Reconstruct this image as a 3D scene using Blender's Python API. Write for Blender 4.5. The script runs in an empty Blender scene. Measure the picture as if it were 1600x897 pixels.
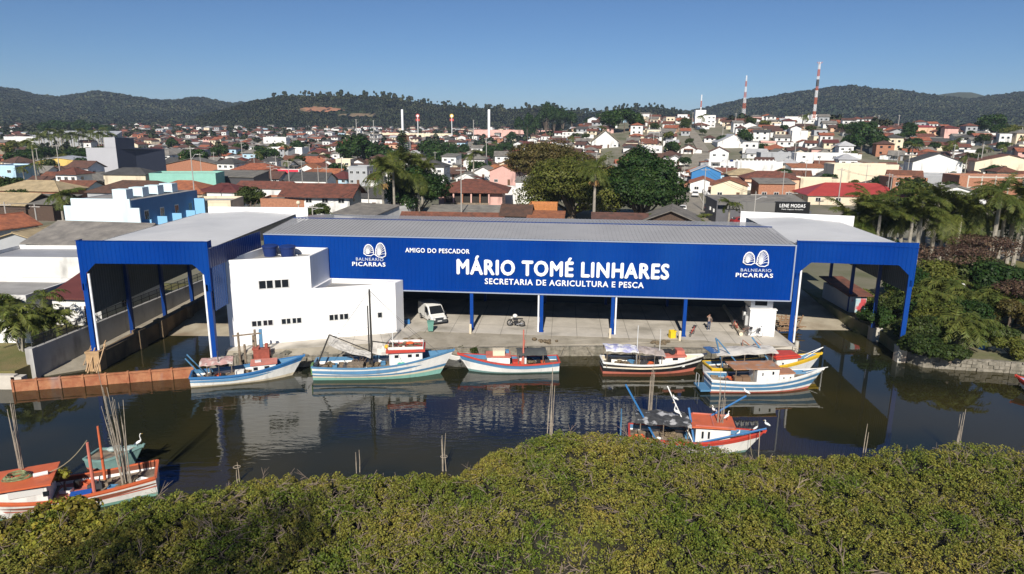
import bpy, math, random
import numpy as np
from mathutils import Vector, Matrix
random.seed(7); rng = np.random.default_rng(7)
SC = bpy.context.scene; COL = SC.collection
# ---------------- camera, sky, sun, exposure ----------------
HAZE = 0.00010
F = 1067.0; PITCH = math.radians(13.2); ROLL = math.radians(0.5); CAMZ = 22.0
fw = Vector((0, math.cos(PITCH), -math.sin(PITCH)))
_r0 = Vector((1, 0, 0)); _u0 = Vector((0, math.sin(PITCH), math.cos(PITCH)))
rt = _r0*math.cos(ROLL) + _u0*math.sin(ROLL); up = _u0*math.cos(ROLL) - _r0*math.sin(ROLL)
cam = bpy.data.cameras.new('camera'); cam.sensor_width = 36; cam.lens = 36*F/1600; cam.clip_end = 20000; cam.clip_start = 0.5
co = bpy.data.objects.new('camera', cam); COL.objects.link(co)
M = Matrix((rt, up, -fw)).transposed().to_4x4(); M.translation = Vector((0, 0, CAMZ)); co.matrix_world = M
SC.camera = co
SUN_EL = math.radians(34); SUN_AZ = math.radians(186)
w = bpy.data.worlds.new("World"); SC.world = w; w.use_nodes = True
nt = w.node_tree; bg = nt.nodes['Background']; sk = nt.nodes.new('ShaderNodeTexSky'); sk.sky_type = 'NISHITA'
sk.sun_disc = False; sk.sun_elevation = SUN_EL; sk.sun_rotation = SUN_AZ; sk.air_density = 0.8; sk.dust_density = 0.0; sk.ozone_density = 9.0
nt.links.new(sk.outputs[0], bg.inputs[0]); bg.inputs[1].default_value = 0.056
sd = bpy.data.lights.new('sun', 'SUN'); sd.energy = 4.8; sd.angle = math.radians(0.5); sd.color = (1, .94, .85)
so = bpy.data.objects.new('sun', sd); COL.objects.link(so)
to_sun = Vector((math.sin(SUN_AZ)*math.cos(SUN_EL), math.cos(SUN_AZ)*math.cos(SUN_EL), math.sin(SUN_EL)))
so.rotation_euler = to_sun.to_track_quat('Z', 'Y').to_euler()
SC.view_settings.view_transform = 'Standard'; SC.view_settings.look = 'None'; SC.view_settings.exposure = 0.35; SC.view_settings.gamma = 1
SC.render.engine = 'CYCLES'; SC.cycles.max_bounces = 5; SC.cycles.diffuse_bounces = 2; SC.cycles.glossy_bounces = 3; SC.cycles.volume_bounces = 0
SC.cycles.transparent_max_bounces = 4; SC.cycles.use_denoising = True

# ---------------- placing helpers ----------------
def ray(x, y): return fw + rt*((x-800)/F) + up*((448.5-y)/F)
def G(x, y, z=1.5):
    d = ray(x, y); t = (z-CAMZ)/d.z
    return Vector((d.x*t, d.y*t, z))
def PX(p):
    v = Vector(p) - Vector((0, 0, CAMZ)); z = v.dot(fw)
    return (800+F*v.dot(rt)/z, 448.5-F*v.dot(up)/z) if z > 0 else (-9999, 0)
def onplane(x, y, A, B, off=0.0):
    A = Vector(A[:2]); B = Vector(B[:2]); L = (B-A).length; u = (B-A)/L; n = Vector((-u.y, u.x))
    d = ray(x, y); t = (A+n*off).dot(n)/(Vector(d[:2]).dot(n))
    p = Vector((0, 0, CAMZ)) + d*t
    return (Vector(p[:2])-A).dot(u), p.z
def smooth(a, b, x):
    t = min(1, max(0, (x-a)/(b-a))); return t*t*(3-2*t)
# ---------------- materials ----------------
MATS = {}
def mat(name, col, rough=0.7, noise=0.0, scale=3.0, metal=0.0, spec=0.5, bump=0.0, bscale=None, col2=None, island=0.0, stripes=None, emis=None, objvar=0.0, world=False, detail=4.0, dirt=None):
    if name in MATS: return MATS[name]
    m = bpy.data.materials.new(name); m.use_nodes = True; n = m.node_tree.nodes; l = m.node_tree.links
    b = n['Principled BSDF']; b.inputs['Base Color'].default_value = (*col, 1); b.inputs['Roughness'].default_value = rough
    b.inputs['Metallic'].default_value = metal; b.inputs['Specular IOR Level'].default_value = spec
    if emis: b.inputs['Emission Color'].default_value = (*emis[0], 1); b.inputs['Emission Strength'].default_value = emis[1]
    tc = n.new('ShaderNodeTexCoord')
    src = tc.outputs['Object']
    if world:
        g = n.new('ShaderNodeNewGeometry'); src = g.outputs['Position']
    cur = None
    if noise or col2:
        t = n.new('ShaderNodeTexNoise'); t.inputs['Scale'].default_value = scale; t.inputs['Detail'].default_value = detail; t.inputs['Roughness'].default_value = .65
        l.new(src, t.inputs['Vector'])
        r = n.new('ShaderNodeValToRGB'); r.color_ramp.elements[0].position = .36; r.color_ramp.elements[1].position = .66
        a = col; c = col2 if col2 else tuple(min(1, x*(1+noise)) for x in col)
        if not col2: a = tuple(x*(1-noise) for x in col)
        r.color_ramp.elements[0].color = (*a, 1); r.color_ramp.elements[1].color = (*c, 1)
        l.new(t.outputs['Fac'], r.inputs['Fac']); cur = r.outputs['Color']
    def mix(cur, fac, c2, mode='MIX'):
        x = n.new('ShaderNodeMix'); x.data_type = 'RGBA'; x.blend_type = mode
        if cur is None: x.inputs['A'].default_value = (*col, 1)
        else: l.new(cur, x.inputs['A'])
        if isinstance(c2, tuple): x.inputs['B'].default_value = (*c2, 1)
        else: l.new(c2, x.inputs['B'])
        if isinstance(fac, float): x.inputs['Factor'].default_value = fac
        else: l.new(fac, x.inputs['Factor'])
        return x.outputs['Result']
    if dirt:   # (colour, scale, low, high): streaks and stains
        t = n.new('ShaderNodeTexNoise'); t.inputs['Scale'].default_value = dirt[1]; t.inputs['Detail'].default_value = 6
        mp = n.new('ShaderNodeMapping'); mp.inputs['Scale'].default_value = (1, 1, .35); l.new(src, mp.inputs['Vector']); l.new(mp.outputs[0], t.inputs['Vector'])
        mr = n.new('ShaderNodeMapRange'); mr.inputs['From Min'].default_value = dirt[2]; mr.inputs['From Max'].default_value = dirt[3]; l.new(t.outputs['Fac'], mr.inputs['Value'])
        cur = mix(cur, mr.outputs['Result'], dirt[0])
    if stripes:  # (axis, frequency, darkness)
        wv = n.new('ShaderNodeTexWave'); wv.wave_type = 'BANDS'; wv.bands_direction = stripes[0]; wv.inputs['Scale'].default_value = stripes[1]
        wv.inputs['Distortion'].default_value = stripes[3] if len(stripes) > 3 else 0
        l.new(src, wv.inputs['Vector'])
        mr = n.new('ShaderNodeMapRange'); mr.inputs['To Min'].default_value = 1-stripes[2]; l.new(wv.outputs['Fac'], mr.inputs['Value'])
        cb = n.new('ShaderNodeCombineColor')
        for i in range(3): l.new(mr.outputs['Result'], cb.inputs[i])
        cur = mix(cur, 1.0, cb.outputs[0], 'MULTIPLY')
    if island or objvar:
        hs = n.new('ShaderNodeHueSaturation')
        if cur is None: hs.inputs['Color'].default_value = (*col, 1)
        else: l.new(cur, hs.inputs['Color'])
        if island:
            g2 = n.new('ShaderNodeNewGeometry'); o = g2.outputs['Random Per Island']; k = island
        else:
            g2 = n.new('ShaderNodeObjectInfo'); o = g2.outputs['Random']; k = objvar
        mr = n.new('ShaderNodeMapRange'); mr.inputs['To Min'].default_value = 1-k; mr.inputs['To Max'].default_value = 1+k; l.new(o, mr.inputs['Value']); l.new(mr.outputs['Result'], hs.inputs['Value'])
        m2 = n.new('ShaderNodeMath'); m2.operation = 'MULTIPLY'; m2.inputs[1].default_value = 7.31; l.new(o, m2.inputs[0])
        fr = n.new('ShaderNodeMath'); fr.operation = 'FRACT'; l.new(m2.outputs[0], fr.inputs[0])
        mr = n.new('ShaderNodeMapRange'); mr.inputs['To Min'].default_value = .5-k*.06; mr.inputs['To Max'].default_value = .5+k*.05; l.new(fr.outputs[0], mr.inputs['Value']); l.new(mr.outputs['Result'], hs.inputs['Hue'])
        cur = hs.outputs['Color']
    if cur is not None: l.new(cur, b.inputs['Base Color'])
    if bump:
        t = n.new('ShaderNodeTexNoise'); t.inputs['Scale'].default_value = bscale or scale*3; t.inputs['Detail'].default_value = 5; l.new(src, t.inputs['Vector'])
        bp = n.new('ShaderNodeBump'); bp.inputs['Strength'].default_value = bump; bp.inputs['Distance'].default_value = .1
        l.new(t.outputs['Fac'], bp.inputs['Height']); l.new(bp.outputs['Normal'], b.inputs['Normal'])
    MATS[name] = m; return m
# ---------------- mesh builder ----------------
class MB:
    def __init__(s): s.v = []; s.f = []; s.m = []
    def add(s, vs, fs, m=0):
        o = len(s.v); s.v += [tuple(x) for x in vs]; s.f += [tuple(o+i for i in f) for f in fs]; s.m += [m]*len(fs); return s
    def box(s, x0, x1, y0, y1, z0, z1, m=0):
        return s.add([(x0,y0,z0),(x1,y0,z0),(x1,y1,z0),(x0,y1,z0),(x0,y0,z1),(x1,y0,z1),(x1,y1,z1),(x0,y1,z1)],
                     [(0,3,2,1),(4,5,6,7),(0,1,5,4),(1,2,6,5),(2,3,7,6),(3,0,4,7)], m)
    def obox(s, c, size, rz=0, m=0, rx=0, ry=0):
        R = Matrix.Rotation(rz,3,'Z') @ Matrix.Rotation(ry,3,'Y') @ Matrix.Rotation(rx,3,'X'); c = Vector(c); h = [k/2 for k in size]
        vs = [c + R @ Vector((a*h[0], b*h[1], d*h[2])) for d in (-1,1) for a,b in ((-1,-1),(1,-1),(1,1),(-1,1))]
        return s.add(vs, [(0,3,2,1),(4,5,6,7),(0,1,5,4),(1,2,6,5),(2,3,7,6),(3,0,4,7)], m)
    def beam(s, p, q, w, h=None, m=0):
        p = Vector(p); q = Vector(q); d = q-p; L = d.length
        if L < 1e-5: return s
        R = d.to_track_quat('Z','Y').to_matrix(); h = h or w
        vs = [e + R @ Vector((a*w/2, b*h/2, 0)) for e in (p,q) for a,b in ((-1,-1),(1,-1),(1,1),(-1,1))]
        return s.add(vs, [(0,3,2,1),(4,5,6,7),(0,1,5,4),(1,2,6,5),(2,3,7,6),(3,0,4,7)], m)
    def tube(s, pts, r, n=6, m=0, cap=True):
        pts = [Vector(p) for p in pts]; k = len(pts); rs = r if isinstance(r,(list,tuple)) else [r]*k; vs = []; pr = None
        for i,p in enumerate(pts):
            d = (pts[min(i+1,k-1)]-pts[max(i-1,0)]).normalized()
            a = d.orthogonal().normalized() if pr is None else (pr - d*pr.dot(d)).normalized()
            pr = a; b = d.cross(a)
            vs += [p + (a*math.cos(2*math.pi*j/n) + b*math.sin(2*math.pi*j/n))*rs[i] for j in range(n)]
        fs = [(i*n+j, i*n+(j+1)%n, (i+1)*n+(j+1)%n, (i+1)*n+j) for i in range(k-1) for j in range(n)]
        if cap: fs += [tuple(range(n-1,-1,-1)), tuple((k-1)*n+j for j in range(n))]
        return s.add(vs, fs, m)
    def prism(s, poly, z0, z1, m=0, top=None):
        n = len(poly); z0s = z0 if isinstance(z0,(list,tuple)) else [z0]*n; z1s = z1 if isinstance(z1,(list,tuple)) else [z1]*n
        vs = [(p[0],p[1],z0s[i]) for i,p in enumerate(poly)] + [(p[0],p[1],z1s[i]) for i,p in enumerate(poly)]
        s.add(vs, [(i,(i+1)%n,n+(i+1)%n,n+i) for i in range(n)] + [tuple(range(n-1,-1,-1))], m)
        return s.add(vs[n:], [tuple(range(n))], m if top is None else top)
    def lathe(s, prof, n=12, c=(0,0,0), m=0):
        vs = [(c[0]+r*math.cos(2*math.pi*j/n), c[1]+r*math.sin(2*math.pi*j/n), c[2]+z) for r,z in prof for j in range(n)]; k = len(prof)
        return s.add(vs, [(i*n+j, i*n+(j+1)%n, (i+1)*n+(j+1)%n, (i+1)*n+j) for i in range(k-1) for j in range(n)] + [tuple(range(n-1,-1,-1)), tuple((k-1)*n+j for j in range(n))], m)
    def ball(s, c, r, m=0, n=10, sq=(1,1,1)):
        pr = []; vs = []
        K = max(4, n//2+1)
        for i in range(K+1):
            a = math.pi*i/K
            vs += [(c[0]+sq[0]*r*math.sin(a)*math.cos(2*math.pi*j/n), c[1]+sq[1]*r*math.sin(a)*math.sin(2*math.pi*j/n), c[2]-sq[2]*r*math.cos(a)) for j in range(n)]
        return s.add(vs, [(i*n+j, i*n+(j+1)%n, (i+1)*n+(j+1)%n, (i+1)*n+j) for i in range(K) for j in range(n)], m)
    def quad(s, a, b, c, d, m=0): return s.add([a,b,c,d], [(0,1,2,3)], m)
    def mesh(s, name, mats, sm=False):
        me = bpy.data.meshes.new(name); me.from_pydata(s.v, [], s.f)
        for m in (mats if isinstance(mats,(list,tuple)) else [mats]): me.materials.append(m)
        me.polygons.foreach_set('material_index', s.m)
        if sm: me.polygons.foreach_set('use_smooth', [True]*len(s.f))
        me.update(); return me
    def build(s, name, mats, parent=None, loc=None, rz=0, sm=False):
        return link(name, s.mesh(name, mats, sm), parent, loc, rz)
def link(name, me, parent=None, loc=None, rz=0):
    o = bpy.data.objects.new(name, me); COL.objects.link(o)
    if parent is not None: o.parent = parent
    if loc is not None: o.location = loc
    if rz: o.rotation_euler.z = rz
    return o
REG = []
def tag(o, label=None, cat=None, group=None, kind=None):
    if label: o['label'] = label
    if cat: o['category'] = cat
    if group: o['group'] = group
    if kind: o['kind'] = kind
    if label and kind is None: REG.append(o)
    return o
def thing(name, label, cat, loc, rz=0, group=None):
    return tag(link(name, None, None, loc, rz), label, cat, group)
def struct(name, mb, mats): return tag(mb.build(name, mats), kind='structure')
def copy_tree(o, parent=None):
    c = o.copy(); COL.objects.link(c)
    if parent is not None: c.parent = parent
    for ch in list(o.children): copy_tree(ch, c)
    return c
def fast_mesh(name, V, quads, mats, mi=None):
    me = bpy.data.meshes.new(name); nq = len(quads); k = quads.shape[1]
    me.vertices.add(len(V)); me.vertices.foreach_set('co', V.astype(np.float32).ravel())
    me.loops.add(nq*k); me.loops.foreach_set('vertex_index', quads.astype(np.int32).ravel())
    me.polygons.add(nq); me.polygons.foreach_set('loop_start', np.arange(0, nq*k, k, dtype=np.int32))
    for m in (mats if isinstance(mats,(list,tuple)) else [mats]): me.materials.append(m)
    if mi is not None: me.polygons.foreach_set('material_index', mi.astype(np.int32))
    me.update(calc_edges=True); return me
def leaf_cards(P, N, size, aspect=.6, jit=.7):
    """one pointed four-sided leaf per point P, facing about N"""
    n = len(P); N = N + rng.normal(0, jit, (n,3)); N /= np.linalg.norm(N,axis=1)[:,None]+1e-9
    A = np.cross(N, rng.normal(0,1,(n,3))); A /= np.linalg.norm(A,axis=1)[:,None]+1e-9; B = np.cross(N, A)
    s = (size*(rng.uniform(.6,1.35,n)))[:,None] if np.isscalar(size) else size[:,None]
    V = np.stack([P-A*s*.5, P+B*s*aspect*.5+N*s*.08, P+A*s*.5, P-B*s*aspect*.5+N*s*.08], 1).reshape(-1,3)
    return V, np.arange(4*n).reshape(n,4)
def vnoise(x, y, seed=0, sc=1.0):
    x = np.asarray(x)/sc; y = np.asarray(y)/sc
    r = np.random.default_rng(seed); out = 0
    for k in range(5):
        a = r.uniform(0,6.28); f = .6*1.7**k; p = r.uniform(0,6.28,2)
        out = out + np.sin(f*(x*math.cos(a)+y*math.sin(a))+p[0])*np.cos(f*(y*math.cos(a)-x*math.sin(a))*.9+p[1])/1.45**k
    return out/2.2
def fit_text(txt, parent, m, x0, x1, z0, z1, y=-.08, offset=0.02, name='lettering', shear=0, spacing=1.0, ext=.03, bold=0):
    cu = bpy.data.curves.new(name, 'FONT'); cu.body = txt; cu.offset = offset; cu.extrude = ext; cu.shear = shear; cu.space_character = spacing; cu.resolution_u = 3
    o = bpy.data.objects.new(name, cu); COL.objects.link(o); bpy.context.view_layer.update()
    me = bpy.data.meshes.new_from_object(o.evaluated_get(bpy.context.evaluated_depsgraph_get()))
    COL.objects.unlink(o); bpy.data.objects.remove(o)
    if bold:   # heavier strokes: the same outline laid a few millimetres over itself, shifted
        me0 = me; bmn = bpy.data.meshes.new(name); VV = [v.co.copy() for v in me0.vertices]; FF = [tuple(p.vertices) for p in me0.polygons]; A = []; B_ = []
        for i,(dx,dz) in enumerate(((0,0),(bold,0),(-bold,0),(0,bold*.8),(0,-bold*.8),(bold*.6,bold*.6),(-bold*.6,-bold*.6))):
            k = len(A); A += [(v.x+dx, v.y+dz, v.z+i*.004) for v in VV]; B_ += [tuple(q+k for q in f) for f in FF]
        bmn.from_pydata(A, [], B_); me = bmn
    n = len(me.vertices); c = np.empty(n*3, np.float32); me.vertices.foreach_get('co', c); c = c.reshape(-1,3)
    mn = c.min(0); mx = c.max(0)
    X = x0 + (c[:,0]-mn[0])/(mx[0]-mn[0])*(x1-x0)
    cap = 0.73 if z1 > 0 else 1
    Z = z0 + (c[:,1]-(mn[1] if mn[1] > -.1 else 0))*( (z1-z0)/(.705) )
    Y = y + c[:,2]
    me.vertices.foreach_set('co', np.stack([X,Y,Z],1).astype(np.float32).ravel()); me.materials.clear(); me.materials.append(m); me.update()
    return link(name, me, parent)
# colour set
white = mat('white_paint', (.80,.79,.76), .6, noise=.04, scale=.6, dirt=((.45,.42,.36), .5, .58, .85))
WCOL = dict(white=(.74,.73,.70), cream=(.72,.62,.45), pink=(.66,.40,.34), grey=(.36,.37,.38), beige=(.55,.47,.36), peach=(.7,.44,.28), yellow=(.68,.50,.14), sky=(.42,.6,.72), green=(.42,.55,.42))
WALL = {k: mat('wall_'+k, c, .8, noise=.05, scale=.5, dirt=(tuple(x*.45 for x in c), .45, .56, .8), objvar=.08) for k,c in WCOL.items()}
WALL['brick'] = mat('wall_brick', (.42,.19,.11), .85, noise=.18, scale=2.5, stripes=('Z',2.6,.25))
tile = lambda n,c,c2: mat(n, c, .85, col2=c2, scale=.9, stripes=('X', 1.3, .35, .4), objvar=.16, detail=8)
ROOF = {'orange tiled': tile('tile_orange', (.46,.16,.07), (.22,.08,.045)), 'brown tiled': tile('tile_brown', (.145,.07,.048), (.07,.043,.033)),
        'rust tiled': tile('tile_rust', (.24,.088,.05), (.10,.048,.032)), 'grey fibre': mat('roof_fibre', (.15,.14,.125), .9, col2=(.26,.24,.205), scale=.5, stripes=('X',1.1,.18), objvar=.2),
        'dark red': mat('roof_dred', (.13,.035,.03), .7, noise=.15, scale=.6, stripes=('X',.9,.2)), 'red metal': mat('roof_red', (.42,.06,.05), .45, noise=.1, scale=.4, stripes=('X',.8,.25)),
        'pale metal': mat('roof_pale', (.50,.50,.50), .45, noise=.12, scale=.4, stripes=('X',.6,.12), objvar=.12), 'tan': mat('roof_tan', (.40,.31,.18), .9, noise=.2, scale=.6, stripes=('X',.6,.15)),
        'flat': mat('roof_flat', (.30,.29,.27), .9, noise=.2, scale=.3, objvar=.2), 'charcoal': mat('roof_dark', (.07,.068,.065), .85, noise=.2, scale=.5, stripes=('X',1.1,.15))}
glass = mat('dark_glass', (.015,.018,.022), .12, spec=.6); frame_m = mat('window_frame', (.62,.62,.6), .5)
wood = mat('weathered_wood', (.22,.17,.12), .9, noise=.3, scale=4); dwood = mat('dark_wood', (.08,.05,.035), .85, noise=.3, scale=4)
conc = mat('concrete', (.53,.485,.415), .9, noise=.12, scale=.35, world=True, bump=.2, bscale=3, dirt=((.22,.20,.16), .25, .5, .75))
rust = mat('rust', (.30,.10,.045), .85, col2=(.42,.19,.09), scale=1.2, dirt=((.30,.22,.2), .5,.58,.75), bump=.3)
blueclad = mat('blue_cladding', (.0003,.036,.235), .6, noise=.05, scale=.4, spec=.06, dirt=((.004,.052,.26), .16, .45, .75), stripes=('X',.034,.07))
bluepost = mat('blue_post', (.001,.045,.25), .5, spec=.2); bluedark = mat('blue_side', (.001,.03,.16), .35)
black = mat('black_rubber', (.012,.012,.012), .7); dgrey = mat('dark_grey_metal', (.06,.06,.065), .5); lgrey = mat('light_grey', (.45,.45,.44), .6)
# ---------------- terrain ----------------
def azpx(x, y): return PX((x, y, CAMZ-.02*math.hypot(x,y)))[0]
def H(x, y):
    if y < 200: return 1.5
    r = math.hypot(x, y); a = x/y*F+800
    h = 25*smooth(270, 600, r)*smooth(800, 960, a)*(1-.25*smooth(1250, 1500, a))
    h *= 1-.75*smooth(640, 1000, r)
    h += (3*smooth(300, 900, r)+10*smooth(600, 1300, r))*(1-smooth(800,960,a))
    return 1.5 + h
def surf(px, py, it=12):
    """where the line of sight through a photo pixel meets the terrain"""
    d = ray(px, py); t = 80.0
    while t < 4000:
        p = Vector((0,0,CAMZ)) + d*t
        if p.z <= H(p.x, p.y): break
        t *= 1.01
    return Vector((p.x, p.y, H(p.x, p.y)))
def far_xyz(px, r, z=None):
    d = ray(px, 200); k = r/math.hypot(d.x, d.y); x, y = d.x*k, d.y*k
    return Vector((x, y, H(x, y) if z is None else z))
groundm = mat('ground_soil', (.24,.21,.165), .95, col2=(.10,.11,.05), scale=.05, world=True, detail=9, bump=.2, bscale=1)
grassm = mat('lawn', (.11,.125,.03), .95, col2=(.20,.155,.06), scale=.35, world=True, detail=9, bump=.5, bscale=8)
dirtm = mat('packed_dirt', (.36,.32,.25), .95, col2=(.25,.22,.165), scale=.6, world=True, detail=8, bump=.4, bscale=4)
asph = mat('asphalt', (.13,.125,.115), .9, noise=.12, scale=.3, world=True)
pave = mat('paver_street', (.27,.24,.19), .9, noise=.12, scale=.4, world=True, dirt=((.18,.16,.13),.2,.5,.8))
xs = np.concatenate([np.linspace(-9000,-1200,14)[:-1], np.linspace(-1200,1200,121), np.linspace(1200,9000,14)[1:]])
ys = np.concatenate([np.linspace(88,200,8)[:-1], np.linspace(200,1400,81), np.linspace(1400,12000,16)[1:]])
V = np.array([(x, y, H(x, y)) for y in ys for x in xs]); nx = len(xs)
Q = np.array([(j*nx+i, j*nx+i+1, (j+1)*nx+i+1, (j+1)*nx+i) for j in range(len(ys)-1) for i in range(nx-1)])
tag(link('ground', fast_mesh('ground', V, Q, groundm)), kind='structure')
# water
wm = bpy.data.materials.new('river_water'); wm.use_nodes = True; n = wm.node_tree.nodes; l = wm.node_tree.links; b = n['Principled BSDF']
b.inputs['Base Color'].default_value = (.012,.014,.007,1); b.inputs['Roughness'].default_value = .015; b.inputs['IOR'].default_value = 1.46
g = n.new('ShaderNodeNewGeometry')
t1 = n.new('ShaderNodeTexNoise'); t1.inputs['Scale'].default_value = .9; t1.inputs['Detail'].default_value = 3
mp = n.new('ShaderNodeMapping'); mp.inputs['Scale'].default_value = (.8,2.2,1); l.new(g.outputs['Position'], mp.inputs['Vector']); l.new(mp.outputs[0], t1.inputs['Vector'])
t2 = n.new('ShaderNodeTexNoise'); t2.inputs['Scale'].default_value = .055; t2.inputs['Detail'].default_value = 2; l.new(g.outputs['Position'], t2.inputs['Vector'])
mr = n.new('ShaderNodeMapRange'); mr.inputs['From Min'].default_value = .42; mr.inputs['From Max'].default_value = .56; mr.inputs['To Min'].default_value = .02; mr.inputs['To Max'].default_value = .42
l.new(t2.outputs['Fac'], mr.inputs['Value'])
bp = n.new('ShaderNodeBump'); bp.inputs['Distance'].default_value = .045; sx = n.new('ShaderNodeSeparateXYZ'); l.new(g.outputs['Position'], sx.inputs[0]); mx_ = n.new('ShaderNodeMapRange'); mx_.inputs['From Min'].default_value = 5; mx_.inputs['From Max'].default_value = 16; mx_.inputs['To Min'].default_value = 1; mx_.inputs['To Max'].default_value = .12; l.new(sx.outputs['X'], mx_.inputs['Value']); mw = n.new('ShaderNodeMapRange'); mw.inputs['From Min'].default_value = -13; mw.inputs['From Max'].default_value = -8; mw.inputs['To Min'].default_value = 0; mw.inputs['To Max'].default_value = .45; l.new(sx.outputs['X'], mw.inputs['Value']); ma = n.new('ShaderNodeMath'); ma.operation = 'MAXIMUM'; l.new(mr.outputs['Result'], ma.inputs[0]); l.new(mw.outputs['Result'], ma.inputs[1]); ml = n.new('ShaderNodeMath'); ml.operation = 'MULTIPLY'; l.new(ma.outputs[0], ml.inputs[0]); l.new(mx_.outputs['Result'], ml.inputs[1]); l.new(ml.outputs[0], bp.inputs['Strength']); l.new(t1.outputs['Fac'], bp.inputs['Height']); l.new(bp.outputs['Normal'], b.inputs['Normal'])
t3 = n.new('ShaderNodeTexNoise'); t3.inputs['Scale'].default_value = .09; l.new(g.outputs['Position'], t3.inputs['Vector'])
r3 = n.new('ShaderNodeValToRGB'); r3.color_ramp.elements[0].color = (.014,.017,.010,1); r3.color_ramp.elements[1].color = (.034,.029,.010,1); r3.color_ramp.elements[0].position=.4; r3.color_ramp.elements[1].position=.62
l.new(t3.outputs['Fac'], r3.inputs['Fac']); l.new(r3.outputs[0], b.inputs['Base Color'])
mb = MB(); mb.quad((-400,-60,0),(400,-60,0),(400,88.5,0),(-400,88.5,0)); struct('river_water', mb, wm)
mudm = mat('river_mud', (.09,.07,.045), .9, noise=.2, scale=.5, world=True)
mb = MB(); mb.prism([(-400,-60),(400,-60),(400,26),(60,30),(30,30),(4,31),(-8,28),(-30,23),(-400,10)], -1, .35); struct('near_bank', mb, mudm)
# ground behind and round the hangar; quay, banks, ramps
yard = mat('yard_concrete', (.30,.28,.235), .9, noise=.1, scale=.3, world=True, dirt=((.2,.18,.15),.2,.5,.8))
quay_line = [(-26.6,60.3),(-24.2,60.6),(-19.5,60.3),(-13,61.6),(-6.2,63.2),(2,63.9),(8.4,64.2),(19,63.5),(27.7,63.5)]
mb = MB()
mb.prism([(-26.9,61.0),(-20,62.0),(-11,64.4),(-9.5,67.9),(-4,67.45),(10.4,66.3),(19.4,65.6),(20.5,65.0),(27.9,63.75),(27.9,74),(27.9,88),(-26.9,88)], -1, 1.3); struct('quay_floor', mb, conc)
mb = MB()
for k in range(15): x = -9+k*2.6; mb.quad((x,66.9-.085*(x+4),1.305),(x+.05,66.9-.085*(x+4),1.305),(x+1.0,79,1.305),(x+.95,79,1.305))
for y in (70.5,74.2): mb.quad((-10,y+.5,1.305),(27,y-2.4,1.305),(27,y-2.35,1.305),(-10,y+.55,1.305))
struct('floor_joints', mb, mat('joint',(.22,.20,.17),.9))
mb = MB()   # earth strip between floor and quay wall
top = [(-26.9,61.02,1.29),(-20,62.02,1.29),(-11,64.42,1.29),(-9.5,67.92,1.29),(-4,67.47,1.29),(10.4,66.32,1.29),(19.4,65.62,1.29),(20.5,65.02,1.29),(27.9,63.77,1.29)]
qz = [.95,.95,.95,.95,.98,1.0,1.0,1.05,1.28]
for i in range(len(top)-1):
    a, c = quay_line[i], quay_line[i+1]
    mb.quad((a[0],a[1]+.35,qz[i]), (c[0],c[1]+.35,qz[i+1]), top[i+1], top[i])
struct('earth_strip', mb, dirtm)
stone = mat('rubble_stone', (.15,.135,.105), .95, col2=(.30,.27,.215), scale=2.2, world=True, bump=1.0, bscale=3.5, detail=6, dirt=((.07,.07,.05),.8,.5,.7))
def wallstrip(mb, pts, z1, th=.4, z0=-1, jit=.06):
    for (a, c) in zip(pts[:-1], pts[1:]):
        a = Vector(a); c = Vector(c); L = (c-a).length; k = max(1, int(L/.45)); u = (c-a)/L; nn = Vector((-u.y, u.x))
        for i in range(k):
            p = a+u*(L*i/k); q = a+u*(L*(i+1)/k)
            for zz in np.arange(0, z1, .33):
                e = random.uniform(-jit, jit); ze = min(z1, zz+.33)
                mb.obox(((p.x+q.x)/2+nn.x*(th/2+e), (p.y+q.y)/2+nn.y*(th/2+e), (zz+ze)/2), ((q-p).length*.97, th, (ze-zz)*.95), math.atan2(u.y,u.x)+random.uniform(-.05,.05))
        mb.beam((a.x+nn.x*.25,a.y+nn.y*.25,(z1+z0)/2-.02),(c.x+nn.x*.25,c.y+nn.y*.25,(z1+z0)/2-.02), th, z1-z0-.1)
def thingwall(name, label, cat, pts, z1, m, **k):
    mb = MB(); wallstrip(mb, pts, z1, **k); return tag(mb.build(name, m), label, cat)
thingwall('quay_wall', 'long rubble stone quay wall below the hangar floor, boats moored along it', 'wall', quay_line, 1.0, stone)
mb = MB(); mb.box(27.5,27.9,63.6,75,-1,1.31); tag(mb.build('channel_wall', conc), 'plain concrete side wall of the right slipway channel', 'wall')
# yard further back, ramps
mb = MB(); mb.prism([(-37.2,84.5),(-26.9,84.5),(-26.9,88.6),(-37.2,88.6)], -1, 1.5); struct('yard', mb, yard)
def ramp(name, x0, x1, y0, y1, z1, m):
    mb = MB(); mb.add([(x0,y0,-.35),(x1,y0,-.35),(x1,y1,z1),(x0,y1,z1)], [(0,1,2,3)]); struct(name, mb, m)
rampm = mat('ramp_concrete', (.40,.35,.26), .9, noise=.15, scale=.4, world=True, dirt=((.18,.12,.07),.25,.48,.75))
ramp('slipway_ramp', -37.2, -26.9, 66.2, 84.5, 1.5, rampm)
ramp('slipway_ramp', 27.9, 38.4, 70.6, 88.1, 1.5, rampm)
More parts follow.
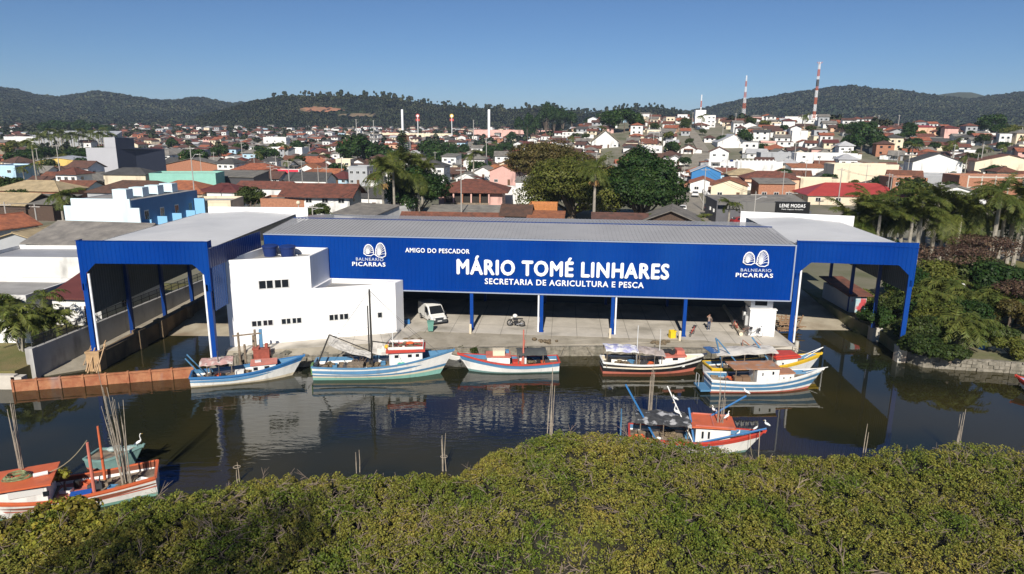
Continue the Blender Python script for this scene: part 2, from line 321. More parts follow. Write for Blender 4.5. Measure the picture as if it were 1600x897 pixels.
# left bank
mb = MB(); mb.prism([(-400,50),(-70,54.2),(-48,54.4),(-42.3,54.9),(-42.0,57),(-39.4,86),(-39.3,88.2),(-400,88.2)], -1, 1.4); struct('left_bank', mb, grassm)
mb = MB(); mb.prism([(-42.0,57.1),(-38.2,59.8),(-37.3,84.5),(-37.2,88.2),(-39.3,88.2),(-39.4,86)], [-1]*6, [.1,.2,1.3,1.5,1.5,1.3]); struct('mud_slope', mb, dirtm)
gw = mat('stained_render', (.40,.39,.37), .9, noise=.1, scale=.5, world=True, dirt=((.10,.09,.08),.45,.5,.72))
mb = MB(); mb.prism([(-42.2,56.8),(-41.85,56.8),(-39.0,86.5),(-39.3,86.5)], -1, 2.75); mb.box(-42.35,-41.7,56.5,57.1,-1,2.85)
tag(mb.build('retaining_wall', gw), 'long grey stained retaining wall running back beside the left slipway', 'wall')
mb = MB()
for k in range(22):
    t = k/21; x = -42.02+2.85*t; y = 57+29.3*t; mb.beam((x,y,2.75),(x,y,3.75), .05)
for z in (3.72, 2.85, 3.3): mb.beam((-42.02,57,z),(-39.17,86.3,z), .05)
for k in range(200):
    t = k/199; mb.beam((-42.02+2.85*t,57+29.3*t,2.85),(-42.02+2.85*t,57+29.3*t,3.7), .02)
tag(mb.build('railing', dgrey), 'black metal railing along the top of the grey retaining wall', 'railing')
bw = mat('brown_wall', (.20,.14,.08), .9, noise=.2, scale=.6, world=True, dirt=((.06,.045,.03),.5,.48,.7), bump=.3)
mb = MB(); mb.prism([(-38.2,59.6),(-37.5,59.6),(-36.3,84.5),(-37.1,84.5)], -1, [1.55,1.55,1.95,1.95])
for (x,y) in ((-37.35,65.6),(-37.1,69.3),(-36.9,75)): mb.box(x-.5,x+.45,y-.5,y+.5,-1,1.93)
tag(mb.build('channel_wall', bw), 'brown mud-stained low wall along the left slipway with piers', 'wall')
brickp = mat('pier_brick', (.42,.27,.14), .9, noise=.15, scale=1.5, dirt=((.2,.12,.06),.6,.5,.75))
mb = MB(); mb.box(-38.55,-37.35,58.7,59.7,-1,1.85); mb.box(-38.6,-37.3,58.65,59.75,1.7,1.87); tag(mb.build('corner_pier', brickp), 'tan square pier in the water under the left hangar corner post', 'pier')
mb = MB()
for k in range(16):
    a = G(random.uniform(128,152), random.uniform(566,584), .1); mb.beam(a, (a.x+random.uniform(.2,1.0), a.y+random.uniform(.6,1.4), random.uniform(1.3,2.5)), .1, .05)
tag(mb.build('driftwood', mat('pale_wood',(.45,.30,.17),.9,noise=.2,scale=3)), 'heap of pale bare planks leaning on the left corner pier', 'planks')
# rusty barrier
A = G(22,612,0); B = G(303,590,0); A = Vector((A.x,A.y)); B = Vector((B.x,B.y)); u = (B-A).normalized(); L = (B-A).length
t = thing('rusty_barrier', 'long rusty steel plate barrier standing in the water in front of the left slipway', 'barrier', (A.x,A.y,0), math.atan2(u.y,u.x))
k = 8
for i in range(k):
    mb = MB(); mb.box(L*i/k+.08, L*(i+1)/k-.08, -.03,.03,-1,.93); mb.box(L*i/k+.08, L*(i+1)/k-.08,-.1,.1,.86,1.0); mb.build('panel', rust, t)
for i in range(k+1):
    mb = MB(); mb.box(L*i/k-.08, L*i/k+.08,-.14,.14,-1,1.06); mb.build('post', rust, t)
mb = MB(); mb.box(-52,-41.9,54.2,54.7,-1,1.25); mb.box(-42.2,-41.3,54.2,54.9,-1,1.1); tag(mb.build('bank_wall', conc), 'short pale concrete wall at the edge of the left lawn', 'wall')
mb = MB(); mb.box(-90,-52.05,54.2,54.7,-1,1.2); tag(mb.build('bank_wall', conc), 'pale concrete river wall beyond the left edge of the lawn', 'wall')
# right bank
rb = [(38.3,88),(38.3,73.5),(39.3,70.3),(38.6,64.2),(39.4,62.1),(46.9,60.6),(52,59.6),(58,57.5),(90,52),(400,40)]
mb = MB(); mb.prism(rb[::1]+[(400,88)], -1, [1.5,1.4,1.2,1.1,1.0,1.0,1.0,1.0,1.2,1.5,1.5]); 
struct('right_bank', mb, mat('scrub_soil', (.10,.12,.04), .95, col2=(.20,.17,.10), scale=.5, world=True, detail=8, bump=.5))
thingwall('gabion_wall', 'low gabion stone wall along the water in front of the right garden', 'wall', [(38.5,63.2),(39.2,61.7),(46.9,60.2),(52,59.2),(60,56.8)], 1.1, stone, jit=.12)
thingwall('rubble_edge', 'rough dark rubble edge between the two right hangar piers', 'stones', [(39.0,72.3),(39.6,69.8),(38.9,64.3)], 1.0, stone, jit=.2, th=.5)
mb = MB(); mb.quad((50,76,1.51),(110,62,1.51),(160,100,1.53),(58,118,1.52))
struct('garden_lawn', mb, grassm)
# ---------------- hangar ----------------
FO = Vector((-4.18, 68.47)); FA = math.radians(-4.51); FU = Vector((math.cos(FA), math.sin(FA))); FN = Vector((-FU.y, FU.x))
def fp(u, v=0, z=0): p = FO + FU*u + FN*v; return Vector((p.x, p.y, z))
def clad(mb, u0, u1, zb, zt, y=0, pitch=.42, dep=.032, m=0, both=True):
    """ribbed sheet in the plane y: zb, zt may be functions of u"""
    zb_ = zb if callable(zb) else (lambda u: zb); zt_ = zt if callable(zt) else (lambda u: zt)
    us = []; k = 0; u = u0
    prof = [(0,0),(.5,0),(.6,-dep),(.9,-dep),(1,0)]
    while u < u1-1e-6:
        for a, d in prof[:-1]:
            if u+a*pitch < u1: us.append((u+a*pitch, y+d))
        u += pitch
    us.append((u1, y))
    for (a,da),(c,dc) in zip(us[:-1], us[1:]):
        mb.quad((a,da,zb_(a)),(c,dc,zb_(c)),(c,dc,zt_(c)),(a,da,zt_(a)), m)
hg = thing('boat_hangar', 'long blue ribbed steel fishing hangar with white lettering and open bays', 'hangar', (FO.x, FO.y, 0), FA)
wht = mat('sign_white', (.85,.85,.85), .5)
u0, u1 = -21.75, 31.95
mb = MB(); clad(mb, u0, u1, 5.4, 10.9); mb.build('cladding', blueclad, hg)
mb = MB(); mb.box(u0,u1,-.08,.06,5.28,5.4); mb.box(u0,u1,-.1,.25,10.9,11.0); mb.box(u1,u1+.12,-.08,.2,5.3,11.0); mb.build('trim', mat('trim_grey',(.30,.34,.42),.4), hg)
# shallow roof, ridge 9 m behind the front
rm = mat('hangar_roof', (.37,.36,.35), .45, noise=.06, scale=.3, spec=.5)
mb = MB()
pit = .42; k = int((u1-u0)/pit)
for i in range(k+1):
    a = u0+(u1-u0)*i/(k+1); c = u0+(u1-u0)*(i+1)/(k+1)
    for (p,q,dz) in ((a,a+.10,.035),(a+.10,c,0)):
        mb.quad((p,.2,11.0+dz),(q,.2,11.0+dz),(q,8.2,11.55+dz),(p,8.2,11.55+dz)); mb.quad((p,8.2,11.55+dz),(q,8.2,11.55+dz),(q,16.4,11.0+dz),(p,16.4,11.0+dz))
    pass
mb.build('roof', rm, hg)
mb = MB(); mb.box(u0,u1,8.1,8.3,11.56,11.64); mb.build('ridge_cap', bluedark, hg)
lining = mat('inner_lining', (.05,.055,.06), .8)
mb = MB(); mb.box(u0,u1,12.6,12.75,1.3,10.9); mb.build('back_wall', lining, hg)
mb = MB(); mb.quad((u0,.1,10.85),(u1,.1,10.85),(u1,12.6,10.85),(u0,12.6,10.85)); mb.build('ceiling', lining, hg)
for uu in (0, 7.265, 14.53, 21.8):
    mb = MB(); mb.box(uu-.17,uu+.17,.02,.5,1.3,5.5); mb.box(uu-.25,uu+.25,-.05,.55,1.3,1.36); mb.build('post', bluepost, hg)
for uu, sx in ((7.265,-.32),(14.53,.32)):
    mb = MB(); mb.tube([(uu+sx,.1,1.3),(uu+sx,.1,5.5)], .09, 8); mb.build('downpipe', wht, hg)
for uu in (0,7.265,14.53,21.8):
    mb = MB(); mb.box(uu-.15,uu+.15,12.0,12.3,1.3,10.8); mb.build('post', bluedark, hg)
def ft(txt, px0, px1, off, spacing=1.0):
    (xa,ya),(xb,yb),h = px0, px1, off
    a = onplane(xa, ya, fp(0), fp(1)); c = onplane(xb, yb, fp(0), fp(1)); return a, c
fit_text('MÁRIO TOMÉ LINHARES', hg, wht, -1.5, 19.95, 7.22, 8.72, y=-.13, offset=0, bold=.042, spacing=1.12)
fit_text('SECRETARIA DE AGRICULTURA E PESCA', hg, wht, 1.4, 17.5, 6.28, 6.87, y=-.13, offset=0, bold=.0225, spacing=1.12)
fit_text('AMIGO DO PESCADOR', hg, wht, -6.78, -.15, 9.39, 9.85, y=-.13, offset=0, bold=.0225, spacing=1.12)
def shells(cx, z0, w):
    mb = MB(); y = -.13
    def line(P, r=.035): mb.tube([(cx+p[0]*w, y, z0+p[1]*w) for p in P], r, 5)
    for (x0, x1, top, hz, ht) in ((-.5,-.06,.50,(-.32,.08),0), (.04,.5,.58,(.2,.02),1)):
        cxx = (x0+x1)/2
        out = []
        for k in range(15):
            a = math.pi*(1.12 - 1.18*k/14)
            out.append((cxx+(x1-x0)/2*math.cos(a)*(1+.04*(k%2)), hz[1]+.02+(top-hz[1])*max(0,math.sin(a))**.8 if math.sin(a)>0 else hz[1]+.02))
        line(out, .05)
        for k in range(1, 14):
            q = out[k]; m_ = ((q[0]+hz[0])/2-.02, (q[1]+hz[1])/2+.03); line([hz, m_, q], .026)
        line([(x0-.02,hz[1]+.02),(cxx-.1,hz[1]-.07),(cxx+.1,hz[1]-.08),(x1+.01,hz[1]+.0)], .05)
    line([(-.08,.06),(.0,.07),(.08,.03)], .04)
    return mb
shells(-9.98, 8.95, 2.25).build('emblem', wht, hg)
shells(28.28, 8.95, 2.4).build('emblem', wht, hg)
fit_text('BALNEARIO', hg, mat('sign_grey',(.55,.6,.7),.5), -11.98, -9.1, 8.42, 8.74, y=-.12, offset=.0, spacing=1.15)
fit_text('PICARRAS', hg, wht, -12.4, -8.9, 7.84, 8.26, y=-.14, offset=0, bold=.022, spacing=1.15)
fit_text('BALNEARIO', hg, MATS['sign_grey'], 26.9, 29.85, 8.26, 8.56, y=-.12, offset=.0, spacing=1.15)
fit_text('PICARRAS', hg, wht, 26.45, 30.05, 7.68, 8.09, y=-.14, offset=0, bold=.022, spacing=1.15)
# wings: built in their own frame, origin on the left front post
palem = mat('wing_roof', (.66,.655,.64), .55, noise=.04, scale=.25, world=True, dirt=((.50,.50,.50),.12,.5,.8))
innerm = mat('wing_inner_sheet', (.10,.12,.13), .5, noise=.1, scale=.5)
def wing(label, x0, y0, x1, y1, depth, ztl, ztr, zbl, zbr, zpost, tilt_back, feet, roofz, side_len, legz=7.5, ridge=.35):
    A = Vector((x0,y0)); B = Vector((x1,y1)); W = (B-A).length; ang = math.atan2(y1-y0, x1-x0)
    t = thing('slipway_shed', label, 'shed', (x0,y0,0), ang)
    zt = lambda u: ztl+(ztr-ztl)*u/W
    def zb(u):
        z = zbl+(zbr-zbl)*u/W
        e = .5; c = .95
        d = min(u, W-u)
        if d < e: return legz
        if d < e+c: return z-(1-(d-e)/c)*.95
        return z
    mb = MB(); clad(mb, 0, W, zb, zt, pitch=.38, dep=.03); mb.box(-.05,W+.05,-.08,.1,ztr-.0 if abs(ztl-ztr)<.01 else min(ztl,ztr)-.1,min(ztl,ztr)-.02); mb.build('fascia', blueclad, t)
    for s in (0, 1):
        xx = .02 if s == 0 else W-.02; mb = MB()
        mb.quad((xx,.02,legz),(xx,.9,legz),(xx,.9,zt(0)),(xx,.02,zt(0)))
        mb.build('fascia_return', blueclad, t)
    for s,(uu) in enumerate((0.28, W-.28)):
        mb = MB(); mb.box(uu-.2,uu+.2,.0,.42,feet[s],legz+.6); mb.box(uu-.3,uu+.3,-.1,.5,feet[s],feet[s]+.06)
        mb.build('post', bluepost, t)
    # sides
    k = int(depth/6.5)
    tb = tilt_back
    for j in range(1, k+1):
        for s,(uu) in enumerate((0.28, W-.28)):
            if s == side_len[0] and j*6.5 > side_len[1]: continue
            v = j*6.5; xo = tb*v
            mb = MB(); mb.box(uu-.17+xo,uu+.17+xo,v-.15,v+.2,side_len[2+s],10.9); mb.build('post', bluedark if j else bluepost, t)
    # roof: low gable, ridge along depth
    mb = MB(); n = int(depth/1.0)
    for i in range(n):
        a = .15+depth*i/n; c = .15+depth*(i+1)/n
        xa, xc = tb*a, tb*c
        e = 0
        mb.quad((xa-.1,a,roofz+e),(W/2+xa,a,roofz+ridge+e),(W/2+xc,c,roofz+ridge+e),(xc-.1,c,roofz+e)); mb.quad((W/2+xa,a,roofz+ridge+e),(W+.1+xa,a,roofz+e),(W+.1+xc,c,roofz+e),(W/2+xc,c,roofz+ridge+e)); q_ = .022; mb.quad((xa-.1,a,roofz+q_),(W/2+xa,a,roofz+ridge+q_),(W/2+xa,a+.06,roofz+ridge+q_),(xa-.1,a+.06,roofz+q_)); mb.quad((W/2+xa,a,roofz+ridge+q_),(W+.1+xa,a,roofz+q_),(W+.1+xa,a+.06,roofz+q_),(W/2+xa,a+.06,roofz+ridge+q_))
    mb.build('roof', palem, t)
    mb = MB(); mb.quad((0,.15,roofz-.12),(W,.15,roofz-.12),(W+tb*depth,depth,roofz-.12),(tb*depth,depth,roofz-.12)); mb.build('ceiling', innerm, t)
    return t, W, ang
lw, LW, LA = wing('tall blue slipway shed at the left end, open front, pale roof', -38.25, 59.05, -26.75, 59.05, 24.5, 12.0, 12.0, 9.95, 9.95, 5, 0.0, (1.85,1.2), 11.35, (1,10,1.5,1.3))
def side(parent, x, v0, v1, z0, z1, m, name='side_panel', xb=0.0):
    mb = MB(); pitch=.4; n = int((v1-v0)/pitch)
    for i in range(n):
        a = v0+(v1-v0)*i/n; c = v0+(v1-v0)*(i+.5)/n; d = v0+(v1-v0)*(i+1)/n
        f = lambda v: x+xb*(v-v0)
        mb.quad((f(a),a,z0),(f(c)+.05,c,z0),(f(c)+.05,c,z1),(f(a),a,z1)); mb.quad((f(c)+.05,c,z0),(f(d),d,z0),(f(d),d,z1),(f(c)+.05,c,z1))
    mb.box(min(x,x+xb*(v1-v0))-.03, max(x,x+xb*(v1-v0))+.03, v0, v1, z0-.12, z0) if abs(xb)<1e-6 else None
    return mb.build(name, m, parent)
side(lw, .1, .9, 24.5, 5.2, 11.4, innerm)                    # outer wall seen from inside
side(lw, LW, .0, 10.6, 9.6, 11.35, bluedark, xb=.075)          # inner side above the white block
side(lw, LW+.02, .4, 4.0, 5.6, 9.6, mat('blue_sheen',(.01,.06,.22),.25,metal=.6), xb=.02)
for uu, off, foot in ((.28,.38,1.9),(LW-.28,-.34,1.2)):
    mb = MB(); mb.tube([(uu+off,.15,foot),(uu+off,.15,9.0)], .1, 8); mb.build('downpipe', wht, lw)
rw, RW, RA = wing('tall blue slipway shed at the right end, open front, white roof', 28.05, 66.5, 38.15, 63.3, 20.0, 11.35, 11.75, 9.2, 9.55, 5, -0.22, (.9,1.6), 11.0, (0,3,1.3,1.5))
side(rw, RW-.1, .9, 19.5, 6.6, 11.0, innerm, xb=-.22)
mb = MB(); mb.tube([(.28+.36,.15,.9),(.28+.36,.15,8.4)], .1, 8); mb.build('downpipe', wht, rw)
mb = MB(); mb.box(-5.2,RW-2.6,20.0,20.15,8,11.75); mb.build('back_parapet', wht, rw)
mb = MB(); mb.box(.9,LW+1.6,24.6,24.75,8,12.15); mb.build('back_parapet', wht, lw)
# piers under the right shed
pm = mat('pier_concrete', (.50,.47,.40), .85, noise=.08, scale=1, dirt=((.40,.22,.10),1.2,.5,.8))
for nm,lab,(x,y),(a,z) in (('concrete_pier','pale square concrete pier under the outermost right hangar post',(37.95,63.5),(.42,1.62)),('concrete_pier','pale square concrete pier in the water under the second right hangar post',(39.0,70.3),(.5,1.5))):
    mb = MB(); mb.box(x-a,x+a,y-a,y+a,-1,z-.05); mb.box(x-a-.03,x+a+.03,y-a-.03,y+a+.03,z-.18,z); tag(mb.build(nm, pm), lab, 'pier')
mb = MB(); mb.lathe([(.3,-1),(.3,.95)],10,(28.35,66.65,0)); mb.lathe([(.2,-1),(.2,1.1)],10,(28.95,66.2,0)); tag(mb.build('concrete_pier', pm), 'pair of round concrete piles under the inner post of the right shed', 'pier')
mb = MB(); mb.box(-27.6,-26.5,58.8,59.8,-1,1.2); tag(mb.build('concrete_pier', stone), 'rough stone footing under the inner post of the left shed', 'pier')
# ---------------- white office block ----------------
A = Vector((-26.86,62.18)); Cc = Vector((-11.83,67.35)); D = Vector((-11.3,68.9)); Ef = Vector((-25.6,70.0))
ob = thing('white_block', 'stepped white rendered office block with strip windows beside the blue hangar', 'building', (A.x,A.y,1.3), math.atan2(Cc.y-A.y, Cc.x-A.x))
def loc(p): 
    d = Vector(p)-A; u = (Cc-A).normalized(); return (d.dot(u), d.dot(Vector((-u.y,u.x))))
WL = (Cc-A).length; d_, e_ = loc(D), loc(Ef); tb_ = loc((-19.0,69.45)); 
wm_ = mat('white_render', (.86,.85,.83), .7, noise=.02, scale=.5, dirt=((.62,.58,.52),.3,.6,.9))
def hollow(mb, poly, z1, zr, th=.18):
    """walls with parapet: outer prism to zr, parapet ring to z1"""
    n = len(poly); c = Vector((sum(p[0] for p in poly)/n, sum(p[1] for p in poly)/n))
    mb.prism(poly, 0, zr, 0, 1)
    inn = [tuple(Vector(p)+(c-Vector(p)).normalized()*th*1.6) for p in poly]
    for i in range(n):
        j = (i+1)%n; a,b2,c2,d2 = poly[i],poly[j],inn[j],inn[i]
        mb.prism([a,b2,c2,d2], zr-.01, z1)
TW = 7.75
mb = MB(); hollow(mb, [(0,0),(TW,0),tb_,e_], 8.4, 7.7); mb.build('tower_wall', [wm_, ROOF['flat']], ob)
mb = MB(); hollow(mb, [(TW+.003,.003),(WL,0),d_,(tb_[0]+.01,tb_[1]-.01)], 5.2, 4.7); mb.box(WL-.9,WL+.02,-.02,.6,5.15,5.32); mb.build('wall', [wm_, ROOF['flat']], ob)
def strip_window(x0, x1, z0, z1, n):
    mb = MB(); mb.box(x0-.05,x1+.05,-.05,.03,z0-.07,z0); mb.box(x0-.05,x1+.05,-.05,.03,z1,z1+.05)
    for i in range(n+1):
        x = x0+(x1-x0)*i/n; g2 = .045 if i != n//2 else .1
        if i in (0,n): g2 = .05
        mb.box(x-g2/1,x+g2/1,-.045,.03,z0,z1)
    f = mb.build('window', frame_m, ob); mb = MB(); mb.box(x0,x1,-.02,.02,z0,z1); mb.build('pane', glass, f)
ang_off = 0
strip_window(2.95,5.7,5.5,6.25,4); strip_window(2.05,4.0,1.85,2.35,4); strip_window(4.75,6.65,1.85,2.35,4); strip_window(9.25,11.15,1.85,2.4,4); strip_window(14.0,14.5,1.75,2.25,1)
fd = MB(); fd.obox((TW+.06,3.6,5.6),(.06,.9,2.0)); fd.build('door', lgrey, ob)
# water tanks
tankm = mat('tank_blue', (.01,.03,.14), .5)
def tank(p, lab):
    t = thing('water_tank', lab, 'water tank', p, random.random(), 'round blue water tanks on the white block')
    mb = MB(); mb.lathe([(.62,0),(.75,.85),(.8,.9),(.8,.98)],20); mb.build('tub', tankm, t)
    mb = MB(); mb.lathe([(.84,.98),(.84,1.06),(.6,1.16),(.2,1.22)],20); mb.build('lid', tankm, t)
    mb = MB(); mb.tube([(.6,-.2,.1),(.9,-.3,.1),(.9,-.3,-.02)],.04,5); mb.build('pipe', wht, t)
pt = G(423,400,9.0); tank((pt.x,pt.y,9.01), 'round blue water tank on the white block roof, nearer the left shed')
pt = G(450,401,9.0); tank((pt.x,pt.y,9.01), 'round blue water tank on the white block roof, nearer the emblem')
# small white cabin under the right end
sb = thing('pump_cabin', 'small white rendered cabin with a door under the right end of the hangar', 'cabin', (24.37,67.35,1.3), math.radians(-6))
mb = MB(); mb.box(0,2.55,0,2.2,0,2.75); mb.box(.1,2.3,.5,6,2.75,4.2); mb.build('wall', wm_, sb)
mb = MB(); mb.box(-.08,2.63,-.1,.5,2.75,2.85); mb.build('ledge', wm_, sb)
mb = MB(); mb.box(1.05,1.95,-.04,.0,.02,2.1,0); mb.box(1.0,2.0,-.02,.0,0,2.15,1); dd = mb.build('door', [wht, lgrey], sb)
mb = MB(); mb.box(1.12,1.3,-.07,-.04,1.0,1.06); mb.build('handle', black, dd)
mb = MB(); mb.box(.5,1.7,.45,.5,3.1,3.9); mb.build('window', glass, sb)
for k in range(3):
    mb = MB(); mb.box(-.3,-.02,.6+k*.9,1.2+k*.9,.9+.3*k,1.9+.2*k); mb.build('meter_box', [lgrey, frame_m, dgrey][k], sb)
# ---------------- boats ----------------
P_ = dict(blue=(.03,.15,.36), lblue=(.08,.21,.36), white=(.78,.77,.73), red=(.50,.055,.035), orange=(.58,.13,.05), black=(.012,.012,.014), teal=(.17,.29,.27), yellow=(.72,.46,.03), cream=(.72,.62,.45), sal=(.55,.17,.12), brown=(.20,.07,.04), seafoam=(.25,.50,.42), dblue=(.02,.05,.20))
def pm_(k): return mat('boat_'+k, P_[k], .5, noise=.07, scale=1.5, dirt=(tuple(c*.55+.04 for c in P_[k]), 1.4, .56, .78), bump=.08)
deckm = mat('deck_wood', (.26,.20,.14), .9, noise=.25, scale=3, dirt=((.08,.06,.05),1.5,.5,.7)); netm = mat('fishing_net', (.20,.15,.09), .95, noise=.5, scale=8, bump=1)
ropem = mat('rope', (.30,.25,.16), .95); canv = mat('faded_canvas', (.58,.55,.50), .9, noise=.06, scale=2, dirt=((.30,.27,.24),1.2,.5,.8), bump=.5)
polem = mat('bare_pole', (.33,.28,.22), .9, noise=.3, scale=3)
class Boat:
    def __init__(s, name, label, sp, bp, B, rake=1.3, fs=.75, fm=.55, fb=1.7, strips=None, rail='blue', deck=.35, cat='boat', group=None, transom=.78, inner='lblue', keel=-.35):
        s.B = B; st = G(*sp, 0); bw = G(*bp, 0); d = (bw-st).normalized(); nrm = Vector((-d.y, d.x, 0))
        if nrm.y < 0: nrm = -nrm
        st = st + nrm*(.38*B); s.Lw = (bw-st).length; s.L = s.Lw+rake; d = (bw-st).normalized()
        s.rz = math.atan2(d.y, d.x); s.t = thing(name, label, cat, (st.x, st.y, 0), s.rz, group)
        s.side = -1 if nrm.dot(Vector((-d.y,d.x,0))) > 0 else 1     # local y sign of the near side
        s.rake = rake; s.fs, s.fm, s.fb = fs, fm, fb; s.tr = transom; s.deckd = deck
        n = 28; rows = [(-.0,None)]
        strips = strips or [(.18,'red'),(.62,'white'),(.8,'blue'),(1,'white')]
        hs = [keel/ (fm)] + [0] + [f for f,_ in strips]
        mats = []; mi = [0]
        for _,c in strips: mats.append(pm_(c))
        mb = MB(); P = []
        for sg in (-1, 1):
            P = []
            for i in range(n+1):
                t = i/n; zs = s.zs(t); row = []
                for h in [0,None]+[f for f,_ in strips]:
                    if h == 0 and len(row)==0: z = keel; fr = -.25
                    elif h is None: z = 0; fr = 0
                    else: z = zs*h; fr = h
                    wd = s.w(t)*(.72+.28*max(0,fr)**.7 if fr >= 0 else .35)
                    if t > .9: wd *= 1-(t-.9)*0
                    x = s.x(t, max(0,z)/s.fb)
                    row.append((x, sg*max(.02,wd), z))
                P.append(row)
            for i in range(n):
                for j in range(len(P[0])-1):
                    q = (P[i][j],P[i+1][j],P[i+1][j+1],P[i][j+1])
                    mb.quad(*(q if sg<0 else q[::-1]), max(0, j-1))
            if sg == -1: PL = P
        # transom, inside of bulwark
        for j in range(len(P[0])-1): mb.quad(PL[0][j],P[0][j],P[0][j+1],PL[0][j+1], max(0,j-1))
        inn = len(mats); mats.append(pm_(inner))
        for sg in (-1,1):
            for i in range(n):
                a, c = i/n, (i+1)/n
                f = lambda t, z: (s.x(t, z/s.fb)-.04*0, sg*max(.01,s.w(t)-.07), z)
                mb.quad(f(a,s.zs(a)-.005), f(c,s.zs(c)-.005), f(c,s.zd(c)), f(a,s.zd(a)), inn)
        mb.quad((.06,-s.w(0)+.07,s.zd(0)),(.06,s.w(0)-.07,s.zd(0)),(.06,s.w(0)-.07,s.zs(0)),(.06,-s.w(0)+.07,s.zs(0)), inn)
        mb.build('hull', mats, s.t)
        mb = MB()
        for i in range(n):
            a, c = i/n, (i+1)/n; f = lambda t, sg: (s.x(t, s.zd(t)/s.fb), sg*max(.01,s.w(t)-.07), s.zd(t))
            mb.quad(f(a,-1), f(c,-1), f(c,1), f(a,1))
        mb.build('deck', deckm, s.t)
        mb = MB()
        for sg in (-1,1):
            pts = [(s.x(i/n, s.zs(i/n)/s.fb), sg*max(.02,s.w(i/n)-.02), s.zs(i/n)) for i in range(n+1)]
            for a,c in zip(pts[:-1],pts[1:]): mb.beam(a, c, .09 if cat=='boat' else .05, .15 if cat=='boat' else .07)
        mb.beam((0,-s.w(0),s.zs(0)),(0,s.w(0),s.zs(0)),.15,.1)
        mb.beam((s.x(1,1)-.05,0,s.fb-.1),(s.x(1,1)+.05,0,s.fb+.12),.14,.14)
        mb.build('gunwale', pm_(rail), s.t)
    def w(s, t):
        b = s.B/2; k = s.tr+(1-s.tr)*min(1,t/.4)**.8
        if t > .5: k *= max(0, 1-((t-.5)/.5)**2.3)
        return b*k
    def zs(s, t): return s.fm + (s.fs-s.fm)*(1-t)**2*1.0 + (s.fb-s.fm)*max(0,(t-.15)/.85)**2.4
    def zd(s, t): return max(.05, s.zs(t)-s.deckd)
    def x(s, t, zf): return t*s.Lw + s.rake*t**3*min(1.1,zf)
    def at(s, t, y=0, z=0): return (t*s.Lw, s.side*y*-1, s.zd(t)+z)   # y>0 away from the viewer
    def cabin(s, t0, t1, wd, h, wall='white', roof='orange', over=.15, windows=(), name='cabin', dz=-.05, slope=0, taper=.8, roofth=.09, round_=False, lean=0):
        x0, x1 = t0*s.Lw, t1*s.Lw; z0 = min(s.zd(t0), s.zd(t1))+dz; z1 = s.zd((t0+t1)/2)+h; w0 = wd/2; w1 = wd/2*taper
        poly = [(x0,-w0),(x1-lean,-w1),(x1-lean,w1),(x0,w0)]
        mb = MB(); mb.prism(poly, z0, [z1,z1+slope,z1+slope,z1]); c = mb.build(name, pm_(wall), s.t)
        mb = MB(); o = over; pr = [(x0-o,-w0-o),(x1-lean+o,-w1-o),(x1-lean+o,w1+o),(x0-o,w0+o)]
        zz = [z1+.005,z1+slope+.005,z1+slope+.005,z1+.005]
        mb.prism(pr, zz, [z+roofth for z in zz])
        if round_:
            mb.prism([(p[0]*.9+(x0+x1)/2*.1,p[1]*.7) for p in pr], [z+roofth-.01 for z in zz], [z+roofth+.09 for z in zz])
        mb.build('roof', pm_(roof), c)
        for (a, ww, zc, hh) in windows:    # on both sides
            mb = MB()
            for sg in (-1,1):
                yy = w0+(w1-w0)*(a-.0)/1; xx = x0+(x1-lean-x0)*a
                mb.obox((xx, sg*(yy+.012), z0+(z1-z0)*zc), (ww,.05,hh), -sg*math.atan2(w0-w1, x1-lean-x0))
            mb.build('window', glass, c)
        return c, z1
    def canopy(s, t0, t1, wd, z, m, posts=(0,1), droop=.06, tilt=0, name='canopy', y0=0):
        x0, x1 = t0*s.Lw, t1*s.Lw; mb = MB(); n = 8; zz = lambda i,j: z+tilt*(i/n)+ .05*math.sin(i*2.1+j*1.7)*(droop/.06) - .16*((j-2)/2)**2
        for i in range(n):
            for j in range(4):
                y = lambda j: y0-wd/2+wd*j/4; X = lambda i: x0+(x1-x0)*i/n
                q = [(X(i),y(j),zz(i,j)),(X(i+1),y(j),zz(i+1,j)),(X(i+1),y(j+1),zz(i+1,j+1)),(X(i),y(j+1),zz(i,j+1))]
                mb.quad(*q); mb.quad(*[(a,b_,c-.03) for a,b_,c in q[::-1]])
        for i in range(n):
            for j in (0,4):
                y = y0-wd/2+wd*j/4; X = lambda i: x0+(x1-x0)*i/n
                mb.quad((X(i),y,zz(i,j)-.1),(X(i+1),y,zz(i+1,j)-.1),(X(i+1),y,zz(i+1,j)),(X(i),y,zz(i,j)))
        c = mb.build(name, m, s.t)
        for p in posts:
            for sg in (-1,1):
                x = x0+(x1-x0)*(.04+.92*p); mb = MB(); mb.tube([(x,y0+sg*(wd/2-.05),s.zd(t0+(t1-t0)*p)-.02),(x,y0+sg*(wd/2-.05),z-.12+tilt*p)], .035, 6); mb.build('post', wood, c)
        return c
    def mast(s, t, h, m, r=.07, y=0, name='mast', lean=0, z0=None):
        z = s.zd(t) if z0 is None else z0; mb = MB(); mb.tube([(t*s.Lw,y,z),(t*s.Lw+lean,y,z+h)], [r,r*.7], 8); return mb.build(name, m, s.t)
    def spar(s, p, q, m, r=.05, name='spar'):
        mb = MB(); mb.tube([p,q], r, 6); return mb.build(name, m, s.t)
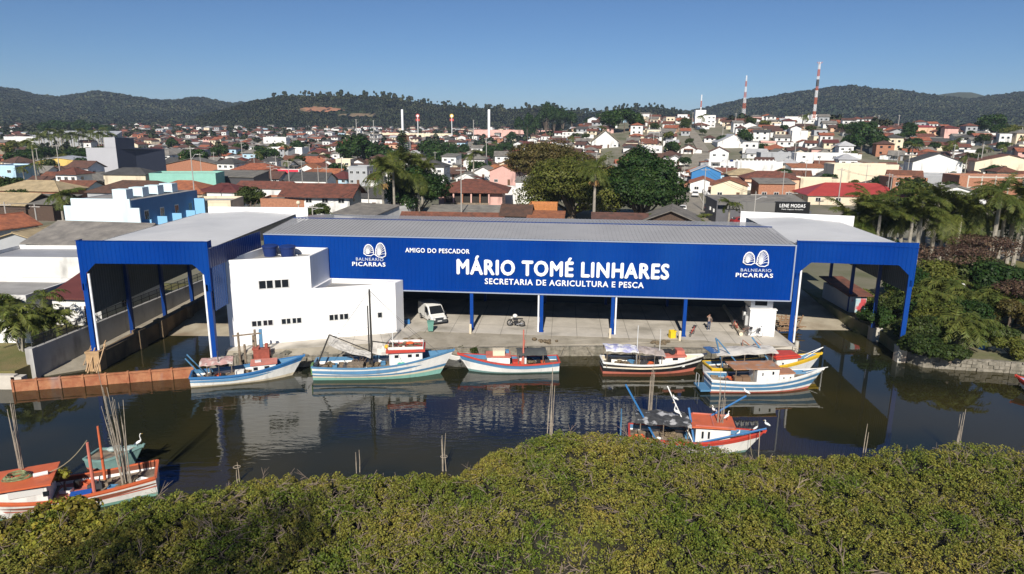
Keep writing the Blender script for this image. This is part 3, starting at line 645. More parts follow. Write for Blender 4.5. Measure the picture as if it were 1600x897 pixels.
    def clutter(s, t0, t1, n, wd, seed=0):
        rr = random.Random(seed); cols = ['netm','deckm','black','boat_red','boat_lblue','wood','boat_white','boat_orange']
        K = [('net_heap',netm),('crate',pm_('lblue')),('crate',wood),('engine_box',dgrey),('crate',pm_('orange')),('drum',black),('crate',pm_('white')),('net_heap',netm)]
        for i in range(n):
            nm, m = K[(i+seed)%len(K)]; t = t0+(t1-t0)*(i+.5)/n; x = t*s.Lw; y = rr.uniform(-wd/2,wd/2)*.8; z = s.zd(t)
            mb = MB()
            if nm == 'net_heap':
                for k in range(7): mb.ball((rr.gauss(0,.22),rr.gauss(0,.18),.1+rr.random()*.16), rr.uniform(.14,.26), n=7, sq=(1,1,.6))
                for k in range(5): mb.tube([(rr.gauss(0,.3),rr.gauss(0,.25),.25),(rr.gauss(0,.3),rr.gauss(0,.25),.34),(rr.gauss(0,.3),rr.gauss(0,.2),.2)], .02, 4)
            elif nm == 'drum': mb.lathe([(.2,0),(.21,.25),(.2,.5),(.17,.52)],10)
            elif nm == 'engine_box':
                mb.box(-.3,.3,-.22,.22,0,.38); mb.lathe([(.13,0),(.13,.16)],8,(0,0,.38)); mb.tube([(-.2,0,.35),(-.25,.02,.8),(-.35,.02,.85)],.04,6); mb.tube([(.3,-.15,.2),(.45,-.15,.2)],.12,8)
            else:
                a,b_,h = .32,.22,.26; mb.box(-a,a,-b_,b_,0,.03); mb.box(-a,a,-b_,-b_+.03,0,h); mb.box(-a,a,b_-.03,b_,0,h); mb.box(-a,-a+.03,-b_,b_,0,h); mb.box(a-.03,a,-b_,b_,0,h); mb.box(-a+.04,a-.04,-b_+.04,b_-.04,.02,h*.6)
            mb.build(nm, m, s.t, (x,y,z-.01), rr.uniform(0,3))
    def rope_to(s, p, q, m=None, r=.02, sag=.4, name='rope'):
        p = Vector(p); q = Vector(q); mb = MB(); mb.tube([p.lerp(q,k/8)-Vector((0,0,sag*4*(k/8)*(1-k/8))) for k in range(9)], r, 4); return mb.build(name, m or ropem, s.t)
    def world(s, p): 
        c, sn = math.cos(s.rz), math.sin(s.rz); return Vector((s.t.location.x+c*p[0]-sn*p[1], s.t.location.y+sn*p[0]+c*p[1], p[2]))
FBG = 'fishing boats moored in the river'
# 1 blue and white at the left shed
b1 = Boat('fishing_boat','blue and white open fishing boat with pinkish canopy, moored left of the white block',(300,607),(457,586),2.5,rake=1.1,fs=.95,fm=.75,fb=1.75,strips=[(.16,'cream'),(.74,'white'),(1,'blue')],rail='blue',group=FBG,deck=.45)
c,_ = b1.cabin(.60,.84,1.5,.75,'white','sal',windows=[(.15,.35,.7,.28),(.62,.4,.7,.28)],over=.12)
mb = MB(); mb.obox((.66*b1.Lw,0,b1.zd(.7)+.93),(.5,.4,.12),.1); mb.build('roof_hatch', frame_m, c)
b1.canopy(.1,.42,1.9,2.15,mat('pink_tarp',(.50,.30,.27),.9,noise=.15,scale=3,dirt=((.62,.55,.5),2,.5,.6)),posts=(.2,1)); b1.mast(.28,2.6,dgrey,.06,y=-.6)
for y in (-.55,.55): b1.spar((.12*b1.Lw,y,.8),(-.2*1.2,y,2.6),pm_('lblue'),.06,'arm')
b1.clutter(.08,.34,5,1.6,1); mb = MB(); mb.box(-.35,.35,-.25,.25,0,.4); mb.box(-.37,.37,-.27,.27,.4,.46); mb.build('cool_box', pm_('white'), b1.t, (.47*b1.Lw,0,b1.zd(.47)))
b1.clutter(.5,.56,1,1,2)
# 2 trawler
b2 = Boat('trawler','large white and blue trawler with tall black mast, hung nets and red-roofed wheelhouse',(491,596),(688,583),3.3,rake=1.25,fs=1.3,fm=1.05,fb=2.2,strips=[(.22,'seafoam'),(.32,'cream'),(.44,'lblue'),(.93,'white'),(1,'lblue')],rail='lblue',group=FBG,deck=.55)
c, z1 = b2.cabin(.60,.86,2.2,1.45,'white','red',over=.25,windows=[(.22,.34,.78,.26),(.62,.34,.78,.26),(.85,.3,.78,.26)],roofth=.25,taper=.75)
mb = MB(); x0 = .6*b2.Lw; x1 = .86*b2.Lw
mb.box(x0-.1,x1+.1,-1.1,-1.04,z1+.27,z1+.5); mb.box(x0-.1,x1+.1,1.04,1.1,z1+.27,z1+.5); mb.box(x0-.1,x0-.05,-1.1,1.1,z1+.27,z1+.5); mb.box(x1+.05,x1+.1,-1.0,1.0,z1+.27,z1+.5); mb.build('roof_rail', pm_('white'), c)
mb = MB()
for k in range(22): mb.ball((random.uniform(x0+.1,x1-.1),random.uniform(-.8,.8),z1+.3+random.random()*.12), random.uniform(.12,.25), n=6, sq=(1,1,.5))
mb.build('net_pile', netm, c)
mb = MB(); mb.ball((x0+1.8,.1,z1+.5),.3,n=8,sq=(1.3,1,.4)); mb.build('orange_net', mat('orange_net',(.7,.12,.03),.9,noise=.2,scale=6), c)
blk = mat('tarred_mast', (.03,.028,.025), .8)
mt = b2.mast(.455,7.3,blk,.11,name='mast'); b2.mast(.435,5.8,blk,.08,y=.1,name='mast')
top_ = (.455*b2.Lw,0,b2.zd(.455)+7.2); wire = mat('wire', (.05,.05,.05), .6)
for q in ((.02*b2.Lw,-1,1.4),(.02*b2.Lw,1,1.4),(.98*b2.Lw,0,2.1),(.7*b2.Lw,-1.2,1.6),(.25*b2.Lw,-1.3,1.3),(.85*b2.Lw,.6,3),(.6*b2.Lw,-1.3,1.3)): b2.rope_to(top_, q, wire, .012, .12, 'stay')
b2.spar((.02*b2.Lw,0,1.0),(.13*b2.Lw,0,3.9),blk,.07,'gallows'); b2.rope_to((.13*b2.Lw,0,3.9),(.44*b2.Lw,0,4.5),wire,.015,.1,'stay'); b2.rope_to((.13*b2.Lw,0,3.85),(.44*b2.Lw,0,3.2),wire,.015,.05,'stay')
meshm = mat('net_sail', (.42,.40,.37), .95, noise=.2, scale=5)
def cloth(b, P, m, name='furled_net', n=7):
    mb = MB(); P = [Vector(p) for p in P]
    f = lambda i,j: (P[0].lerp(P[1],i/n)).lerp(P[3].lerp(P[2],i/n), j/n) + Vector((0, .12*math.sin(i*2.3+j*1.1), -.12*math.sin(math.pi*i/n)+.05*math.sin(j*3+i)))
    for i in range(n):
        for j in range(n): mb.quad(f(i,j),f(i+1,j),f(i+1,j+1),f(i,j+1))
    return mb.build(name, m, b.t, sm=True)
cloth(b2, [(.13*b2.Lw,-.05,3.85),(.45*b2.Lw,-.15,2.2),(.45*b2.Lw,-.5,1.75),(.12*b2.Lw,-.5,3.1)], meshm); cloth(b2, [(.47*b2.Lw,0,3.2),(.72*b2.Lw,-.2,2.75),(.72*b2.Lw,-.4,2.1),(.46*b2.Lw,-.3,2.1)], canv, 'furled_sail')
b2.spar((.13*b2.Lw,-.05,3.9),(.45*b2.Lw,-.15,2.3),blk,.05,'boom'); b2.spar((.46*b2.Lw,0,3.2),(.73*b2.Lw,-.2,2.8),blk,.05,'boom')
b2.spar((.63*b2.Lw,-.9,2.4),(.63*b2.Lw,-.9,4.2),pm_('white'),.04,'antenna')
b2.clutter(.08,.56,10,2.3,0)
mb = MB()
for k in range(5): mb.box(-.7,.7,-.5,.5,.1+k*.13,.2+k*.13)
mb.build('slatted_crate', wood, b2.t, (.33*b2.Lw,.6*b2.side,b2.zd(.33)))
mb = MB()
for k in range(14): mb.tube([(random.gauss(0,.5),random.gauss(0,.3),0),(random.gauss(0,.4),random.gauss(0,.3),random.uniform(.7,1.5))],.03,5)
for k in range(4): mb.ball((random.gauss(0,.5),random.gauss(0,.3),.5),.2,n=7)
mb.build('winch_gear', mat('rusty_gear',(.12,.09,.07),.9,noise=.5,scale=5), b2.t, (.36*b2.Lw,.4,b2.zd(.36)))
mb = MB(); mb.box(-.1,.1,-.35,.35,-.7,.25); mb.build('fender', mat('green_net',(.10,.2,.07),.95,noise=.4,scale=8), b2.t, (-.05,-.6,1.2))
mb = MB(); mb.ball((0,0,0),.2,n=8,sq=(1,1,.6)); mb.ball((.3,.1,0),.16,n=8,sq=(1.4,1,.6)); mb.build('green_net', mat('green_rope',(.05,.36,.25),.9,noise=.3,scale=8), b2.t, (.68*b2.Lw,b2.side*1.15,b2.zs(.68)-.05))
mb = MB(); mb.ball((0,0,0),.2,n=12); tag(mb.build('buoy', mat('buoy_yellow',(.75,.42,.03),.4)), 'round yellow buoy hanging by the trawler sail', 'buoy'); bpy.data.objects['buoy'].location = b2.world((.58*b2.Lw,b2.side*.75,2.9))
# 3 white with blue stripe, bow to the left
b3 = Boat('fishing_boat','white fishing boat with red rail and flat dark canopy, bow towards the trawler',(872,583),(733,579),2.5,rake=1.0,fs=1.05,fm=.75,fb=1.65,strips=[(.14,'teal'),(.66,'white'),(.9,'lblue'),(1,'dblue')],rail='red',group=FBG,deck=.4)
c,z1 = b3.cabin(.55,.80,1.7,.85,'white','sal',windows=[],over=.1,taper=.8)
mb = MB()
for sg in (-1,1): mb.obox((.70*b3.Lw,sg*.76,z1-.28),(.9,.03,.35),0)
mb.build('shutter', frame_m, c)
mb = MB(); mb.box(-.55,.55,-.4,.4,0,.45); mb.box(-.57,.57,-.42,.42,.45,.5); mb.build('white_crate', pm_('cream'), c, (.67*b3.Lw,.2,z1+.1)); mb = MB(); mb.box(-.3,.3,-.2,.2,0,.25); mb.build('blue_tub', pm_('lblue'), c, (.59*b3.Lw,-.3*-b3.side*-1,z1+.1))
b3.canopy(.14,.47,2.0,2.0,mat('dark_awning',(.075,.08,.075),.8,noise=.15,scale=2),posts=(.1,1),droop=.02); mm = b3.mast(.40,3.6,pm_('sal'),.09,y=b3.side*.7); b3.mast(.42,2.6,pm_('sal'),.07,y=b3.side*.55,lean=-.3)
b3.clutter(.1,.5,8,1.7,3)
mb = MB(); mb.box(-.4,.4,-.45,.45,0,.5); mb.build('engine_cover', pm_('red'), b3.t, (.47*b3.Lw,.2,b3.zd(.47))); mb = MB(); mb.box(-.32,.32,-.03,.03,.2,1.1); mb.build('panel', pm_('white'), b3.t, (.40*b3.Lw,b3.side*.3,b3.zd(.4)))
# dinghy
bd = Boat('rowing_boat','small plain white dinghy between the trawler and the white fishing boat',(738,565),(700,560),1.2,rake=.4,fs=.5,fm=.4,fb=.65,strips=[(1,'white')],rail='white',cat='dinghy',deck=.25,inner='white')
mb = MB(); mb.box(-.12,.12,-.5,.5,0,.04); mb.build('seat', pm_('white'), bd.t, (.45*bd.Lw,0,.35))
# 4 black boat
b4 = Boat('fishing_boat','black fishing boat with white stripe, red waterline and torn tarpaulin canopy',(944,585),(1083,579),2.5,rake=1.1,fs=1.15,fm=.75,fb=1.6,strips=[(.22,'sal'),(.55,'black'),(.68,'white'),(.88,'black'),(1,'white')],rail='white',group=FBG,deck=.4,inner='cream')
b4.canopy(.02,.37,2.1,2.5,mat('lilac_tarp',(.42,.42,.62),.7,noise=.3,scale=2,dirt=((.75,.74,.72),1.1,.48,.56),bump=.5),posts=(0,1),tilt=-.15); b4.canopy(.37,.66,2.1,2.35,mat('grey_tarp',(.42,.36,.33),.9,noise=.2,scale=2,dirt=((.30,.24,.2),2,.5,.7),bump=.5),posts=(.0,.9),tilt=-.4,name='canopy')
c,z1 = b4.cabin(.66,.88,1.8,.8,'white','sal',over=.12,windows=[(.5,.5,.82,.2)],taper=.75,roofth=.14)
mb = MB()
for k in range(8): mb.ball((random.uniform(-.8,.2),random.uniform(-.5,.5),.1),random.uniform(.15,.28),n=7,sq=(1.3,1,.7))
mb.build('black_nets', mat('black_net',(.02,.02,.022),.9,noise=.4,scale=9), c, (.78*b4.Lw,0,z1+.16)); mb = MB(); mb.box(-.35,.35,-.45,.45,0,.35); mb.build('fish_box', pm_('sal'), c, (.84*b4.Lw,.1,z1+.15))
b4.mast(.36,4.0,frame_m,.05,y=b4.side*.6); b4.mast(.62,3.4,frame_m,.04,y=0); b4.clutter(.05,.62,9,1.7,5)
mb = MB(); mb.box(-.5,.5,-.03,.03,0,.7); mb.build('white_board', pm_('white'), b4.t, (.66*b4.Lw,b4.side*.8,b4.zd(.6)+.05))
# 5 yellow and white behind 6
b5 = Boat('fishing_boat','yellow and white fishing boat with white sheet canopy and rounded red cabin roof',(1113,594),(1262,580),2.6,rake=1.2,fs=1.1,fm=.85,fb=1.7,strips=[(.15,'sal'),(.75,'white'),(1,'yellow')],rail='yellow',group=FBG,deck=.4)
b5.canopy(.03,.62,2.2,2.55,canv,posts=(.05,.45,.95),tilt=.0); c,z1 = b5.cabin(.62,.86,1.9,.85,'white','red',over=.2,windows=[(.3,.16,.55,.16)],taper=.75,roofth=.16,round_=True,lean=.2)
b5.spar((.12*b5.Lw,-.6,1.0),(.02*b5.Lw,-.8,3.9),pm_('lblue'),.07,'arm'); b5.spar((.55*b5.Lw,-.6,1.6),(.42*b5.Lw,.2,3.5),pm_('lblue'),.07,'arm'); b5.spar((.28*b5.Lw,-1,1.0),(.03*b5.Lw,-.9,3.8),pm_('lblue'),.06,'arm'); b5.clutter(.05,.6,7,1.8,1)
mb = MB(); mb.box(-.35,.35,-.9,.9,0,.05); mb.build('blue_awning', mat('blue_tarp',(.05,.13,.3),.7,noise=.2,scale=3), b5.t, (.02*b5.Lw,0,2.5))
for sg in (-1,1): b5.spar((b5.Lw*.93,sg*.3,1.4),(b5.Lw+1.3,0,2.3),pm_('white'),.035,'pulpit')
# 6 front
b6 = Boat('fishing_boat','white boat with wide light blue band and flat brown roof, beside the yellow boat',(1113,615),(1262,606),2.6,rake=1.2,fs=1.2,fm=.85,fb=1.75,strips=[(.13,'sal'),(.26,'white'),(.52,'lblue'),(.66,'white'),(.84,'lblue'),(1,'white')],rail='white',group=FBG,deck=.4)
brr = 'brown'; P_['tanr'] = (.42,.20,.11)
c,z1 = b6.cabin(.44,.66,1.7,1.35,'white','tanr',over=.05,windows=[(.25,.09,.72,.26),(.72,.16,.78,.26)],taper=.9)
mb = MB(); mb.prism([(.2*b6.Lw,-1.05),(.665*b6.Lw,-1.0),(.665*b6.Lw,1.0),(.2*b6.Lw,1.05)],[z1+.09,z1+.12,z1+.12,z1+.09],[z1+.15,z1+.19,z1+.19,z1+.15]); mb.build('canopy', mat('brown_board',(.40,.19,.10),.8,noise=.15,scale=2,dirt=((.30,.27,.25),1.5,.5,.7)), b6.t)
for x,y in ((.23,-.9),(.23,.9),(.40,-.95)): b6.spar((x*b6.Lw,y,b6.zd(.2)),(x*b6.Lw,y,z1+.1),wood,.035,'post')
b6.cabin(.665,.82,1.5,.7,'white','tanr',over=.08,windows=[(.3,.1,.6,.12),(.75,.1,.6,.12)],taper=.75,name='fore_cabin')
b6.clutter(.05,.42,5,1.7,2); mb = MB(); mb.box(-.7,-.02,-.35,.35,0,.5); mb.box(.02,.7,-.35,.35,0,.5); mb.build('lockers', mat('locker_wood',(.2,.12,.07),.8), b6.t, (.33*b6.Lw,.1,b6.zd(.33)))
mb = MB(); mb.box(-.9,.0,-.9,.9,.15,.3); mb.build('swim_platform', pm_('lblue'), b6.t); mb = MB(); mb.tube([(-.8,.7,.3),(-.8,.7,1.3),(-.8,0,1.35),(-.8,0,.3)],.025,6); mb.build('ladder_rail', lgrey, b6.t)
for sg in (-1,1): b6.spar((b6.Lw*.95,sg*.25,1.5),(b6.Lw+1.6,0,1.9),frame_m,.03,'pulpit')
# 7 foreground, with egrets
b7 = Boat('fishing_boat','white boat with orange cabin roof and perching egrets, partly behind the mangrove',(985,702),(1164,706),2.7,rake=1.2,fs=1.0,fm=.8,fb=1.65,strips=[(.12,'teal'),(.72,'white'),(1,'red')],rail='red',group=FBG,deck=.4)
b7.canopy(.05,.52,2.4,2.3,mat('dark_tarp',(.05,.052,.055),.85,noise=.3,scale=3,dirt=((.42,.42,.42),1.6,.52,.6),bump=.6),posts=(.05,.5,.98),droop=.1)
c,z1 = b7.cabin(.56,.85,1.8,1.3,'white','orange',over=.3,windows=[(.2,.14,.6,.5),(.38,.14,.6,.5)],taper=.85,roofth=.1)
mb = MB(); mb.box(.55*b7.Lw,.87*b7.Lw,-1.1,-1.02,z1+.12,z1+.2); mb.box(.55*b7.Lw,.87*b7.Lw,1.02,1.1,z1+.12,z1+.2); mb.box(.7*b7.Lw,.71*b7.Lw,-1.0,1.0,z1+.11,z1+.16); mb.build('roof_rail', pm_('sal'), c)
sp = [((.24*b7.Lw,-1.0,.7),(-.05*b7.Lw,.3,4.3)),((.56*b7.Lw,-1.1,.6),(.32*b7.Lw,1.3,4.0)),((.55*b7.Lw,-1.25,.9),(1.13*b7.Lw,-1.0,2.3)),((.7*b7.Lw,.9,2.1),(1.02*b7.Lw,2.2,3.3))]
for i,(p,q) in enumerate(sp): b7.spar(p,q,pm_('blue') if i!=1 else pm_('white'),.07 if i!=1 else .045,'spar')
b7.spar((.56*b7.Lw,-1.15,.5),(.5*b7.Lw,0,3.0),pm_('blue'),.08,'spar')
b7.clutter(.05,.55,6,1.8,4); b7.rope_to((1.0*b7.Lw,-.9,2.2),(1.05*b7.Lw,-.6,.0)); b7.rope_to((1.08*b7.Lw,-.9,2.2),(1.1*b7.Lw,-.6,-.2),polem,.035,0,'pole')
for y in (-.8,.8): b7.spar((-.6,y,.5),(-.6,y,2.2),pm_('lblue'),.05,'post')
b7.spar((-.6,-.8,2.2),(-.6,.8,2.2),pm_('lblue'),.05,'crossbar')
# 8 long orange and white boat lower left (bow out of the frame)
b8 = Boat('fishing_boat','long white and orange fishing boat with orange cabin roof in the lower left corner',(243,778),(-55,818),3.0,rake=1.2,fs=1.35,fm=.85,fb=2.0,strips=[(.2,'seafoam'),(.5,'white'),(.58,'sal'),(.85,'white'),(1,'orange')],rail='orange',group=FBG,deck=.45,inner='brown')
c,z1 = b8.cabin(.56,.82,2.3,1.25,'white','orange',over=.3,windows=[(.02,.3,.6,.3)],taper=.9,roofth=.1)
mb = MB()
for sg in (-1,1): mb.obox((.66*b8.Lw,sg*1.14,z1-.35),(1.7,.03,.42))
mb.build('side_board', frame_m, c); mb = MB()
for k in range(14):
    a = k*.7; mb.tube([(.75*math.cos(a+j*.5)*(1-.03*k),.4*math.sin(a+j*.5),.05+.02*k) for j in range(10)], .025, 4)
mb.build('rope_coil', mat('green_line',(.2,.24,.12),.95,noise=.4,scale=6), c, (.72*b8.Lw,0,z1+.1)); mb = MB(); mb.tube([(-.35,0,.12),(.35,.1,.12)],.12,8); mb.build('float', pm_('white'), c, (.60*b8.Lw,.1*b8.side,z1+.1))
b8.mast(.33,3.5,pm_('sal'),.11,y=b8.side*1.0); b8.mast(.30,3.6,pm_('orange'),.09,y=-b8.side*1.0); b8.clutter(.05,.52,9,2.2,6)
mb = MB(); mb.box(-.55,.55,-.3,.3,0,.45); mb.build('blue_box', mat('box_blue',(.02,.10,.42),.5), b8.t, (.40*b8.Lw,b8.side*.9,b8.zd(.4))); mb = MB(); mb.box(-1.0,1.0,-1.2,1.2,0,.06); mb.build('hatch', pm_('sal'), b8.t, (.44*b8.Lw,-.1,b8.zd(.44)+.02))
b8.rope_to((.33*b8.Lw,b8.side*1.0,4.3),(.62*b8.Lw,-b8.side*.2,z1+.1),None,.025,.5)
# 9 teal boat behind it
b9 = Boat('fishing_boat','old weathered teal boat with foredeck, bow behind the orange boat mast',(138,735),(208,730),1.9,rake=.9,fs=.8,fm=.75,fb=1.6,strips=[(.2,'sal'),(1,'teal')],rail='teal',group=FBG,deck=.08,inner='teal')
mb = MB()
for k in range(8): mb.ball((random.uniform(-.7,.7),random.uniform(-.2,.3),.12),random.uniform(.16,.3),n=7,sq=(1.4,1,.7))
mb.build('folded_tarp', mat('pale_tarp',(.34,.42,.40),.6,noise=.2,scale=3), b9.t, (.62*b9.Lw,.6,b9.zd(.6)))
# 10 red bow at right edge
b10 = Boat('fishing_boat','bow of a red and white boat at the right edge of the water',(1680,640),(1600,612),2.0,rake=.8,fs=.8,fm=.7,fb=1.2,strips=[(.2,'black'),(.6,'white'),(1,'red')],rail='red',group=FBG)
for i,(b_,p,q) in enumerate(((b1,(b1.L-.2,0,1.8),(-17.5,61.6,1.0)),(b2,(b2.L-.2,0,2.3),(-3.2,64.2,1.05)),(b2,(.1,.8,1.3),(-19,61.2,1.0)),(b3,(b3.L-.2,0,1.7),(-5.5,64.0,1.05)),(b3,(.1,-1,1.1),(5.4,64.7,1.05)),(b4,(.1,.8,1.2),(7.2,64.8,1.05)),(b4,(b4.L-.2,0,1.6),(19.5,64.3,1.1)),(b5,(b5.L-.2,0,1.7),(27.4,64.2,1.3)))):
    mb = MB(); a_ = b_.world(p); c_ = Vector(q); mb.tube([a_.lerp(c_,k/8)-Vector((0,0,.5*4*(k/8)*(1-k/8)*.5)) for k in range(9)], .022, 4)
    tag(mb.build('mooring_rope', ropem), 'mooring rope from the '+['bow of the left blue and white boat','bow of the trawler','stern of the trawler','bow of the red-railed white boat','stern of the red-railed white boat','stern of the black boat','bow of the black boat','bow of the yellow and white boat'][i]+' to the quay', 'rope')
for i,(x_,l) in enumerate(((-10.2,'left of the van bin'),(3.4,'behind the dark flat canopy'),(14.6,'behind the black boat bow'))):
    p = Vector((x_,64.9,1.08)); mb = MB()
    for k in range(16): mb.ball((random.gauss(0,.55),random.gauss(0,.22),.08+random.random()*.18), random.uniform(.14,.3), n=7, sq=(1,1,.55))
    tag(mb.build('net_heap', netm, None, p), 'brown fishing net heap on the quay edge, '+l, 'net')
# ---------------- egrets ----------------
feather = mat('white_feather', (.82,.82,.80), .8); beakm = mat('yellow_beak', (.7,.42,.05), .5); legm = mat('black_leg', (.02,.02,.02), .6)
def egret(p, rz, label, up_=1.0, s=1.0):
    s *= .66
    t = thing('egret', label, 'bird', p, rz, 'white egrets perched on the boats')
    mb = MB(); tall = up_
    path = [(-.30,0,.20),(-.16,0,.27),(-.02,0,.34),(.10,0,.40),(.15,0,.48)]; rr = [.012,.055,.095,.075,.04]
    neck = [(.13,0,.48+.10*tall),(.10,0,.48+.20*tall),(.13,0,.48+.29*tall),(.17,0,.50+.32*tall),(.21,0,.50+.31*tall)]
    nr = [.026,.022,.022,.034,.02]
    P = [tuple(a*s*1.5 for a in q) for q in path+neck]; R = [a*s*1.5 for a in rr+nr]
    mb.tube(P, R, 10)
    mb.tube([P[-1], (P[-1][0]+.16*s, 0, P[-1][2]-.02*s)], [.02*s,.004*s], 6, m=1)
    for sg in (-1,1): mb.add([(-.38*s,sg*.03*s,.24*s),(.1*s,sg*.15*s,.5*s),(.14*s,sg*.12*s,.62*s),(-.2*s,sg*.12*s,.48*s)],[(0,1,2,3)])
    mb.build('body', [feather, beakm], t, sm=True)
    for sg in (-1,1): mb = MB(); mb.tube([(.0,sg*.05*s,.42*s),(.02*s,sg*.05*s,.2*s),(0,sg*.05*s,0)],.014*s,5); mb.tube([(0,sg*.05*s,.01),(.09*s,sg*.05*s,.01)],.012*s,4); mb.build('leg', legm, t)
W = b7.world
rz1 = z1
zr = b7.zd(.7)+1.3+.12
egret(W((.40*b7.Lw,.0,2.28)), 3.0, 'white egret standing tall on the dark tarpaulin canopy', 1.4, 1.1)
q = Vector(sp[1][0]).lerp(Vector(sp[1][1]), .72); egret(W(q), 3.4, 'white egret crouching on the pale upright spar', .3)
q = Vector(sp[3][1]); egret(W(q), 3.0, 'topmost egret at the tip of the far blue spar, behind the orange roof', .2)
q = Vector(sp[3][0]).lerp(Vector(sp[3][1]), .1); egret(W(q), 3.6, 'egret at the near end of the far blue spar by the orange roof', .6)
egret(W((.83*b7.Lw,.3,zr)), .5, 'egret at the front corner of the orange cabin roof', .5)
q = Vector(sp[2][1]); egret(W(q), 3.3, 'rightmost egret, at the tip of the near blue spar over the bow', .4)
q = Vector(sp[2][0]).lerp(Vector(sp[2][1]), .85); egret(W(q), .2, 'small hunched egret on the near blue spar, beside the rightmost one', .0, .7)
egret(W((.93*b7.Lw,.0,b7.zd(.93))), .5, 'egret low on the red foredeck of the foreground boat', .3, .8)
egret(b9.world((b9.L*.88,.2,b9.zs(.9))), .4, 'lone tall egret on the bow of the weathered teal boat', 1.3, 1.0)
# ---------------- stakes in the water ----------------
def stakes(label, px, py, ptop, n, spread, lean=0, r=.027, lo=.55):
    base = G(px, py, 0); d = ray(px, ptop); k = base.y/d.y; zt_ = CAMZ+d.z*k
    mb = MB()
    for i in range(n):
        a = random.uniform(0,6.28); q = random.uniform(.0,spread); h = zt_*(1 if i == 0 else random.uniform(lo,.97))
        bx, by = random.gauss(0,.12), random.gauss(0,.1); dx = lean*h*.1+math.cos(a)*q*h*.12; dy = math.sin(a)*q*h*.08
        mb.tube([(bx,by,-.8),(bx+dx*.5+random.gauss(0,.03),by+dy*.5,h*.5),(bx+dx,by+dy,h)],[r*1.3,r,r*.55],5)
    for z in (1.0,):
        if n > 2: mb.tube([(.22*math.cos(k),.2*math.sin(k),z) for k in np.linspace(0,6.3,9)],.025,4)
    return tag(mb.build('mooring_stakes', polem, None, base), label, 'stakes', 'mooring stakes standing in the river')
stakes('bundle of thin bare stakes by the orange cabin in the lower left', 44,785,625,7,.5,0)
stakes('big fan of bare stakes leaning left over the lower left boat', 203,778,575,16,1.1,-.5,lo=.5)
stakes('single stake pair near the bottom left bank', 372,752,722,3,.3)
stakes('short white-tipped stake in the open water, second from the left bank', 563,740,705,2,.3)
stakes('forked stake standing in the open water left of mid-river', 694,735,676,3,.3)
stakes('tall slanting stake bundle off the stern of the white red-railed boat', 860,684,565,6,.5,.25)
stakes('tall dense stake bundle in front of the egret boat tarpaulin', 1014,668,545,7,.35,.1)
stakes('tall stake bundle in front of the orange cabin roof', 1120,704,580,6,.35,-.1)
stakes('short leaning stake near the right mangrove edge', 1351,707,662,2,.5,.2)
stakes('pair of stakes at the right mangrove edge, rightmost', 1493,714,640,4,.6,.1)
# wooden posts and frame by the left boat
mb = MB()
for (x,y,t_) in ((376,570,520),(402,568,515),(385,575,538),(398,560,524)):
    b_ = G(x,y,.3); d = ray(x,t_); k = b_.y/d.y; mb.tube([(b_.x,b_.y,-.5),(b_.x,b_.y,CAMZ+d.z*k)],.11,7)
a = G(376,570,.3); c = G(402,568,.3); mb.beam((a.x-.5,a.y-.1,3.1),(c.x+.6,c.y-.1,3.3),.12)
tag(mb.build('timber_frame', wood), 'rough grey timber mooring frame in front of the white block', 'frame')
t_ = thing('rusty_boiler', 'small rusty red engine box with a blue upright pipe on the rocks', 'engine', G(410,558,.95), .2)
mb = MB(); mb.box(-.7,.7,-.45,.45,0,.85); mb.box(-.8,-.2,-.5,.5,.85,1.0); mb.box(.3,.55,-.2,.2,.85,1.3); mb.build('box', mat('red_rust',(.30,.07,.045),.8,noise=.2,scale=2), t_); mb = MB(); mb.box(-.14,.14,-.1,.1,1.0,2.7); mb.build('pipe', pm_('lblue'), t_)
mb = MB()
for k in range(46):
    x = random.uniform(-26.6,-10.5); y = 60.2+max(0,(x+19.5))*.27+random.uniform(.1,2.2); r = random.uniform(.2,.55)
    z = .9+random.uniform(-.15,.15)
    mb.obox((x,y,z),(r*1.6,r*1.2,r),random.uniform(0,3),rx=random.uniform(-.3,.3),ry=random.uniform(-.3,.3))
tag(mb.build('rock_pile', stone), kind='stuff')
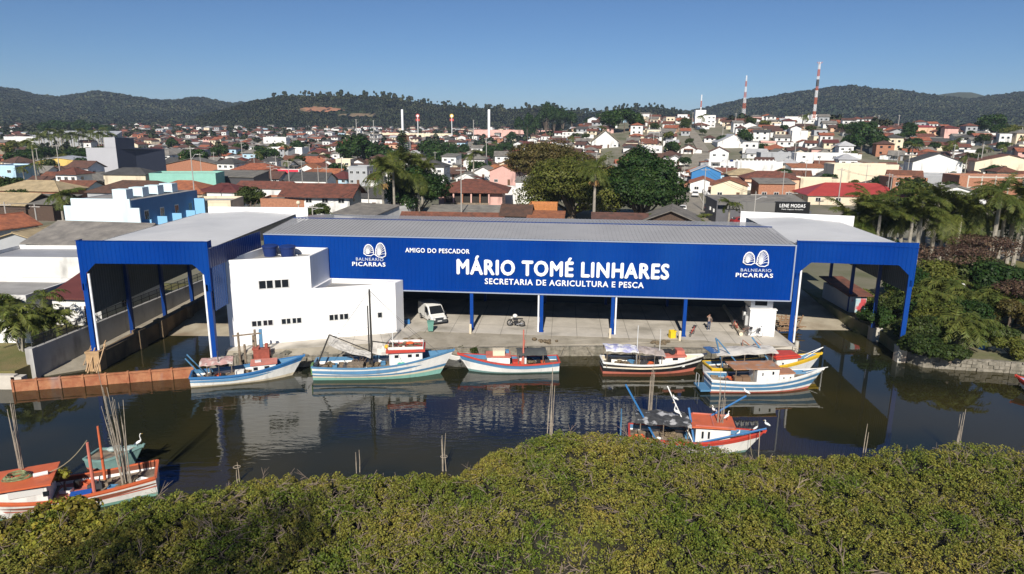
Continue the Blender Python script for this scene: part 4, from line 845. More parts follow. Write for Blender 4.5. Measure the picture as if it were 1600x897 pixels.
# ---------------- vehicles, cycles, person, small things ----------------
paintw = mat('car_white', (.75,.74,.70), .3, spec=.6); tyre = mat('tyre', (.02,.02,.02), .9); rimm = mat('rim', (.35,.35,.36), .35, metal=.6); bump_ = mat('bumper', (.04,.045,.05), .6); lampm = mat('headlight', (.6,.6,.58), .15); taill = mat('tail_light', (.4,.02,.02), .3)
def car(name, label, p, rz, paint, kind='hatch', s=1.0, group=None):
    t = thing(name, label, 'van' if kind=='van' else ('pickup truck' if kind == 'pickup' else 'car'), p, rz, group)
    if kind == 'van': L, Wd, sec = 4.2, 1.7, [(-2.1,.35,1.75,1.0),(-2.02,.28,1.9,.98),(-1.0,.28,1.98,.98),(.3,.28,1.98,.98),(.75,.28,1.85,.97),(1.15,.28,1.45,.98),(1.5,.28,1.05,1),(1.95,.3,.9,.96),(2.1,.38,.62,.88)]; gz = [(.70,1.42)]
    elif kind == 'pickup': L, Wd, sec = 4.8, 1.75, [(-2.4,.4,.95,.98),(-2.3,.35,1.0,1),(-.7,.35,1.0,1),(-.55,.35,1.6,.9),(.5,.35,1.65,.88),(1.1,.35,1.05,.98),(2.2,.38,.9,.95),(2.4,.45,.65,.88)]; gz = []
    else: L, Wd, sec = 4.0, 1.68, [(-2.0,.4,.8,.9),(-1.85,.3,1.02,.97),(-1.35,.3,1.35,.88),(-.4,.3,1.47,.84),(.3,.3,1.42,.84),(.95,.3,1.02,.96),(1.75,.32,.85,.95),(2.0,.4,.55,.86)]; gz = []
    mb = MB(); R = []
    for (x,zb,zt,wf) in sec:
        w2 = Wd/2; belt = min(zt, .98); 
        R.append([(x,-w2*.94,zb),(x,-w2,zb+.2),(x,-w2,belt-.06 if zt>belt+.01 else belt-.1),(x,-w2*wf,zt-.07),(x,-w2*wf+.1,zt),(x,w2*wf-.1,zt),(x,w2*wf,zt-.07),(x,w2,belt-.06 if zt>belt+.01 else belt-.1),(x,w2,zb+.2),(x,w2*.94,zb)])
    k = len(R[0])
    for i in range(len(R)-1):
        for j in range(k-1): mb.quad(R[i][j],R[i][j+1],R[i+1][j+1],R[i+1][j])
        mb.quad(R[i][k-1],R[i][0],R[i+1][0],R[i+1][k-1])
    mb.add(R[0],[tuple(range(k-1,-1,-1))]); mb.add(R[-1],[tuple(range(k))])
    mb.build('body', paint, t)
    w2 = Wd/2
    if kind == 'van': ws = [((.80,1.83),(1.46,1.12))]; 
    if kind == 'van':
        mb = MB(); mb.add([(.80,-.68,1.80),(.80,.68,1.80),(1.47,.78,1.10),(1.47,-.78,1.10)],[(0,1,2,3)]); mb.v=[(x+.03,y,z+.035) for x,y,z in mb.v]; mb.build('windscreen', glass, t)
        for sg in (-1,1):
            mb = MB(); mb.add([(.05,sg*(w2-.005),1.05),(1.2,sg*(w2-.005),1.05),(.7,sg*(w2-.03),1.72),(.05,sg*(w2-.03),1.74)],[(0,1,2,3)]); mb.v=[(x,y+sg*.02,z) for x,y,z in mb.v]; mb.build('side_window', glass, t)
        for sg in (-1,1): mb = MB(); mb.box(-1.9,-.1,sg*w2-.01,sg*w2+.012,.45,.5); mb.box(-.1,-.07,sg*w2-.01,sg*w2+.012,.4,1.7); mb.build('door_line', bump_, t)
        mb = MB(); mb.box(1.85,2.18,-w2*.98,w2*.98,.28,.58); mb.box(2.0,2.14,-.45,.45,.58,.80); mb.build('bumper', bump_, t); mb = MB(); mb.box(2.18,2.2,-.25,.25,.42,.54); mb.build('number_plate', frame_m, t)
        for sg in (-1,1): mb = MB(); mb.obox((2.02,sg*.62,.78),(.14,.32,.18),0); mb.build('headlight', lampm, t)
        for sg in (-1,1): mb = MB(); mb.obox((1.05,sg*(w2+.12),1.12),(.1,.2,.2),0); mb.build('mirror', bump_, t)
        wx = (1.35,-1.3)
    else:
        if kind == 'pickup': a = dict(ws=((.5,1.6),(1.05,1.1)), rw=((-.57,1.55),(-.66,1.1)), sw=(-.5,.85,1.08,1.5,.4))
        else: a = dict(ws=((.33,1.38),(.92,1.06)), rw=((-1.32,1.33),(-1.8,1.06)), sw=(-1.3,.8,1.0,1.36,.25))
        for nm,(p1,p2),o in (('windscreen',a['ws'],.03),('rear_window',a['rw'],-.03)):
            mb = MB(); mb.add([(p1[0]+o,-w2*.78,p1[1]+.02),(p1[0]+o,w2*.78,p1[1]+.02),(p2[0]+o,w2*.85,p2[1]+.02),(p2[0]+o,-w2*.85,p2[1]+.02)],[(0,1,2,3)]); mb.build(nm, glass, t)
        x0,x1,z0,z1_,ta = a['sw']
        for sg in (-1,1): mb = MB(); mb.add([(x0,sg*(w2+.0),z0),(x1,sg*(w2+.0),z0),(x1-ta*1.6,sg*(w2*.88+.02),z1_),(x0+ta*.6,sg*(w2*.88+.02),z1_)],[(0,1,2,3)]); mb.build('side_window', glass, t)
        mb = MB(); mb.box(sec[-1][0]-.15,sec[-1][0]+.05,-w2*.9,w2*.9,.33,.5); mb.build('bumper', bump_, t)
        for sg in (-1,1): mb = MB(); mb.obox((sec[-1][0]-.06,sg*.6,.66),(.12,.3,.12)); mb.build('headlight', lampm, t)
        for sg in (-1,1): mb = MB(); mb.obox((sec[0][0]+.03,sg*.65,.8),(.1,.24,.14)); mb.build('tail_light', taill, t)
        wx = (1.3,-1.25) if kind == 'hatch' else (1.55,-1.45)
    for x in wx:
        for sg in (-1,1):
            mb = MB(); mb.lathe([(.2,-.1),(.31,-.1),(.31,.1),(.2,.1)],16); mb.v = [(a,c,b_) for a,b_,c in mb.v]; wh = mb.build('wheel', tyre, t, (x,sg*(w2-.08),.31)); 
            mb = MB(); mb.lathe([(.2,-.11),(.2,.11)],12); mb.v = [(a,c,b_) for a,b_,c in mb.v]; mb.build('rim', rimm, wh)
    if s != 1: t.scale = (s,s,s)
    return t
vp = G(680,500,1.3); ang = math.atan2(-1,.75)
car('parked_van', 'white delivery van with dark bumper parked at the edge of the hangar floor', (vp.x-.3,vp.y-.1,1.3), math.radians(-62), paintw, 'van')
t = thing('waste_bin', 'green wheeled waste bin standing in front of the white van', 'bin', G(673,518,1.29), .1); gb = mat('bin_green',(.13,.30,.24),.5,noise=.1,scale=3)
mb = MB(); mb.add([(-.24,-.24,.1),(.24,-.24,.1),(.24,.24,.1),(-.24,.24,.1),(-.32,-.32,1.05),(.32,-.32,1.05),(.32,.32,1.05),(-.32,.32,1.05)],[(0,3,2,1),(4,5,6,7),(0,1,5,4),(1,2,6,5),(2,3,7,6),(3,0,4,7)]); mb.build('bin_body', gb, t)
mb = MB(); mb.box(-.35,.35,-.37,.34,1.05,1.13); mb.build('lid', gb, t)
for sg in (-1,1): mb = MB(); mb.lathe([(.1,-.04),(.1,.04)],10); mb.v=[(c,a,b_) for a,b_,c in mb.v]; mb.build('wheel', tyre, t, (sg*.27,.24,.1))
for i,(x,y,l) in enumerate(((735,521,'left of the first blue post from the van'),(953,528,'beside the third blue post with the white pipe'),(1062,532,'beside the rightmost short blue post'))):
    p = G(x,y,1.27); mb = MB(); mb.lathe([(.13,0),(.13,.95),(.1,1.0)],12); tag(mb.build('bollard', pm_('cream'), None, p), 'short round pale bollard '+l, 'bollard', 'bollards along the quay')
t = thing('yellow_box', 'bright yellow open crate standing on the quay near the black boat', 'crate', G(1050,528,1.28), .2)
mb = MB(); mb.box(-.3,.3,-.25,.25,0,.04); [mb.box(*q) for q in ((-.3,.3,-.25,-.21,0,.8),(-.3,.3,.21,.25,0,.8),(-.3,-.26,-.25,.25,0,.8),(.26,.3,-.25,.25,0,.8))]; mb.box(-.33,.33,-.28,-.25,.7,.8); mb.build('crate_body', mat('crate_yellow',(.75,.52,.02),.5), t)
def bike(name, label, p, rz, col, cat='bicycle', moto=False, lean=.12):
    t = thing(name, label, cat, p, rz, None if moto else 'bicycles by the quay'); fm = mat('frame_'+col, P_.get(col,(.1,.1,.1)), .4)
    wb = .55 if not moto else .65; r = .33 if not moto else .29; tr = .022 if not moto else .06
    for x in (-wb,wb):
        mb = MB(); mb.tube([(r*math.cos(a),0,r*math.sin(a)) for a in np.linspace(0,2*math.pi,19)],tr,6,cap=False)
        wh = mb.build('wheel', tyre, t, (x,0,r+tr)); mb = MB()
        for k in range(8): a = k*math.pi/4; mb.beam((0,0,0),(r*math.cos(a),0,r*math.sin(a)),.008 if not moto else .03)
        mb.build('spokes', rimm, wh)
    z = r+tr; mb = MB()
    if not moto:
        for a,c in (((-wb,0,z),(-.15,0,z+.05)),((-.15,0,z+.05),(-.25,0,z+.5)),((-.25,0,z+.45),(-wb,0,z)),((-.15,0,z+.05),(.38,0,z+.45)),((-.24,0,z+.42),(.36,0,z+.52)),((.34,0,z+.6),(wb,0,z))): mb.tube([a,c],.022,5)
        mb.build('frame', fm, t); mb = MB(); mb.tube([(.3,-.28,z+.68),(.34,0,z+.66),(.3,.28,z+.68)],.018,5); mb.tube([(.34,0,z+.5),(.34,0,z+.66)],.018,5); mb.build('handlebar', dgrey, t); mb = MB(); mb.obox((-.27,0,z+.58),(.27,.15,.07)); mb.tube([(-.25,0,z+.45),(-.27,0,z+.57)],.016,5); mb.build('saddle', black, t)
        mb = MB(); mb.box(.4,.65,-.15,.15,z+.4,z+.62); mb.build('basket', dgrey, t)
    else:
        mb = MB(); mb.obox((.05,0,z+.42),(.5,.28,.24)); mb.obox((0,0,z+.08),(.45,.3,.3)); mb.tube([(.35,0,z+.55),(wb,0,z)],.05,6); mb.build('frame', fm, t); mb = MB(); mb.obox((-.42,0,z+.5),(.6,.26,.12)); mb.build('saddle', black, t)
        mb = MB(); mb.tube([(.3,-.35,z+.75),(.36,0,z+.68),(.3,.35,z+.75)],.02,5); mb.build('handlebar', dgrey, t); mb = MB(); mb.ball((.45,0,z+.55),.11,n=8); mb.build('headlight', lampm, t); mb = MB(); mb.tube([(-.1,.16,z-.1),(-.75,.18,z+.05)],.05,6); mb.build('exhaust', rimm, t)
        mb = MB(); mb.obox((wb,0,z+.38),(.5,.12,.04)); mb.build('mudguard', fm, t)
        mb = MB(); mb.ball((.12,0,z+.78),.22,n=8,sq=(1.2,1.1,1)); mb.build('white_cover', pm_('white'), t)
    t.rotation_euler.x = lean
    return t
bike('motorcycle','dark motorcycle with a white cover parked on the concrete by the mast',(G(806,510,1.3)),math.radians(170),'black','motorcycle',True)
bike('bicycle','lone small red bicycle standing right of the rightmost short blue post',G(1081,524,1.3),math.radians(60),'red')
bike('bicycle','red bicycle leaning against the thick pipe',G(1148,516,1.3),math.radians(100),'red')
bike('bicycle','dark bicycle beside the door of the small white cabin',G(1177,526,1.3),math.radians(-20),'black')
bike('bicycle','brown bicycle just left of the dark one by the white cabin',G(1164,524,1.3),math.radians(10),'brown')
a = G(1158,522,1.5); c = G(1131,478,1.5); mb = MB(); mb.tube([a,c],.2,10); tag(mb.build('pipe', pm_('cream')), 'thick cream pipe lying on the concrete towards the dark hangar interior', 'pipe')
for (x,y,l) in ((1160,541,'left'),(1180,543,'right')):
    p = G(x,y,1.2); mb = MB(); mb.tube([(p.x,p.y,1.2),(p.x,p.y,1.85)],.05,6); mb.tube([(p.x,p.y,1.85),(p.x+.7,p.y-.3,1.3)],.05,6); tag(mb.build('mooring_hook', rust), 'small rusty %s mooring bracket at the quay edge above the sheet canopy'%l, 'bracket')
mb = MB()
for k in range(16):
    p = G(random.uniform(1214,1244),random.uniform(505,520),.3); a = random.uniform(-.4,.4); mb.obox((p.x,p.y,.3+k*.07),(2.2,.12,.1),a)
for k in range(8): p = G(1216+k*4,515,.3); mb.beam((p.x,p.y,.1),(p.x+random.uniform(-1,1),p.y+.3,1.9),.1)
tag(mb.build('wooden_cradle', mat('cradle_wood',(.26,.16,.09),.9,noise=.2,scale=3)), 'wooden boat cradle of brown planks on the right slipway behind the post', 'cradle')
mb = MB(); mb.prism([(-.3,-.2),(.4,-.1),(.1,.5)],0,.5); tag(mb.build('tarpaulin', pm_('blue'), None, G(635,506,1.3)), 'small blue tarpaulin heap against the right end of the white block', 'tarpaulin')
# ---------------- person ----------------
skin = mat('skin', (.40,.22,.15), .6); shirt = mat('shirt', (.27,.20,.16), .9); jeans = mat('jeans', (.02,.04,.10), .9); shoe = mat('shoe_white', (.7,.7,.7), .6); hairm = mat('hair', (.02,.015,.01), .9)
def skinfig(name, nodes, edges, mats, matf, parent, sub=1):
    me = bpy.data.meshes.new(name); me.from_pydata([n_[0] for n_ in nodes], edges, []); o = bpy.data.objects.new(name, me); COL.objects.link(o)
    m = o.modifiers.new('s','SKIN'); sv = me.skin_vertices[0].data
    for i,n_ in enumerate(nodes): sv[i].radius = (n_[1], n_[2] if len(n_)>2 else n_[1]); sv[i].use_root = (i==0)
    s_ = o.modifiers.new('b','SUBSURF'); s_.levels = sub; s_.render_levels = sub
    dg = bpy.context.evaluated_depsgraph_get(); dg.update(); nm = bpy.data.meshes.new_from_object(o.evaluated_get(dg)); bpy.data.objects.remove(o)
    nm.materials.clear()
    for m_ in mats: nm.materials.append(m_)
    for p in nm.polygons: p.material_index = matf(p.center); p.use_smooth = True
    return link(name, nm, parent)
def person(label, p, rz):
    t = thing('person', label, 'person', p, rz)
    N = [((0,0,.95),.15,.11),((0,0,1.12),.14,.10),((0,0,1.32),.17,.11),((0,0,1.45),.10,.08),((0,-.005,1.52),.052),((0,-.01,1.60),.075,.09),((0,-.01,1.69),.078,.092),((0,-.01,1.75),.05)]
    E_ = [(0,1),(1,2),(2,3),(3,4),(4,5),(5,6),(6,7)]
    def chain(start, pts):
        k = start
        for q in pts: N.append(q); E_.append((k,len(N)-1)); k = len(N)-1
        return k
    for sg in (-1,1): chain(0,[((sg*.10,0,.88),.092),((sg*.115,-.01,.50),.062),((sg*.12,.02,.10),.042),((sg*.125,-.05,.04),.045,.04),((sg*.13,-.16,.03),.035,.03)])
    h = chain(3,[((.19,0,1.42),.055),((.30,-.02,1.17),.042),((.27,-.06,.93),.032),((.265,-.07,.86),.035,.018)])
    for f in range(4): chain(h,[((.265+.0,-.045-.018*f,.81),.009),((.262,-.045-.018*f,.765+.008*abs(f-1.5)),.008)])
    chain(h,[((.25,-.10,.84),.010),((.25,-.115,.80),.008)])
    h = chain(3,[((-.19,0,1.42),.055),((-.36,-.12,1.50),.042),((-.16,-.17,1.69),.032),((-.09,-.17,1.715),.035,.018)])
    for f in range(4): chain(h,[((-.045,-.17+.02*f-.03,1.72),.009),((.0,-.165+.02*f-.03,1.72),.008)])
    chain(h,[((-.08,-.21,1.69),.010),((-.05,-.215,1.68),.008)])
    def mf(c):
        if c.z < .075: return 3
        if c.z < .98 and abs(c.x) < .235: return 2
        if c.z < 1.5 and c.z > .98: return 1
        return 0
    b_ = skinfig('body', N, E_, [skin, shirt, jeans, shoe], mf, t)
    mb = MB(); mb.ball((0,.012,1.72),.1,n=12,sq=(.92,1.05,.78)); mb.build('hair', hairm, t, sm=True)
    for sg in (-1,1): mb = MB(); mb.ball((sg*.03,-.098,1.655),.012,n=6); mb.build('eye', black, t)
    mb = MB(); mb.add([(-.014,-.095,1.62),(.014,-.095,1.62),(0,-.125,1.625),(0,-.09,1.67)],[(0,1,2),(0,2,3),(1,3,2)]); mb.build('nose', skin, t); mb = MB(); mb.box(-.025,.025,-.1,-.095,1.585,1.592); mb.build('mouth', mat('lips',(.3,.1,.08),.6), t)
    for sg in (-1,1): mb = MB(); mb.ball((sg*.08,0,1.645),.022,n=6,sq=(.5,1,1.3)); mb.build('ear', skin, t)
    return t
person('man in brown shirt and dark jeans on the quay, one hand shading his eyes', G(1107,516,1.3), math.radians(15))
# barrel and bits on the right bank
p = G(1533,546,1.0); mb = MB(); mb.lathe([(.28,0),(.3,.02),(.3,.3),(.31,.32),(.3,.34),(.3,.6),(.31,.62),(.3,.64),(.3,.88),(.28,.9)],16); tag(mb.build('barrel', mat('barrel_blue',(.05,.18,.42),.5,noise=.1,scale=3), None, p), 'blue plastic barrel on the gabion bank at the right', 'barrel')
for (x,y,l) in ((1552,548,'pale flat slab beside the blue barrel'),(1565,552,'small white box on the bank right of the blue barrel')):
    p = G(x,y,1.0); mb = MB(); mb.obox((0,0,.18),(.9,.5,.2),.3); mb.obox((.1,.1,.34),(.5,.4,.15),.8); tag(mb.build('slab', pm_('cream'), None, p), l, 'slab')
for (x,y,l,k) in ((1497,470,'white rag statue-like bundle among the shrubs on the right bank',0),):
    p = G(x,y,1.5); mb = MB()
    for q in range(6): mb.ball((random.gauss(0,.25),random.gauss(0,.2),.9+random.random()*1.2),random.uniform(.22,.4),n=8)
    tag(mb.build('cloth_bundle', pm_('white'), None, p), l, 'bundle')
mb = MB(); b11 = None
t = thing('upturned_boat','old red boat lying on the lawn under the reddish almond trees','boat',G(1480,448,1.5),math.radians(-10))
mb = MB(); n_=12
for i in range(n_):
    for sg in (-1,1):
        f = lambda k: (k/n_*5.5, sg*.8*math.sin(math.pi*min(1,(k+2)/(n_+2)))**.6, .75); g_ = lambda k: (k/n_*5.5, sg*.35*math.sin(math.pi*min(1,(k+2)/(n_+2)))**.6, .15)
        mb.quad(f(i),f(i+1),g_(i+1),g_(i)); mb.quad(g_(i),g_(i+1),(g_(i+1)[0],0,.1),(g_(i)[0],0,.1))
mb.build('hull', pm_('red'), t)
mb = MB(); mb.box(.3,5,-.72,-.6,.72,.8); mb.box(.3,5,.6,.72,.72,.8); mb.build('gunwale', pm_('white'), t)
# shed with painted wall by right slipway
t = thing('tiled_hut','low hut with tiled roof and colourful graffiti end wall under the right shed','hut',(39.0,76.4,1.4),math.radians(0))
mb = MB(); mb.box(0,1.9,.06,7,0,2.0); mb.build('wall', WALL['grey'], t); mb = MB(); mb.box(0,1.9,0,.06,0,2.0); mb.build('painted_wall', [mat('graffiti',(.55,.55,.55),.8,col2=(.20,.42,.48),scale=.9,dirt=((.45,.06,.07),1.3,.54,.60))], t)
mb = MB(); mb.add([(-.5,-.5,2.02),(2.4,-.5,2.02),(2.4,7.4,2.6),(-.5,7.4,2.6),(-.5,-.5,2.14),(2.4,-.5,2.14),(2.4,7.4,2.72),(-.5,7.4,2.72)],[(0,3,2,1),(4,5,6,7),(0,1,5,4),(1,2,6,5),(2,3,7,6),(3,0,4,7)]); mb.build('roof', ROOF['rust tiled'], t)
# ---------------- vegetation ----------------
def leafm(name, c, c2, k=.35, scale=.5, rough=.55, trans=.25):
    m = mat(name, c, rough, col2=c2, scale=scale, island=k, world=True, spec=.25, detail=3)
    nt = m.node_tree; b = nt.nodes['Principled BSDF']; out = nt.nodes['Material Output']; tr = nt.nodes.new('ShaderNodeBsdfTranslucent'); mx = nt.nodes.new('ShaderNodeMixShader'); mx.inputs[0].default_value = trans
    src = b.inputs['Base Color'].links[0].from_socket; nt.links.new(src, tr.inputs['Color']); nt.links.new(b.outputs[0], mx.inputs[1]); nt.links.new(tr.outputs[0], mx.inputs[2]); nt.links.new(mx.outputs[0], out.inputs['Surface'])
    return m
mang = leafm('mangrove_leaf', (.105,.150,.018), (.27,.235,.045), .45, .28)
seagr = leafm('sea_grape_leaf', (.10,.075,.02), (.28,.26,.03), .5, .6)
twigm = mat('mangrove_twig', (.20,.155,.12), .95, noise=.25, scale=2)
barkm = mat('bark', (.13,.10,.075), .95, noise=.3, scale=3, bump=.5); palmbark = mat('palm_bark', (.30,.27,.22), .95, noise=.2, scale=2)
L_olive = leafm('leaf_olive', (.075,.095,.014), (.14,.145,.03), .35, .3); L_dark = leafm('leaf_dark', (.016,.042,.010), (.045,.085,.016), .35, .35)
L_brown = leafm('leaf_brown', (.08,.07,.02), (.13,.10,.03), .35, .3); L_mid = leafm('leaf_mid', (.030,.052,.011), (.068,.09,.02), .35, .3)
L_purple = leafm('leaf_purple', (.065,.035,.026), (.15,.10,.06), .4, .5); L_palm = leafm('palm_frond', (.055,.080,.014), (.135,.15,.032), .35, .4); L_dry = leafm('dry_frond', (.40,.24,.09), (.55,.36,.14), .3, .5)
L_yel = leafm('leaf_yellow', (.16,.16,.02), (.30,.28,.04), .4, .4)
# mangrove thicket along the near bank
def edgeY(x):
    return np.interp(x, [-80,-40,-30,-24,-20.5,-17,-12,-8,-5,-2.6,-1.2,.5,3,6,8.5,12,15,20,27,40,80], [28,29.5,30.4,31.0,31.5,33.0,34.8,35.5,36.2,36.7,38.8,39.6,41.0,41.0,40.2,39.3,39.3,38.9,39.1,39.4,39]) + .35*vnoise(x, x*0, 3, 1.3)
def canopyH(x, y):
    e = edgeY(x)-y
    base = 3.3 + .6*vnoise(x, y, 11, 3.2) + .38*vnoise(x, y, 12, 1.3) + .16*vnoise(x, y, 13, .5)
    return base*np.clip(e/1.3, 0, 1)**.45 - np.where(e < 0, 3, 0)
def thicket(N, x0, x1, y0, leaf, m, nm, twigs=True):
    X = rng.uniform(x0, x1, N); Y = y0+(edgeY(X)-y0)*(1-rng.uniform(0,1,N)**1.15*1.0); Y = np.minimum(Y, edgeY(X)-.02)
    # shrub tufts: leaves cluster round tuft centres so that gaps stay dark
    cell = .42; cx = np.floor(X/cell); cy = np.floor(Y/cell); h = np.sin(cx*127.1+cy*311.7)*43758.5; h = h-np.floor(h); h2 = np.sin(cx*269.5+cy*183.3)*43758.5; h2 = h2-np.floor(h2)
    h3 = np.sin(cx*39.5+cy*83.1)*9758.5; h3 = h3-np.floor(h3)
    tx = (cx+h)*cell; ty = (cy+h2)*cell; rad = .27*np.sqrt(rng.uniform(0,1,N))*(.55+.8*h3); a = rng.uniform(0,6.283,N)
    X = tx+rad*np.cos(a); Y = np.minimum(ty+rad*np.sin(a), edgeY(tx)+.15)
    Z = canopyH(X, np.minimum(Y, edgeY(X)-.02)) + (h3-.5)*.6 - rng.exponential(.14, N) - rad*rad*2.4
    gap = vnoise(X, Y, 21, 2.1)*.6+vnoise(X, Y, 22, .8)*.4
    keep = (Z > .05) & (rng.uniform(0,1,N) < np.clip(1.0-gap*1.1, .12, 1))
    P = np.stack([X,Y,Z],1)[keep]
    return P
mb_parts = []
P = thicket(700000, -34, 34, 18, .1, mang, 'mangrove')
# unseen tall tree crowns left of the viewpoint, added to shade the lower left
tp_ = []
for (cx_,cy_,hz_,rr_) in ((-17.5,-1,22.3,2.6),(-14.0,-2,23.6,2.3),(-21.0,-1,21.6,2.2),(-15.5,-2.5,19.5,2.5)):
    d = rng.normal(0,1,(6500,3)); d /= np.linalg.norm(d,axis=1)[:,None]; tp_.append(np.array([cx_,cy_,hz_])+d*(rng.uniform(.3,1,6500)**.5)[:,None]*np.array([rr_,rr_,2.2])*(1+.2*np.sin(d[:,:1]*7)))
P = np.concatenate([P]+tp_)
# leaves hanging over the water edge
Xe = rng.uniform(-34, 34, 60000); ye = edgeY(Xe); Ze = rng.uniform(.15, 1, 60000)**.7*(2.3+.5*vnoise(Xe, ye, 31, 1.2)); Pe = np.stack([Xe, ye-.9*(Ze/3.0)**2+rng.normal(0,.14,60000), Ze], 1)
P = np.concatenate([P, Pe])
V, Qd = leaf_cards(P, np.array([0,-.25,1.0])[None,:]*np.ones((len(P),1)), .105, .62, .6)
# sheet under the leaves, shade of the gaps painted into its dark colour
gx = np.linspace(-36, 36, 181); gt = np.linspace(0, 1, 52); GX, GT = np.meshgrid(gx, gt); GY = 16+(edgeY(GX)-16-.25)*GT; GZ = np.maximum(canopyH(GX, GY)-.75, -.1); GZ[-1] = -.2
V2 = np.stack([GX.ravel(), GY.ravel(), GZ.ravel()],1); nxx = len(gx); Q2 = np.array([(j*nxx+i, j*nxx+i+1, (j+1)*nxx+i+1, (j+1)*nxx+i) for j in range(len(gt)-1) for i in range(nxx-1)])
# twigs
NT = 26000; X = rng.uniform(-34,34,NT); Y = 18+(edgeY(X)-18)*rng.uniform(0,1,NT)**.8; patch = vnoise(X,Y,41,2.6)+.5*vnoise(X,Y,42,.9); kp = rng.uniform(0,1,NT) < np.clip(.30+.75*patch, .05, 1); X, Y = X[kp], Y[kp]; NT = len(X)
Z = canopyH(X, np.minimum(Y, edgeY(X)-.05))-.12+rng.normal(0,.1,NT); D = rng.normal(0,1,(NT,3)); D[:,2] = np.abs(D[:,2])*.55+.1; D /= np.linalg.norm(D,axis=1)[:,None]; L_ = rng.uniform(.18,.62,NT)[:,None]
S = np.cross(D, rng.normal(0,1,(NT,3))); S /= np.linalg.norm(S,axis=1)[:,None]; T = np.cross(D, S); wd = rng.uniform(.010,.022,NT)[:,None]; A0 = np.stack([X,Y,Z],1)-D*L_*.4; B0 = A0+D*L_
V3 = np.stack([A0-S*wd, A0+S*wd, B0+S*wd*.5, B0-S*wd*.5, A0-T*wd, A0+T*wd, B0+T*wd*.5, B0-T*wd*.5],1).reshape(-1,3); Q3 = np.arange(len(V3)).reshape(-1,4)
NB = 420; X = rng.uniform(-34,34,NB); Y = 18+(edgeY(X)-18.4)*rng.uniform(0,1,NB)**.8; Z = canopyH(X,Y)-.25; D = rng.normal(0,1,(NB,3)); D[:,2] = np.abs(D[:,2])*.45+.25; D /= np.linalg.norm(D,axis=1)[:,None]; L_ = rng.uniform(.5,1.25,NB)[:,None]
S = np.cross(D, rng.normal(0,1,(NB,3))); S /= np.linalg.norm(S,axis=1)[:,None]; T = np.cross(D, S); wd = rng.uniform(.014,.026,NB)[:,None]; A0 = np.stack([X,Y,Z],1); V4 = []
for f0, f1, dv in ((0,1,0),(.35,.8,.35),(.55,1.0,-.35),(.7,1.15,.3)):
    a0 = A0+D*L_*f0; b0 = A0+D*L_*f1+(S*dv+T*dv*.6)*L_*(f1-f0)*1.3
    V4 += [np.stack([a0-S*wd, a0+S*wd, b0+S*wd*.4, b0-S*wd*.4],1), np.stack([a0-T*wd, a0+T*wd, b0+T*wd*.4, b0-T*wd*.4],1)]
V3 = np.concatenate([V3]+[v.reshape(-1,3) for v in V4]); Q3 = np.arange(len(V3)).reshape(-1,4)
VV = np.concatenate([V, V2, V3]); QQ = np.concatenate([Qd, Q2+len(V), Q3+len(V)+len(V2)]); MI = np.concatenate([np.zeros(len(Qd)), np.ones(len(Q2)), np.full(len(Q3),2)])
under = mat('thicket_gap_shade', (.022,.02,.012), 1.0, noise=.4, scale=2, world=True)
tag(link('mangrove_and_shade_trees', fast_mesh('mangrove_and_shade_trees', VV, QQ, [mang, under, twigm], MI)), kind='stuff')

def crown_points(blobs, n, shell=.75):
    vol = np.array([b_[3]*b_[4]*b_[5] for b_ in blobs])**.7; cnt = (n*vol/vol.sum()).astype(int); Ps = []; Ns = []
    for (x,y,z,a,b_,c), k in zip(blobs, cnt):
        d = rng.normal(0,1,(k,3)); d /= np.linalg.norm(d,axis=1)[:,None]; r = rng.uniform(shell**3,1,k)**(1/3)
        r = r*(1+.16*np.sin(d[:,0]*5+x)*np.cos(d[:,1]*6+y)+.10*np.sin(d[:,2]*9+z*3))
        Ps.append(np.array([x,y,z])+d*r[:,None]*np.array([a,b_,c])); Ns.append(d*np.array([1,1,1.2])+np.array([0,0,.5]))
    return np.concatenate(Ps), np.concatenate(Ns)
def crown_mesh(name, R, Hc, n, leaf, m, nb=14, flat=.75, seed=0, low=0):
    r_ = random.Random(seed); blobs = []
    for k in range(nb):
        a = r_.uniform(0,6.283); q = R*.72*math.sqrt((k+.5)/nb); zz = Hc*(.33+.5*(1-(q/R)**3.2)*r_.uniform(.55,1.0)) + low*r_.uniform(-1,0)*(q/R)
        s_ = R*r_.uniform(.26,.42); blobs.append((q*math.cos(a+k*2.4), q*math.sin(a+k*2.4), zz, s_, s_, s_*flat))
    P, N = crown_points(blobs, n); V, Q = leaf_cards(P, N, leaf, .7, .5)
    # small sprays sticking out of the outline
    return fast_mesh(name, V, Q, m), blobs
def tree(name, label, p, R, Hc, trunk, n, leaf, m, nb=14, flat=.75, seed=0, cat='tree', group=None, low=0):
    t = thing(name, label, cat, p, 0, group); me, blobs = crown_mesh('crown', R, Hc, n, leaf, m, nb, flat, seed, low); link('crown', me, t, (0,0,trunk))
    mb = MB(); mb.tube([(0,0,-.2),(R*.03,0,trunk*.6),(0,R*.03,trunk+Hc*.3)], [R*.07+.06,R*.05+.04,R*.04], 8)
    for b_ in blobs[::2]: mb.tube([(0,0,trunk*.75),(b_[0]*.5,b_[1]*.5,trunk+b_[2]*.45),(b_[0],b_[1],trunk+b_[2])], [R*.035,R*.02,R*.008], 5)
    mb.build('trunk', barkm, t); return t
